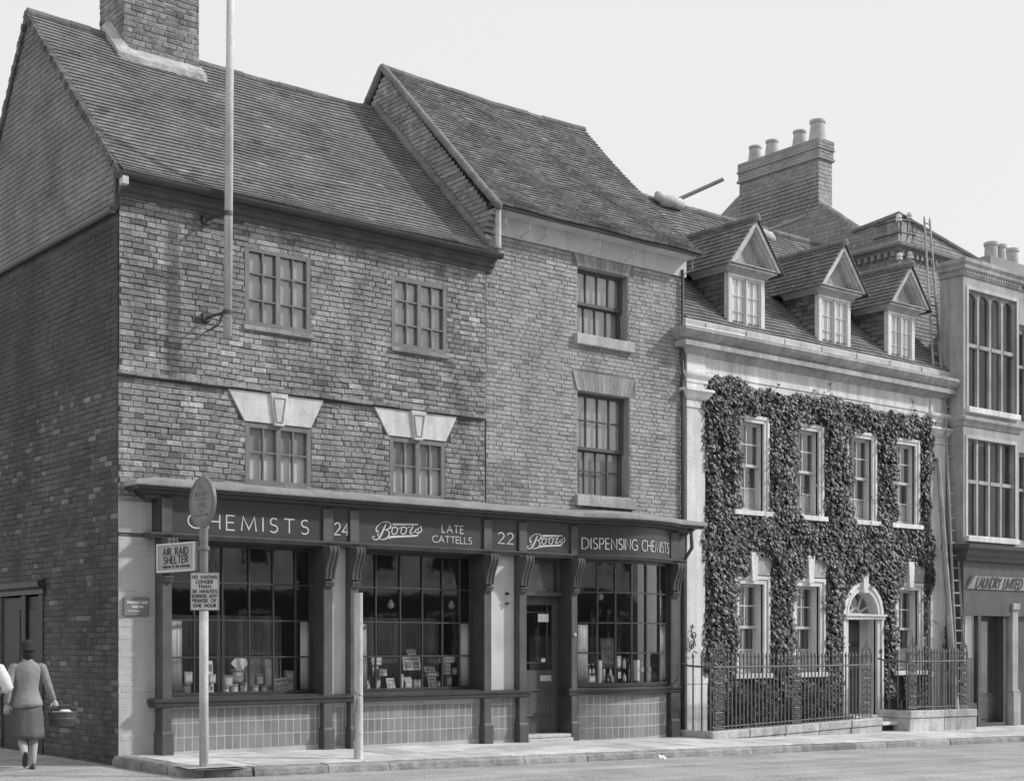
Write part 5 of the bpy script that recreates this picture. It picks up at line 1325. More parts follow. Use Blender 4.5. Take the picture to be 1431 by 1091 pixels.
for i in range(90):      # stray tendrils beyond the clipped edge
    for _ in range(400):
        x, z = R.uniform(11.6, 19.4), R.uniform(.8, 6.85)
        if ivy_ok(x, z) and not (ivy_ok(x+.10, z) and ivy_ok(x-.10, z) and ivy_ok(x, z+.10) and ivy_ok(x, z-.10)): break
    a = R.uniform(0, 2*math.pi); P = [(x, -.05, z)]; L_ = R.uniform(.12, .38)
    for k in range(4): a += R.gauss(0, .35); P.append((P[-1][0]+math.cos(a)*L_/4, -.04-.03*R.random(), P[-1][2]+math.sin(a)*L_/4))
    st_.tube(P, [.006,.005,.004,.003,.002], 4)
    for q in P[1:]: add_leaf(leaf, Vector(q)+Vector((0,-.03,0)), Vector((R.gauss(0,.4),-1,R.gauss(.4,.4))), R.uniform(.035,.075), R.uniform(.7,1.7), R)
link('foliage', leaf, M_LEAF, IV)
for i in range(26):
    x = R.choice([12.0,12.2,12.4,13.9,14.2,15.6,15.9,17.5,17.6,18.95,19.0])+R.uniform(-.1,.1); z = -.2; P = []
    while z < 6.3:
        P.append((x, -.03-.03*R.random(), z)); z += .25; x += R.uniform(-.06,.06)
        if z > 1.2 and not ivy_ok(x, z): break
    if len(P) > 2: st_.tube(P, [.022*(1-.7*k/len(P)) for k in range(len(P))], 5)
link('stem', st_, M_TWIG, IV)
# bushes behind the railings
for i, (x0, x1, lab) in enumerate(((12.3, 13.7, 'leafy dark bush behind the railing under the first ground floor window'), (14.2, 15.6, 'leafy dark bush behind the railing under the second ground floor window'), (17.75, 18.5, 'small leafy bush behind the short railing right of the door'))):
    T = thing('bush', lab, 'bush', ((x0+x1)/2, -.35, gz(x0,0)), 'bushes behind the railings')
    b = MB(); c = (x0+x1)/2
    for k in range(900 if i < 2 else 450):
        a, r = R.uniform(0, 2*math.pi), R.random()**.4; h = R.random()
        p = Vector((c+(x1-x0)/2*r*math.cos(a)*(1-.35*h), -.36+.26*r*math.sin(a), gz(c,0)+.05+.85*h+.1*math.sin(a*3)))
        add_leaf(b, p, Vector((math.cos(a)*.6+R.gauss(0,.4), -.8, .5+R.gauss(0,.4))), R.uniform(.05,.09), R.uniform(.6,1.6), R)
    link('foliage', b, M_LEAF, T)
    b = MB()
    for k in range(7): b.tube([(c+R.uniform(-.1,.1),-.36,gz(c,0)-.05),(c+R.uniform(-.4,.4),-.36+R.uniform(-.1,.1),gz(c,0)+R.uniform(.5,.9))], [.015,.006], 5)
    link('branch', b, M_TWIG, T)

# ---- railings
YR = -.86
def bar(T, x, y, z0, z1, r=.0155, tip=True, name='bar'):
    m = MB(); m.tube([(x,y,z0),(x,y,z1)], r, 6)
    if tip: m.tube([(x,y,z1),(x,y,z1+.02),(x,y,z1+.11)], [r*1.2,r*1.9,.002], 6)
    return link(name, m, M_IRONG, T)
def scrollp(cx, cz, r, turns, sgn, y, up=1):
    P = []
    for k in range(15):
        t = k/14; a = t*turns*2*math.pi; rr = r*(1-t*.8); P.append((cx+sgn*rr*math.cos(a), y, cz+up*rr*math.sin(a)))
    return P
def spanel(T, x0, x1, y, z0, z1, crest=.5):
    m = MB(); w_ = x1-x0; c = (x0+x1)/2; r = .0125
    for x in (x0, x1): m.tube([(x,y,z0),(x,y,z1)], .011, 6)
    m.tube([(x0,y,z0+.04),(x1,y,z0+.04)], .012, 6); zz = z0+.06; n = 4; H = (z1-z0-.08)/n
    for k in range(n):
        a = zz+H*k; b = a+H
        for s in (-1, 1):
            m.tube(scrollp(c+s*w_*.25, a+H*.28, w_*.20, 1.4, s, y, 1), r, 5); m.tube(scrollp(c+s*w_*.25, a+H*.74, w_*.20, 1.4, -s, y, -1), r, 5)
            m.tube([(c+s*.01,y,a),(c+s*w_*.12,y,a+H*.25),(c+s*w_*.03,y,a+H*.5),(c+s*w_*.14,y,a+H*.75),(c+s*.01,y,b)], r, 5)
        m.tube([(c,y,a),(c,y,b)], r*.8, 5)
        if k in (0, 2): m.tube([(c-w_*.35,y,b),(c+w_*.35,y,b)], r*1.5, 5)
    # crest
    m.tube([(c+w_*.52*math.cos(RAD(a)), y, z1+.19+.17*math.sin(RAD(a))) for a in range(-90, 271, 20)], r*1.1, 5, caps=False)
    for s in (-1, 1):
        m.tube(scrollp(c+s*w_*.22, z1+.17, w_*.22, 1.5, s, y, 1), r*1.0, 5)
        m.tube([(c+s*w_*.5,y,z1),(c+s*w_*.62,y,z1+.14),(c+s*w_*.5,y,z1+.27),(c+s*w_*.2,y,z1+.36),(c,y,z1+.44)], r*1.2, 5)
        m.tube(scrollp(c+s*w_*.42, z1+.33, w_*.14, 1.3, s, y, -1), r, 5)
        for q in range(4):
            a = RAD(35+28*q)*1; pz_ = z1+.17; m.tube([(c+s*w_*.5*math.cos(a),y,pz_+.2*math.sin(a)),(c+s*(w_*.5+.05)*math.cos(a),y,pz_+.27*math.sin(a))], [r*1.8,.002], 5)
    m.tube([(c,y,z1),(c,y,z1+.50)], r, 5); m.lathe((c,y,z1+.46), [(.006,0),(.022,.03),(.006,.06),(.002,.12)], 8)
    return link('scroll_panel', m, M_IRONG, T)
def plinth(T, x0, x1, y0, y1, zt0, zt1, nblk, lab=None):
    m = MB(); R = random.Random(int(x0*7)); x = x0
    for k in range(nblk):
        xa, xb = x0+(x1-x0)*k/nblk, x0+(x1-x0)*(k+1)/nblk; za = zt0+(zt1-zt0)*k/nblk; zb_ = zt0+(zt1-zt0)*(k+1)/nblk; g = .005
        xa += g; xb -= g
        b0 = gz(x0, y0)-.12; tn = .75+.4*R.random(); j = (R.random()-.5)*.02; zm0, zm1 = za-.16, zb_-.16
        for (A0, A1, B0_, B1_, yj) in ((zm0+.004, zm1+.004, za, zb_, j-.02), (b0, b0, zm0, zm1, j)):
            m.add([(xa,y0+yj,A0),(xb,y0+yj,A1),(xb,y1,A1),(xa,y1,A0),(xa,y0+yj,B0_),(xb,y0+yj,B1_),(xb,y1,B1_),(xa,y1,B0_)], [(0,3,2,1),(4,5,6,7),(0,1,5,4),(1,2,6,5),(2,3,7,6),(3,0,4,7)], tn)
    return link('plinth', m, M_STONE2, T, bevel=.018, label=lab)
M_STONE2 = mat('plinth_stone', .5, .9, .25, 3, .2, 25, .6, 25, .012, tone=True, streak=.2)
def railing(lab, x0, x1, panels, zrail, ztip, pz, retl=None, retr=None, n=None, nblk=6, loc=None, zp=None):
    T = thing('iron_railing', lab, 'railing', (x0, YR, gz(x0,YR)), 'front railings of the stone house')
    p = plinth(T, x0-.14, x1+.12, YR-.16, YR+.16, zp[0], zp[1], nblk)
    if retl: plinth(T, x0-.14, x0+.13, YR+.17, -.15, zp[0], zp[0], 1)
    if retr: plinth(T, x1-.13, x1+.12, YR+.17, -.15, zp[1], zp[1], 1)
    m = MB(); pts = []
    if retl: pts += [(x0, -.12, zrail+.06), (x0, -.30, zrail+.02), (x0, YR+.06, zrail)]
    pts += [(x0+.04, YR, zrail), (x1-.02, YR, zrail)]
    if retr: pts += [(x1, YR+.06, zrail), (x1, -.12, zrail)]
    m.tube(pts, .019, 8); m.tube([(x0+.02, YR, zp[0]+.07), (x1, YR, zp[1]+.07)], .012, 6); link('top_rail', m, M_IRONG, T)
    for a, b in panels: spanel(T, a, b, YR, zp[0]+(zp[1]-zp[0])*(a-x0)/(x1-x0), pz)
    x = x0+.12
    edges = sorted([e for p_ in panels for e in p_]); 
    gaps = [(panels[i][1], panels[i+1][0]) for i in range(len(panels)-1)]
    for a, b in gaps:
        k = max(2, round((b-a)/.105))
        for i in range(1, k): 
            xx = a+(b-a)*i/k; bar(T, xx, YR, zp[0]+(zp[1]-zp[0])*(xx-x0)/(x1-x0)-.01, ztip)
    if retl:
        for y in (YR+.02, YR+.24, YR+.46, YR+.66): bar(T, x0, y, zp[0]-.01, ztip)
    if retr:
        for y in (YR+.24, YR+.46, YR+.66): bar(T, x1, y, zp[1]-.01, ztip)
    return T
X = lambda u: ux(u, YR)
railing('long iron railing with three scrolled panels, left of the ivy house door', X(994), X(1219), [(X(997),X(1012)),(X(1107),X(1119.5)),(X(1205),X(1217))], 1.13, 1.30, 1.12, retl=True, retr=False, nblk=5, zp=(vz(1003,1021,YR), vz(1217,1002,YR)))
railing('short iron railing with two scrolled panels, right of the ivy house door', X(1268), X(1352), [(X(1270),X(1281)),(X(1342),X(1351))], 1.19, 1.36, 1.18, retl=True, retr=True, nblk=2, zp=(vz(1275,992,YR), vz(1350,990,YR)))
# wrought scroll brackets standing off the wall
def scroll_iron(x, z, y, lab, s=1.0):
    m = MB(); r = .012
    m.tube(scrollp(x-.02, z+.02, .10*s, 1.6, 1, y), r, 6); m.tube(scrollp(x+.03, z+.22*s, .08*s, 1.5, -1, y, -1), r, 6); m.tube(scrollp(x-.02, z+.36*s, .05*s, 1.4, 1, y, 1), r*.8, 6)
    m.tube([(x-.1*s,y,z-.1),(x+.05*s,y,z+.1*s),(x-.04*s,y,z+.26*s),(x+.02*s,y,z+.46*s)], [r*.8,r*1.3,r,.003], 6); m.tube([(x+.03,y,z-.08*s),(x+.10*s,y,z-.12*s),(x+.14*s,y,z-.10*s)], [r,r,.003], 6)
    m.tube([(x,y,z),(x,-.08,z)], .008, 5); m.tube([(x,y,z+.3*s),(x,-.08,z+.3*s)], .008, 5)
    tag(link('iron_scroll', m, M_IRON), lab, 'ironwork', 'scrolled irons at the ends of the railings')
scroll_iron(ux(968,-.16), vz(968,903,-.16), -.16, 'black wrought iron scroll on the pale pilaster at the left end of the stone house')
scroll_iron(ux(1322,-.2), vz(1322,903,-.2), -.2, 'black wrought iron scroll by the foot of the leaning ladder', 1.1)
# ================================================================== FAR CORNER BUILDING
FX = 19.74; YBY = -.475
F_ = thing('stone_bay_building', 'tall building at the right edge with stone mullioned bay, four-pot chimney stack and shop', 'building', (FX, YBY, -.3))
def fb(name, mb, m, parent=F_, **k): return link(name, mb, m, parent, **k)
U = lambda u: ux(u, YBY); Z = lambda u, v: vz(u, v, YBY)
bx0, bx1 = FX, U(1424)
# party wall with gable and stack
m = MB(); XP = 19.92
gz_pts = [(1.40,7.0),(7.6,7.0),(7.6,12.5),(6.34,13.25),(3.74,12.45),(2.74,11.62),(2.70,11.45),(1.40,11.60)]
m.prism([(1.40,7.0),(7.6,7.0),(7.6,12.5),(6.34,13.2),(3.76,13.2),(3.74,12.45),(2.55,11.50),(1.40,11.62)], 'x', XP+.012, XP+.5); fb('party_wall', m, M_MORTL)
def spanP(z):
    lo = 1.40 if z < 11.58 else (2.62+(z-11.55)*1.24 if z < 12.45 else 3.74); hi = 7.6 if z < 12.5 else 7.6-(z-12.5)*1.68
    return (lo, hi)
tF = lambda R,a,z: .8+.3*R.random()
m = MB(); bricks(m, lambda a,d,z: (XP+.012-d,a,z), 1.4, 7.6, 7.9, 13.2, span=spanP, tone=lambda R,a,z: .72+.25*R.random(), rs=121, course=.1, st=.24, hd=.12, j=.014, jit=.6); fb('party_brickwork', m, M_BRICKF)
m = MB(); m.tube([(XP+.04,3.72,12.48),(XP+.04,2.45,11.50)], .05, 6); fb('coping', m, M_CEMENT); m = MB(); m.tube([(XP+.04,6.30,13.26),(XP+.04,7.7,12.45)], .05, 6); fb('coping', m, M_CEMENT)
sx0, sx1, sy0, sy1 = XP, 20.46, 3.74, 6.34
m = MB(); m.box(sx0+.012, sx1-.012, sy0+.012, sy1-.012, 12.3, 14.05); stk = fb('chimney_stack', m, M_MORTL)
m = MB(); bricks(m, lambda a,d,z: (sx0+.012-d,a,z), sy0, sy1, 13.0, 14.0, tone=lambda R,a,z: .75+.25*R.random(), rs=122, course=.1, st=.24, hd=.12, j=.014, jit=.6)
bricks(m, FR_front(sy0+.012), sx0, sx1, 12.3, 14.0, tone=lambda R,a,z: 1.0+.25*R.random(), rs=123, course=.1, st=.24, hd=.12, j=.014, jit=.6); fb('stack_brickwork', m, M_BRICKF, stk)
m = MB()
for z0, z1, o in ((13.55,13.62,.05),(13.62,13.80,.02),(13.80,13.86,.05),(13.86,14.06,.03)):
    m.box(sx0-o, sx1+o, sy0-o, sy1+o, z0+.001, z1)
cap_ = fb('stack_cap', m, M_BRICKF, stk, bevel=.008)
m = MB()
for z0, z1, o in ((13.63,13.79,.02),(13.87,14.05,.03)):
    bricks(m, lambda a,d,z: (sx0-o-d+.002,a,z), sy0-o, sy1+o, z0, z1, course=.085, rs=3, out=.008, tone=lambda R,a,z: .8+.3*R.random()); bricks(m, FR_front(sy0-o-.002), sx0-o, sx1+o, z0, z1, course=.085, rs=4, out=.008, tone=lambda R,a,z: .9+.3*R.random())
link('cap_bricks', m, M_BRICKF, stk)
for y_, h, r in ((3.98,.62,.20),(4.55,.50,.17),(5.45,.50,.17),(6.02,.50,.17)):
    m = MB(); m.lathe((20.18,y_,14.06), [(r*1.15,0),(r*.86,h*.72),(r*1.0,h*.76),(r*1.0,h*.86),(r*.75,h*.88),(r*.6,h*.8)], 18); fb('chimney_pot', m, M_POT, stk, smooth=False)
# brick upper storey: front corner
y1_ = 1.40
m = MB(); tr = atx(1257,294,XP)[2]
xe = 26.0
fp = at(1352,356,y1_); 
zt0 = 11.62; sl = (fp[2]-zt0)/(fp[0]-XP)
m.prism([(XP,7.0),(xe,7.0),(xe,zt0+sl*(xe-XP)),(XP,zt0)], 'y', y1_+.012, y1_+.3); m.box(XP+.012, xe, y1_+.3, 7.6, 7.0, 9.3); fb('upper_brick_wall', m, M_MORTL)
m = MB(); bricks(m, FR_front(y1_+.012), XP, 23.2, 8.8, 11.62, span=lambda z: (XP, min(23.2, XP+(z-zt0)/sl)) if z > 8.8 else (XP, 23.2), tone=lambda R,a,z: 1.0+.25*R.random(), rs=125, course=.09, st=.24, hd=.12, j=.014, jit=.6); fb('upper_brickwork', m, M_BRICKF)
m = MB(); m.tube([(XP-.02,2.7,11.50),(XP-.02,y1_-.02,11.62+.02),(xe,y1_-.02,zt0+sl*(xe-XP)+.02)], .05, 6); fb('parapet_coping', m, M_CEMENTD)
zc = atx(1258,333,XP)[2]-.26
m = MB(); pth = [(XP, 3.2), (XP, y1_), (xe, y1_)]
m.sweep(pth, [(-.02,zc-.02),(.05,zc-.02),(.08,zc+.03),(.20,zc+.07),(.22,zc+.13),(.05,zc+.22),(-.02,zc+.24)]); fb('brick_cornice', m, M_BRICKF)
for k in range(9): yy = y1_+.05+k*.19; m = MB(); m.box(XP-.10, XP, yy, yy+.09, zc-.14, zc-.02); fb('corbel', m, M_BRICKF)
for k in range(12): xx = XP+.02+k*.19; m = MB(); m.box(xx, xx+.09, y1_-.10, y1_, zc-.14, zc-.02); fb('corbel', m, M_BRICKF)
# telegraph insulators
T = thing('insulator_bracket', 'iron bracket with white porcelain insulators on the brick corner above the third dormer', 'insulators', (XP, 1.35, 10.8))
m = MB(); 
ib = [atx(1248,328,XP-.1), atx(1275,318,XP-.1)]
zi, zi2 = atx(1257,327,XP)[2], atx(1257,308,XP)[2]
for z_ in (zi, zi2-.02): m.tube([(XP-.12,2.0,z_-.02),(XP-.12,1.25,z_),(XP+.42,1.22,z_+.02)], .02, 6)
for x_ in (XP-.12, XP+.15, XP+.36): m.tube([(x_,1.24,zi-.08),(x_,1.24,zi2+.05)], .014, 5)
link('bracket', m, M_IRON, T)
for u_, v_ in ((1256,305),(1271,302),(1257,359),(1271,357)):
    x_, y_, z_ = (XP-.12, atx(u_,v_,XP-.12)[1], atx(u_,v_,XP-.12)[2]-.09) if u_ < 1260 else (at(u_,v_,y1_-.14)[0], y1_-.14, at(u_,v_,y1_-.14)[2]-.09)
    m = MB(); m.lathe((x_,y_,z_), [(.03,0),(.07,.02),(.07,.07),(.05,.08),(.07,.10),(.06,.16),(.02,.19)], 12); m.tube([(x_,y_,z_),(x_,y_,z_-.12)], .012, 5); link('insulator', m, M_PORC, T)
# stone bay block
zb, ztp = -.45, Z(1345,376)
yb0 = YBY
m = MB(); w1 = (U(1353), U(1420), Z(1353,567) , Z(1353,404)); w2 = (U(1352), U(1418), Z(1352,747), Z(1352,612))
zlow = Z(1345,762)
holed(m, FR_front(YBY), bx0, bx1, zlow, ztp, holes=[w1, w2], depth=.16)
m.quad((bx0,YBY,zlow),(bx0,.14,zlow),(bx0,.14,ztp),(bx0,YBY,ztp)); m.quad((bx0,.14,zlow),(bx1,.14,zlow),(bx1,.14,ztp),(bx0,.14,ztp)); m.quad((bx1,YBY,zlow),(bx1,.6,zlow),(bx1,.6,ztp),(bx1,YBY,ztp)); m.quad((bx0,YBY,ztp),(bx1,YBY,ztp),(bx1,.14,ztp),(bx0,.14,ztp)); m.quad((bx0,YBY,zlow),(bx1,YBY,zlow),(bx1,.6,zlow),(bx0,.6,zlow))
bay = fb('stone_bay', m, M_STONEG)
m = MB(); holed(m, FR_front(.12), bx1-.05, 26, -.6, 9.4, holes=[(U(1431)+.1,U(1431)+1.3,Z(1352,747),Z(1352,612)),(U(1431)+.1,U(1431)+1.3,Z(1353,567),Z(1353,420))], depth=.2); m.quad((bx1-.05,.12,-.6),(bx1-.05,7,-.6),(bx1-.05,7,9.4),(bx1-.05,.12,9.4)); m.quad((26,.12,-.6),(26,7,-.6),(26,7,9.4),(26,.12,9.4)); m.box(bx1, 26, .6, 7.0, 9.2, 9.35); fb('main_wall', m, M_STONEG)
for z0, z1 in ((Z(1352,747),Z(1352,612)),(Z(1353,567),Z(1353,420))):
    xm = U(1431)+.1; grid_window(F_, 'recessed_window', xm, xm+1.2, z0, z1, .24, [xm+.4, xm+.8], [(z0+z1)/2+.2], fw=.07, bw_=.07, depth=.08, mframe=M_STONEG, mglass=M_GLASS, back=[('dark_backing', M_DARK, z0, z1)], backy=.3)
# frames lighter than the stone
for (x0,x1,z0,z1), arched in ((w1, True), (w2, False)):
    f = MB(); W = .085
    for (a,b,c_,d_) in ((x0-W,x0,z0-.02,z1+W),(x1,x1+W,z0-.02,z1+W),(x0,x1,z1,z1+W)): f.box(a, b, YBY-.02, YBY+.02, c_, d_)
    wo_ = link('mullioned_window', f, M_STONE, bay, bevel=.006) if False else fb('mullioned_window', f, M_STONEM, F_, bevel=.006)
    f = MB(); y = YBY+.06; n4 = 4; cw = (x1-x0)/n4; tz = z0+(z1-z0)*(.53 if arched else .56); mw = .035
    for k in range(1, n4): f.box(x0+cw*k-mw, x0+cw*k+mw, y, y+.09, z0, z1)
    for k in range(n4): f.box(x0+cw*k+(mw if k else 0), x0+cw*(k+1)-(mw if k < n4-1 else 0), y-.015, y+.085, tz-.04, tz+.04)
    if arched:
        for k in range(n4):
            a, b = x0+cw*k+(mw if k else 0), x0+cw*(k+1)-(mw if k < n4-1 else 0); c_ = (a+b)/2; r = (b-a)/2; zc_ = z1-r*.9-.04
            N_ = 10
            for q in range(N_):
                t0, t1 = math.pi*q/N_, math.pi*(q+1)/N_
                p0 = (c_-r*math.cos(t0), zc_+r*.9*math.sin(t0)); p1 = (c_-r*math.cos(t1), zc_+r*.9*math.sin(t1))
                f.prism([p0, p1, (p1[0], z1), (p0[0], z1)], 'y', y+.01, y+.07)
    link('mullions', f, M_STONEG, wo_)
    g = MB(); g.quad((x0,y+.06,z0),(x1,y+.06,z0),(x1,y+.06,z1),(x0,y+.06,z1)); link('glass', g, M_GLASSD, wo_)
    g = MB(); g.quad((x0,y+.55,z0),(x1,y+.55,z0),(x1,y+.55,z1),(x0,y+.55,z1)); link('dark_backing', g, M_DARK, wo_)  # dark sheet behind the mullions, painting the room's shade
# cornices on the bay
bp_ = [(bx0, .14), (bx0, YBY), (bx1, YBY), (bx1, .14)]
zz = Z(1345,376); m = MB(); m.sweep(bp_, [(-.05,zz-.12),(.03,zz-.12),(.05,zz-.02),(.11,zz+.02),(.12,zz+.08),(.17,zz+.14),(.18,zz+.22),(-.05,zz+.26)]); bc = fb('bay_cornice', m, M_STONEG)
m = MB(); k = 0
while bx0+.03+k*.1 < bx1-.05: m = MB(); m.box(bx0+.03+k*.1, bx0+.08+k*.1, YBY-.07, YBY-.03, zz-.08, zz-.025); link('dentil', m, M_STONEG, bc); k += 1
zz = Z(1345,582); m = MB(); m.sweep(bp_, [(-.05,zz-.20),(.03,zz-.18),(.05,zz-.10),(.12,zz-.06),(.13,zz),(-.02,zz+.05)]); fb('bay_string_course', m, M_STONEG)
for q in (w1, w2): s = MB(); s.box(q[0]-.10, q[1]+.06, YBY-.10, YBY+.05, q[2]-.15, q[2]-.022); fb('window_sill', s, M_STONE, bevel=.01)
# shop below
zf = Z(1345,762); shp = [(bx0+.0, .1), (bx0+.0, YBY-.05), (24.5, YBY-.05)]
m = MB(); m.sweep(shp, [(-.05,zf-.35),(.04,zf-.33),(.06,zf-.25),(.14,zf-.20),(.15,zf-.12),(.28,zf-.06),(.30,zf+.02),(-.05,zf+.06)]); fb('shop_cornice', m, M_SHOPL)
m = MB(); a_, b_ = Z(1400,832), Z(1400,803); m.box(bx0+.0, 24.5, YBY+.0, .1, 2.2, zf-.34); fb('shop_head', m, M_SHOPL)
m = MB(); m.add([(U(1350),YBY-.03,Z(1350,822)),(24.4,YBY-.03,Z(1350,822)),(24.4,YBY-.12,Z(1350,804)),(U(1357),YBY-.12,Z(1350,804)),(U(1350),YBY-.0,Z(1350,822)),(24.4,YBY-.0,Z(1350,822)),(24.4,YBY-.0,Z(1350,804)),(U(1357),YBY-.0,Z(1350,804))], [(0,1,2,3),(0,4,5,1),(2,6,7,3),(0,3,7,4),(1,5,6,2)]); sg = fb('shop_sign', m, M_STONEG)
m = MB(); zA, zB = Z(1350,820), Z(1350,806)
text(m, 'LAUNDRY LIMITED', lambda x,z,l: (x, YBY-.035-.09*(z-Z(1350,822))/(Z(1350,804)-Z(1350,822))-l, z), U(1361), U(1424), zA, zB, .16, .22); link('lettering', m, M_SHOPL, sg)
gzr = gz(21,-.4)
P = [(U(1345), U(1349)), (U(1367), U(1371)), (U(1405), U(1408)), (U(1414), U(1422))]
m = MB(); 
m.box(P[0][0], P[0][1], YBY, .12, gzr, 2.198); m.box(P[1][0], P[1][1], YBY, .1, gzr, 2.198); fb('shop_post', m, M_SHOPL, bevel=.006)
m = MB(); a, b = P[3]; m.box(a, b, YBY-.02, .1, gzr-.1, 2.5); m.box(a-.03, b+.03, YBY-.07, .1, gzr-.1, gzr+.75); m.box(a-.03, b+.03, YBY-.06, .1, 2.35, 2.5); m.box(a-.02,b+.02,YBY-.05,.1,gzr+.752,gzr+.82); fb('shop_pilaster', m, M_STONEG, bevel=.01)
m = MB(); m.box(P[0][1], P[1][0], YBY+.05, .1, 2.2, 2.3); fb('window_head', m, M_SHOPL); m = MB(); m.box(P[0][1], P[1][0], YBY+.02, .1, gzr, gzr+.55); fb('shop_window_frame', m, M_SHOPL)
m = MB(); m.box(bx0+.02, P[0][1], YBY-.06, .1, gzr-.2, gzr+.25); fb('stone_block', m, M_STONE, bevel=.01)
m = MB(); m.quad((P[0][1],YBY+.06,gzr+.55),(P[1][0],YBY+.06,gzr+.55),(P[1][0],YBY+.06,2.2),(P[0][1],YBY+.06,2.2)); fb('shop_glass', m, M_GLASS)
m = MB(); m.quad((P[0][1],YBY+.16,1.25),(P[1][0],YBY+.16,1.25),(P[1][0],YBY+.16,2.2),(P[0][1],YBY+.16,2.2)); fb('shop_reflection', m, M_CURT); m = MB(); m.quad((P[0][1],YBY+.2,gzr+.55),(P[1][0],YBY+.2,gzr+.55),(P[1][0],YBY+.2,1.25),(P[0][1],YBY+.2,1.25)); fb('shop_window_back', m, M_BLINDG)  # pale sheet imitates a reflection in the upper pane; darker back below
m = MB(); m.box(P[1][1], P[2][0], -.2, -.16, gzr, 2.195); dr = fb('shop_door', m, M_SHOPL)
m = MB(); m.box(P[1][1]+.10, P[2][0]-.10, -.206, -.2, gzr+.75, 2.08); link('door_glass', m, M_LINING, dr); m = MB(); m.quad((P[1][1]+.10,-.215,gzr+.75),(P[2][0]-.10,-.215,gzr+.75),(P[2][0]-.10,-.215,2.08),(P[1][1]+.10,-.215,2.08)); link('glass', m, M_GLASS, dr)
m = MB(); m.box(P[1][1]+.12, P[2][0]-.12, -.215, -.2, gzr+.15, gzr+.65); link('door_panel', m, M_SHOPL, dr, bevel=.01)
m = MB(); m.box(P[2][0], P[2][1], YBY+.05, .3, gzr, 2.198); m.box(P[1][1], P[2][0], YBY+.0, .3, gzr-.1, gzr+.08); fb('shop_doorway', m, M_SHOPL)
m = MB(); m.box(P[3][1], 24.5, YBY+.1, .3, gzr-.1, 2.3); fb('shop_side', m, M_SHOPL)
# ---- distant chimney at right
cxd, cyd, czd = at(1405,375,3.0)
T = thing('distant_chimney', 'brick chimney stack with three pots beyond the bay building at the right edge', 'chimney', (cxd, 3.0, czd-3))
m = MB(); zt = at(1400,362,3.0)[2]; m.box(at(1383,362,3.0)[0], at(1383,362,3.0)[0]+2.2, 3.0, 3.7, zt-4, zt-.35); m.box(at(1383,362,3.0)[0]-.05, at(1383,362,3.0)[0]+2.25, 2.95, 3.75, zt-.35, zt); link('stack', m, M_BRICKF, T, bevel=.01)
for k, u in enumerate((1377+3, 1392, 1409)):
    x_ = at(u,362,3.3)[0]+.25; m = MB(); m.lathe((x_,3.35,zt), [(.19,0),(.17,.42),(.20,.44),(.20,.52),(.15,.54)], 14); link('chimney_pot', m, M_POT, T)
for k, u in enumerate((1340,)):
    pass
# neighbours continuing the street to the right, beyond the frame edge
T = thing('end_house', 'plain brick house continuing the street beyond the bay building', 'house', (26.2, 0, -.4))
m = MB(); m.box(26.1, 38, .1, 8, -.8, 9.0); link('wall', m, M_BRICKF, T)
m = MB(); m.prism([(-.2,9.0),(8.2,9.0),(4,12.2)], 'x', 26.1, 38); link('roof', m, M_TILE, T)

# ================================================================== LADDERS AND POLES
def ladder(name_label, p0, p1, wv, n, r=.032, rb=None):
    p0, p1, wv = Vector(p0), Vector(p1), Vector(wv); T = thing('ladder', name_label, 'ladder', tuple(p0), 'wooden ladders on the stone house')
    for s in (-1, 1):
        m = MB(); k = 1.0 if s < 0 else 1.0; m.tube([p0+wv*s*1.15, p1+wv*s*.85, p1+wv*s*.85+(p1-p0).normalized()*.12], [r, r*.8, .006], 7); link('stile', m, M_WOODL, T)
    for i in range(n):
        t = (i+.6)/n; c = p0.lerp(p1, t); w2 = wv*(1.15-.3*t); m = MB(); m.tube([c-w2, c+w2], .016, 6); link('rung', m, M_WOODL, T)
    return T
l0 = at(1340,985,-.62); l1 = at(1321,592,-.14)
ladder('long wooden ladder leaning below the cornice at the right end of the stone house', (l0[0]+.15,-.62,gz(19,0)+.02), (l1[0]+.12,-.13,7.0), (.17,0.02,0), 26, r=.035)
q0 = at(1306,512,.05); q1 = at(1294,308,1.25)
ladder('roof ladder standing on the stone house roof against the brick wall behind', (q0[0],-.02,7.72), (q1[0],1.22,q1[2]), (.13,0,0), 16, r=.032)
T = thing('wooden_pole', 'thick weathered pole leaning beside the long ladder', 'pole', (l0[0]-.1,-.75,-.3)); a = at(1331,925,-.7); b = at(1311,640,-.16)
m = MB(); d = (Vector(b)-Vector(a)); m.tube([Vector(a)-d*.33, Vector(b)], [.085,.05], 10); link('pole_shaft', m, M_WOODL, T)
# scaffold poles and sandbags on the ridge
def polebag(ua, va, ub, vb, Y, lab1, lab2, bag):
    a, b = Vector(at(ua,va,Y)), Vector(at(ub,vb,Y-.35)); T = thing('scaffold_pole', lab1, 'pole', tuple(a), 'poles lying across the roof ridge')
    m = MB(); m.tube([a-(b-a)*.15, b], .045, 10); link('pole_shaft', m, M_PIPE, T)
    c = Vector(at(bag[0], bag[1], Y)); m = MB(); m.lathe(tuple(c-Vector((0,0,.16))), [(.16,0),(.24,.05),(.26,.13),(.20,.22),(.08,.26)], 14, sx=1.5, sy=.8)
    m.tube([c+Vector((-.28,0,-.02)), c+Vector((-.40,0,.04)), c+Vector((-.45,.02,.13))], [.13,.09,.05], 8); m.v = [(p[0]+.02*math.sin(p[2]*40+p[1]*9), p[1], p[2]+.02*math.sin(p[0]*23)) for p in m.v]; tag(link('sandbag', m, M_SACK, smooth=True), lab2, 'sandbag', 'sandbags on the roof ridge')
polebag(952,277,1010,251,3.3, 'grey pole sticking up from the ridge beside the tall house roof', 'pale sandbag on the ridge beside the roof of the tall house', (938,281))
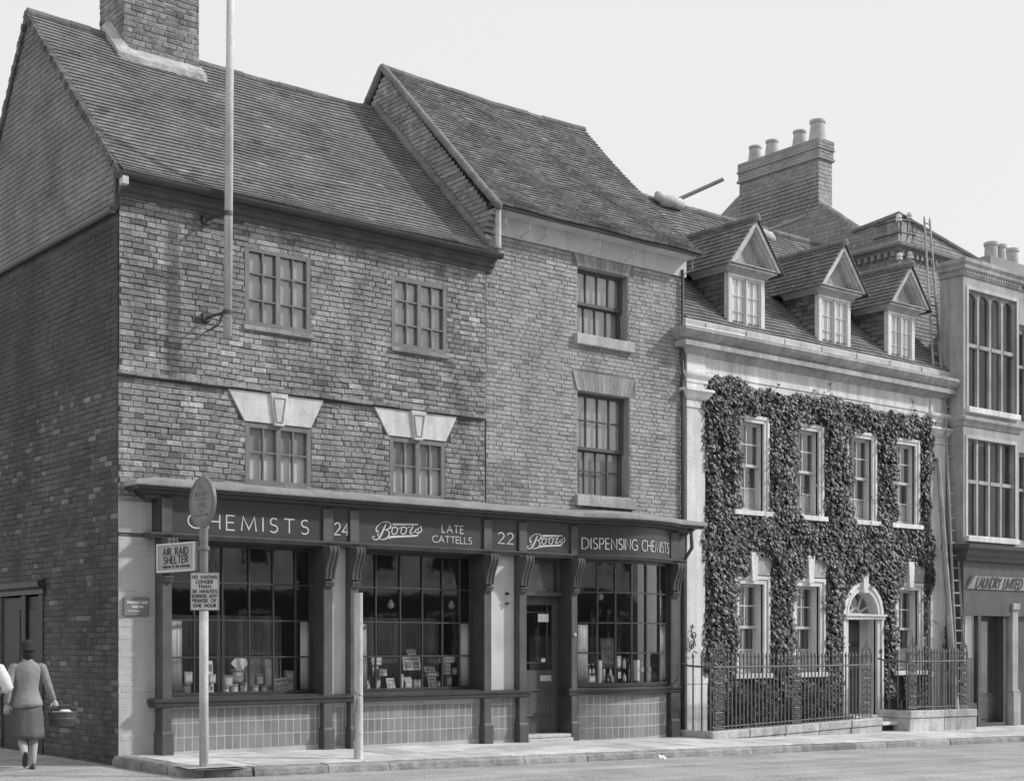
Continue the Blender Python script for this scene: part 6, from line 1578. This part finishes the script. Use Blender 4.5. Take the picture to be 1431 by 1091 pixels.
polebag(1070,323,1122,304,3.3, 'grey pole sticking up from the ridge behind the first dormer', 'pale sandbag on the ridge half hidden behind the first dormer', (1066,328))

# ================================================================== FLAGPOLE
T = thing('flagpole', 'tall pale flagpole fixed by two iron brackets to the left brick house', 'flagpole', (1.45,-.5,5.9))
m = MB(); fb0 = at(318,470,-.48); ft = at(322,0,-.48); d = (Vector(ft)-Vector(fb0)); m.tube([fb0, Vector(fb0)+d*1.3], [.062,.052], 14); link('pole_shaft', m, M_WOODP, T, smooth=True)
for u, v in ((318,299),(318,437)):
    c = at(u, v, -.48); b = MB(); b.lathe((c[0],c[1],c[2]-.03), [(.072,0),(.072,.06)], 12); b.tube([(c[0]-.05,-.46,c[2]-.0),(c[0]-.14,-.06,c[2]-.03)], .02, 6); b.box(c[0]-.20, c[0]-.08, -.12, -.03, c[2]-.08, c[2]+.04)
    if v > 400: b.tube([(c[0]-.02,-.42,c[2]+.02),(c[0]-.06,-.3,c[2]-.16),(c[0]-.12,-.04,c[2]-.22)], .013, 6)
    link('bracket', b, M_IRON, T)

# ================================================================== STREET SIGN POST
PX, PY = .22, -2.14; pz = gz(PX, PY)
T = thing('sign_post', 'corner post carrying an oval plate, an air raid shelter board and a waiting notice', 'sign post', (PX,PY,pz))
sc = at(284,820,PY)
m = MB(); m.tube([(PX,PY,pz-.1),(PX,PY,1.98)], .058, 14); m.tube([(PX,PY,1.98),(PX,PY,3.12)], .050, 14); link('post', m, M_WOODP, T, smooth=True)
m = MB(); m.tube([(PX,PY,2.46),(PX,PY,3.14)], .055, 14); m.lathe((PX,PY,2.76), [(.06,0),(.072,.01),(.072,.05),(.06,.06)], 14); m.lathe((PX,PY,2.42), [(.06,0),(.07,.01),(.07,.05),(.06,.06)], 14); link('upper_post', m, M_SIGNG, T, smooth=False)
# plates face the camera side of the street, turned a little down the road
def plate(name, uc, vc, hw, hh, yaw, mat_, Y, round_=False, th=.02, rim=None):
    c = Vector(at(uc, vc, Y)); e1 = Vector((math.cos(yaw), math.sin(yaw), 0)); nn = Vector((math.sin(yaw), -math.cos(yaw), 0)); m = MB()
    if round_:
        N_ = 36; P0 = []; P1 = []
        for k in range(N_):
            t = 2*math.pi*k/N_; rr = 1.0+(.10 if False else 0); zz_ = math.sin(t); xx_ = math.cos(t)
            q = c+e1*hw*xx_+Vector((0,0,hh*zz_ - (0.05*hh*max(0,-zz_)**6)))
            P0.append(tuple(q+nn*th)); P1.append(tuple(q-nn*th))
        m.add(P0+P1, [tuple(range(N_)), tuple(range(2*N_-1, N_-1, -1))]+[(k, N_+k, N_+(k+1)%N_, (k+1)%N_) for k in range(N_)])
    else: m.obox(c, e1*hw, nn*th, (0,0,hh))
    o = link(name, m, mat_, T, bevel=.004)
    return o, c, e1, nn
def tot(c, e1, nn, th): return lambda x, z, l: tuple(c+e1*x+Vector((0,0,z))+nn*(th+l))
yaw = RAD(0)
# oval plate (a disc seen obliquely)
o, c, e1, nn = plate('round_plate', 283.5, 701, .325, .325, RAD(-88), M_SIGNG, PY, True, .020)
m = MB(); N_ = 36; m.tube([tuple(c+e1*.275*math.cos(2*math.pi*k/N_)+Vector((0,0,.275*math.sin(2*math.pi*k/N_)))+nn*.018) for k in range(N_+1)], .009, 6, caps=False); m.tube([tuple(c+e1*.312*math.cos(2*math.pi*k/N_)+Vector((0,0,.312*math.sin(2*math.pi*k/N_)))+nn*.016) for k in range(N_+1)], .012, 6, caps=False); link('rim', m, M_SIGNG, o)
m = MB(); tf = tot(c, e1, nn, .020)
text(m, 'NO', tf, -.075, .06, .165, .225, .16, .5); text(m, 'WAITING', tf, -.17, .17, .07, .135, .16, .3); text(m, 'AFTER', tf, -.12, .13, .02, .045, .12, .5); text(m, '900', tf, -.10, .085, -.075, -.005, .16, .5); text(m, 'A.M.', tf, -.045, .04, -.135, -.11, .14, .4); text(m, 'ON THIS SIDE', tf, -.16, .17, -.18, -.16, .14, .4)
link('raised_lettering', m, M_SIGNG, o)
# air raid shelter board
aw = abs(U and (ux(279,PY)-ux(220,PY)))/2
o, c, e1, nn = plate('shelter_board', 248.0, 778.5, .44, .19, RAD(-82), M_SIGNM, PY+.50, False, .022)
tf = tot(c, e1, nn, .022)
m = MB()
for (a,b,z0,z1) in ((-.44,.44,.165,.19),(-.44,.44,-.19,-.165),(-.44,-.405,-.165,.165),(.39,.44,-.165,.165)): 
    m.add([tf(a,z0,.012),tf(b,z0,.012),tf(b,z1,.012),tf(a,z1,.012),tf(a,z0,0),tf(b,z0,0),tf(b,z1,0),tf(a,z1,0)], [(0,1,2,3),(0,4,5,1),(1,5,6,2),(2,6,7,3),(3,7,4,0)])
link('frame', m, M_SIGN, o)
m = MB(); text(m, 'AIR RAID', tf, -.30, .27, .035, .125, .17, .32, .001, .5); text(m, 'SHELTER', tf, -.28, .27, -.075, .015, .17, .28, .001); text(m, '75 YDS', tf, -.085, .07, -.135, -.105, .2, .3)
stroke(m, [(-.26,-.12),(-.11,-.12)], .024, tf, .001); stroke(m, [(.10,-.12),(.27,-.12)], .024, tf, .001); stroke(m, [(-.31,-.12),(-.25,-.12)], [.002,.05], tf, .0022); stroke(m, [(.25,-.12),(.30,-.12)], [.012,.045], tf, .0022)
link('lettering', m, M_BLACK, o)
m = MB(); m.tube([(PX,PY,2.45),(PX-.05,PY+.42,2.45)], .016, 6); m.tube([(PX,PY,2.85),(PX-.11,PY+.95,2.85)], .014, 6); link('bracket_arm', m, M_IRON, T)
# waiting notice
hw = (ux(305.5,PY-.09)-ux(266.5,PY-.09))/2
hw = .182
o, c, e1, nn = plate('waiting_notice', 286, 826, hw, .245, RAD(-36), M_SIGN, PY-.09, False, .010)
tf = tot(c, e1, nn, .012); rows_ = [('NO WAITING',.92),('LONGER',.62),('THAN',.46),('30 MINUTES',.92),('DURING ANY',.92),('PERIOD OF',.88),('ONE HOUR',.86)]
m = MB(); zt_ = .205
for i, (s_, k) in enumerate(rows_):
    z1 = zt_-i*.061; text(m, s_, tf, -hw*.93*k, hw*.93*k, z1-.040, z1, .19, .36, .001, .45)
link('lettering', m, M_BLACK, o)
m = MB(); 
for (a,b,z0,z1) in ((-hw,hw,.235,.245),(-hw,hw,-.245,-.235),(-hw,-hw+.01,-.235,.235),(hw-.01,hw,-.235,.235)): m.add([tf(a,z0,.003),tf(b,z0,.003),tf(b,z1,.003),tf(a,z1,.003)], [(0,1,2,3)])
link('border', m, M_SIGNG, o)
m = MB(); m.add([(PX-.32,PY-.22,pz+.004),(PX+.42,PY-.30,pz+.004),(PX+.42,PY+.26,pz+.008),(PX-.28,PY+.24,pz+.008)], [(0,1,2,3)])
struct('paving_patch', m, M_ROAD)
# plain post
P2x, P2y = 2.73, -1.93; p2 = gz(P2x,P2y)
T = thing('wooden_post', 'short pale wooden post with a wire round it, before the middle shop window', 'post', (P2x,P2y,p2))
m = MB(); m.tube([(P2x,P2y,p2-.1),(P2x,P2y,2.28)], [.066,.060], 14); link('shaft', m, M_WOODP, T, smooth=False)
m = MB(); P = [(P2x+.065*math.cos(a*.9), P2y-.065*math.sin(a*.9), .80+.02*a) for a in range(0, 9)]; P += [(P2x+.12,P2y-.05,.95),(P2x+.16,P2y-.04,1.08)]; m.tube([(P2x-.09,P2y-.03,.2),(P2x-.10,P2y-.05,.55),(P2x-.06,P2y-.06,.78)]+P, .006, 5); link('wire', m, M_IRON, T)

# ================================================================== PEOPLE
def skinbody(name, joints, edges, parent, m):
    """one continuous skinned surface; joints: name -> (pos, rx, ry)"""
    me = bpy.data.meshes.new(name); ks = list(joints); me.from_pydata([joints[k][0] for k in ks], [(ks.index(a), ks.index(b)) for a, b in edges], [])
    o = bpy.data.objects.new(name, me); COL.objects.link(o); o.parent = parent
    md = o.modifiers.new('skin', 'SKIN'); md.use_smooth_shade = True
    if not me.skin_vertices: pass
    for i, k in enumerate(ks):
        sv = me.skin_vertices[0].data[i]; sv.radius = (joints[k][1], joints[k][2]); sv.use_root = (k == ks[0])
    s = o.modifiers.new('sub', 'SUBSURF'); s.levels = 2; s.render_levels = 2
    me.materials.append(m); return o
def ell(c, rx, ry, z, n=20, tilt=0.0, ph=0): return [(c[0]+rx*math.cos(2*math.pi*k/n), c[1]+ry*math.sin(2*math.pi*k/n), z+tilt*math.sin(2*math.pi*k/n)) for k in range(n)]
def sleeve(m, pts, rr, n=12): m.tube(pts, rr, n)
def hand(parent, w, d, s, m_, curl=0.3, side=1):
    """palm with four fingers and a thumb; w wrist point, d direction, side thumb direction"""
    w, d = Vector(w), Vector(d).normalized(); sd = d.cross(Vector((0,1,0))); sd = sd.normalized() if sd.length > .1 else Vector((1,0,0)); nn = sd.cross(d)
    m = MB(); m.loft([[tuple(w+d*q*s+sd*(a*s)*math.cos(2*math.pi*k/10)+nn*(b*s)*math.sin(2*math.pi*k/10)) for k in range(10)] for q, a, b in ((-.02,.026,.020),(.02,.034,.017),(.06,.042,.016),(.09,.040,.014),(.098,.03,.008))])
    for i, (o_, L) in enumerate(((-.030,.062),(-.010,.074),(.011,.070),(.030,.054))):
        b0 = w+d*.088*s+sd*o_*s; b1 = b0+(d*(1-curl*.4)+nn*curl*.6)*L*.5*s; b2 = b1+(d*(1-curl)+nn*curl*1.2)*L*.55*s; m.tube([b0, b1, b2], [.0095*s,.0088*s,.0065*s], 7)
    t0 = w+d*.03*s+sd*.034*s*side; t1 = t0+(d*.6+sd*.7*side).normalized()*.04*s; m.tube([t0, t1, t1+(d*.9+sd*.2*side)*.032*s], [.012*s,.010*s,.007*s], 7)
    return link('hand', m, m_, parent, smooth=True)
# woman walking away into the lane; local frame faces +y
wx, wy = -1.24, .10; wz = -.15-.0
WO = thing('person', 'woman from behind in dark hat, grey jacket and skirt, walking with a basket', 'person', (wx, wy, wz), 'people walking in the lane', rotz=RAD(-12), local=True)
J = {'pelvis': ((0,0,.93),.145,.11), 'waist': ((0,0.0,1.10),.12,.09), 'chest': ((0,.01,1.30),.125,.085), 'neck0': ((0,0,1.44),.055,.05), 'neck': ((0,.01,1.50),.05,.05), 'headb': ((0,.025,1.56),.068,.078), 'headt': ((0,.02,1.66),.075,.088), 'crown': ((0,.01,1.72),.05,.06),
     'shl': ((-.155,0,1.385),.042,.04), 'ell': ((-.235,-.02,1.14),.042,.042), 'wrl': ((-.27,.0,.90),.028,.028),
     'shr': ((.155,0,1.385),.042,.04), 'elr': ((.25,-.02,1.15),.042,.042), 'wrr': ((.345,.06,.945),.028,.028),
     'hipr': ((.085,0,.88),.10,.10), 'knr': ((.075,.04,.50),.062,.064), 'cfr': ((.07,0.0,.34),.062,.066), 'anr': ((.065,-.02,.11),.038,.040), 'tor': ((.065,.12,.035),.032,.025),
     'hipl': ((-.085,0,.88),.10,.10), 'knl': ((-.08,.02,.49),.062,.064), 'cfl': ((-.08,-.10,.37),.062,.066), 'anl': ((-.075,-.28,.24),.038,.040), 'tol': ((-.075,-.25,.10),.032,.025)}
E_ = [('pelvis','waist'),('waist','chest'),('chest','neck0'),('neck0','neck'),('neck','headb'),('headb','headt'),('headt','crown'),('chest','shl'),('shl','ell'),('ell','wrl'),('chest','shr'),('shr','elr'),('elr','wrr'),('pelvis','hipr'),('hipr','knr'),('knr','cfr'),('cfr','anr'),('anr','tor'),('pelvis','hipl'),('hipl','knl'),('knl','cfl'),('cfl','anl'),('anl','tol')]
skinbody('body', J, E_, WO, M_SKIN)
def face(parent, c, m_):
    m = MB(); m.lathe((0,0,0), [(.004,0),(.014,.01),(.008,.028)], 8); m.v = [(c[0]+p[0], c[1]+.085+p[2]*.9, c[2]-.005+p[1]*1.6) for p in m.v]; link('nose', m, m_, parent, smooth=True)
    for s in (-1, 1):
        m = MB(); m.lathe((c[0]+s*.030, c[1]+.078, c[2]+.015), [(.004,-.007),(.011,0),(.004,.007)], 8); link('eye', m, M_WHITE, parent)
        m = MB(); m.lathe((0,0,0), [(.005,-.028),(.012,-.01),(.015,.015),(.006,.03)], 8, sx=.5, sy=1.2); m.v = [(c[0]+s*.078+p[0], c[1]-.0+p[1], c[2]+p[2]) for p in m.v]; link('ear', m, m_, parent, smooth=True)
    m = MB(); m.box(c[0]-.022, c[0]+.022, c[1]+.082, c[1]+.090, c[2]-.052, c[2]-.042); link('mouth', m, M_TIN, parent, bevel=.003)
face(WO, (0,.02,1.625), M_SKIN)
m = MB(); R = random.Random(5)
rings = []
for z, rx, ry, yo in ((.86,.195,.165,-.01),(.92,.188,.158,-.005),(1.0,.165,.13,0),(1.10,.138,.105,0),(1.20,.155,.118,.005),(1.30,.178,.128,.01),(1.38,.185,.118,.005),(1.43,.150,.095,0),(1.47,.085,.075,0),(1.485,.062,.062,0)):
    rings.append([(rx*math.cos(2*math.pi*k/28)*(1+.02*math.sin(k*3+z*9)*(z < 1.0)), yo+ry*math.sin(2*math.pi*k/28)*(1+.05*math.sin(k*2.2)*(z < .95)), z+.02*math.cos(2*math.pi*k/28)*(z < .9)) for k in range(28)])
m.loft(rings); jk = link('jacket', m, M_TWEED, WO, smooth=True)
for s, pts in ((-1, [(-.13,0,1.405),(-.185,0,1.385),(-.215,-.01,1.27),(-.245,-.025,1.14),(-.262,-.015,1.02),(-.272,0,.91)]), (1, [(.13,0,1.405),(.185,0,1.385),(.22,-.01,1.27),(.258,-.025,1.15),(.30,.015,1.04),(.34,.055,.955)])):
    m = MB(); P = []
    Vp = [Vector(p) for p in pts]; PP = []; RR = []; rr = [.050,.064,.060,.054,.049,.045]
    for i in range(len(Vp)-1):
        for q in range(4): PP.append(Vp[i].lerp(Vp[i+1], q/4)); RR.append((rr[i]+(rr[i+1]-rr[i])*q/4)*(1+.05*math.sin(len(PP)*1.9)))
    PP.append(Vp[-1]); RR.append(rr[-1]); m.tube(PP, RR, 14); link('sleeve', m, M_TWEED, jk, smooth=True)
m = MB(); m.tube([(.062*math.cos(RAD(a)), .0+.058*math.sin(RAD(a)), 1.478+.012*math.sin(RAD(a))) for a in range(0, 361, 20)], .017, 8, caps=False); link('collar', m, M_TWEED, jk, smooth=True)
m = MB(); rings = []
for z, rx, ry, yo in ((.44,.215,.19,-.03),(.50,.212,.185,-.025),(.62,.205,.175,-.015),(.75,.198,.165,-.01),(.88,.18,.15,0),(.98,.145,.115,0),(1.04,.125,.10,0)):
    rings.append([(rx*math.cos(2*math.pi*k/32), yo+ry*math.sin(2*math.pi*k/32)*(1+.07*math.sin(k*1.3)*(z < .8))*(1+.02*math.sin(k*5)), z+.012*math.sin(k*.7)) for k in range(32)])
m.loft(rings, cap=True); link('skirt', m, M_SKIRT, WO, smooth=True)
m = MB(); rings = [ell((0,.0),rx,ry,z,24) for z, rx, ry in ((1.615,.075,.085),(1.60,.086,.100),(1.60,.108,.125),(1.61,.118,.136),(1.622,.112,.13),(1.64,.096,.108),(1.68,.094,.104),(1.715,.080,.090),(1.735,.05,.06),(1.74,.01,.012))]
m.loft(rings); m.v = [(p[0], p[1]+.0, p[2]+.025+p[1]*.10) for p in m.v]; link('hat', m, M_FELT, WO, smooth=True)
m = MB(); m.loft([ell((0,-.015),rx,ry,z,18) for z, rx, ry in ((1.49,.02,.03),(1.52,.068,.06),(1.57,.080,.082),(1.63,.082,.092),(1.67,.06,.07))]); link('hair', m, M_FELT, WO, smooth=True)
for (ax, ay, az, tx, ty, tz, pitch) in ((.065,-.02,.11,.065,.12,.035,0), (-.075,-.28,.24,-.075,-.25,.10,1)):
    m = MB(); a = Vector((ax,ay,az)); t = Vector((tx,ty,tz)); d = (t-a); d.normalize()
    heel = a+Vector((0,-.03,-.06)) if not pitch else a+Vector((0,-.04,0.02))
    m.tube([heel+Vector((0,-.01,0)), heel+(t-heel)*.25, heel+(t-heel)*.65, t+(t-heel)*.05, t+(t-heel)*.22], [.030,.036,.040,.036,.012], 12, flat=.8); 
    m.tube([heel, heel+(Vector((0,0,-.05)) if not pitch else Vector((0,-.045,-.01)))], [.022,.018], 8); link('shoe', m, M_SHOE, WO, smooth=True)
hand(WO, (-.272,0,.90), (-.02,.05,-1), 1.0, M_GLOVE, .35, 1); hand(WO, (.345,.06,.94), (.35,.2,-.8), 1.0, M_GLOVE, .8, -1)
# basket
bw_ = Matrix.Rotation(RAD(-12), 4, 'Z'); bc_ = Vector((wx,wy,wz))+bw_@Vector((.47,.09,.66))
BK = thing('basket', 'dark striped wicker basket with a hooped handle carried by the woman', 'basket', tuple(bc_))
m = MB(); m.loft([ell((bc_[0],bc_[1]),rx,ry,bc_[2]+z,24) for z, rx, ry in ((-.07,.17,.10),(0.03,.195,.12),(.12,.205,.13),(.125,.205,.13),(.11,.185,.115),(.10,.02,.02))]); link('basket_body', m, M_WICKER, BK)
m = MB()
for z in (.03,.115): m.tube([(p[0],p[1],p[2]) for p in ell((bc_[0],bc_[1]),.178+z*.22,.108+z*.16,bc_[2]+z,25)]+[(bc_[0]+.178+z*.22,bc_[1],bc_[2]+z)], .011, 6, caps=False)
link('weave_band', m, M_SHOPL, BK)
m = MB(); hd_ = Vector((wx,wy,wz))+bw_@Vector((.385,.085,.86)); m.tube([(bc_[0]-.17,bc_[1],bc_[2]+.11),(bc_[0]-.13,bc_[1],bc_[2]+.19),(hd_[0],hd_[1],hd_[2]+.0),(bc_[0]+.08,bc_[1],bc_[2]+.21),(bc_[0]+.17,bc_[1],bc_[2]+.16),(bc_[0]+.195,bc_[1],bc_[2]+.11)], .013, 8); link('handle', m, M_WICKER, BK, smooth=True)
m = MB(); m.lathe((bc_[0]+.03,bc_[1],bc_[2]+.09), [(.02,0),(.07,.02),(.08,.04),(.04,.06)], 10, sx=1.2, sy=.7); tag(link('paper_parcel', m, M_WHITE, smooth=True), 'white paper parcel lying in the wicker basket', 'parcel')
# second walker, mostly beyond the left edge: only a white sleeve shows
vx = at(-22,1060,-.1)
VO = thing('person', 'person in a white blouse mostly cut off by the left edge, one sleeve showing', 'person', (-1.80,.20,wz), 'people walking in the lane', rotz=RAD(-15), local=True)
J2 = {k: ((p[0][0], p[0][1], p[0][2]), p[1], p[2]) for k, p in J.items()}
J2['elr'] = ((.30,-.05,1.12),.042,.042); J2['wrr'] = ((.14,.12,1.02),.03,.03)
skinbody('body', J2, E_, VO, M_SKIN)
face(VO, (0,.02,1.625), M_SKIN)
m = MB(); m.loft([ell((0,yo),rx,ry,z,24) for z, rx, ry, yo in ((.92,.15,.12,0),(1.10,.138,.105,0),(1.30,.178,.128,.01),(1.38,.185,.118,.005),(1.43,.150,.095,0),(1.485,.062,.062,0))]); bl = link('blouse', m, M_BLOUSE, VO, smooth=True)
m = MB(); m.tube([(.13,0,1.405),(.19,0,1.38),(.25,-.03,1.25),(.30,-.05,1.12),(.27,-.02,1.08)], [.055,.08,.085,.078,.06], 14); link('sleeve', m, M_BLOUSE, bl, smooth=True)
m = MB(); m.tube([(-.13,0,1.405),(-.19,0,1.38),(-.22,-.01,1.25),(-.24,-.03,1.12)], [.055,.08,.075,.06], 14); link('sleeve', m, M_BLOUSE, bl, smooth=True)
m = MB(); m.loft([ell((0,-.01),rx,ry,z,24) for z, rx, ry in ((.45,.22,.19),(.7,.2,.17),(.9,.17,.14),(1.02,.125,.1))]); link('skirt', m, M_SKIRT, VO, smooth=True)
m = MB(); m.loft([ell((0,-.012),rx,ry,z,18) for z, rx, ry in ((1.50,.05,.05),(1.57,.083,.09),(1.66,.088,.10),(1.73,.06,.07),(1.745,.02,.02))]); link('hair', m, M_FELT, VO, smooth=True)
hand(VO, (.14,.12,1.02), (-.6,.4,-.1), 1.0, M_SKIN, .4, 1); hand(VO, (-.27,0,.90), (0,.05,-1), 1.0, M_SKIN, .4, 1)

# litter at the kerb
lx = at(924,1056,-2.9); m = MB(); z_ = lx[2]
T = None
m.add([(lx[0]-.05,-2.92,-.30),(lx[0]+.06,-2.95,-.30),(lx[0]+.04,-2.86,-.25),(lx[0]-.03,-2.84,-.24)], [(0,1,2,3)]); m.add([(lx[0]-.02,-2.97,-.30),(lx[0]+.06,-2.95,-.30),(lx[0]+.02,-2.90,-.23)], [(0,1,2)])
mz = -0.015*lx[0]-.15; m.v = [(p[0]*1.0, p[1]-.02, mz+.01+(p[2]+.30)) for p in m.v]
tag(link('scrap_of_paper', m, M_WHITE), 'small scrap of white paper lying in the gutter against the kerb', 'litter')

# ================================================================== OPPOSITE SIDE OF THE STREET (seen only in the glass)
for i, (x0, x1, h, lab) in enumerate(((-22, -4, 6.5, 'pale unseen terrace across the street, left part, behind the viewer'), (-3.9, 14, 8.0, 'pale unseen terrace across the street, middle part, behind the viewer'), (14.1, 36, 6.8, 'pale unseen terrace across the street, right part, behind the viewer'))):
    T = thing('opposite_terrace', lab, 'house', ((x0+x1)/2, -24, -.1), 'terrace across the street')
    m = MB(); m.box(x0, x1, -32, -24, -1, 3.4); link('shop_storey', m, M_SHOP, T)
    m = MB(); m.box(x0, x1, -32, -23.98, 3.4, h); link('wall', m, M_STONE, T)  # unseen wall, made pale to brighten reflections in the shop glass
    m = MB(); m.prism([(-32.3,h),(-23.6,h),(-28,h+3)], 'x', x0, x1); link('roof', m, M_TILE, T)
    x = x0+1
    while x < x1-1.5:
        for z in (1.0, 4.2):
            f = MB(); f.box(x, x+1.1, -24.02+.0, -23.93, z, z+1.7); f.box(x-.1, x+1.2, -23.99, -23.9, z-.15, z-.002); w_ = link('window', f, M_WINW, T)
            g = MB(); g.box(x+.08, x+1.02, -23.935, -23.92, z+.08, z+1.62); link('pane', g, M_DARK, w_)
        x += 2.6
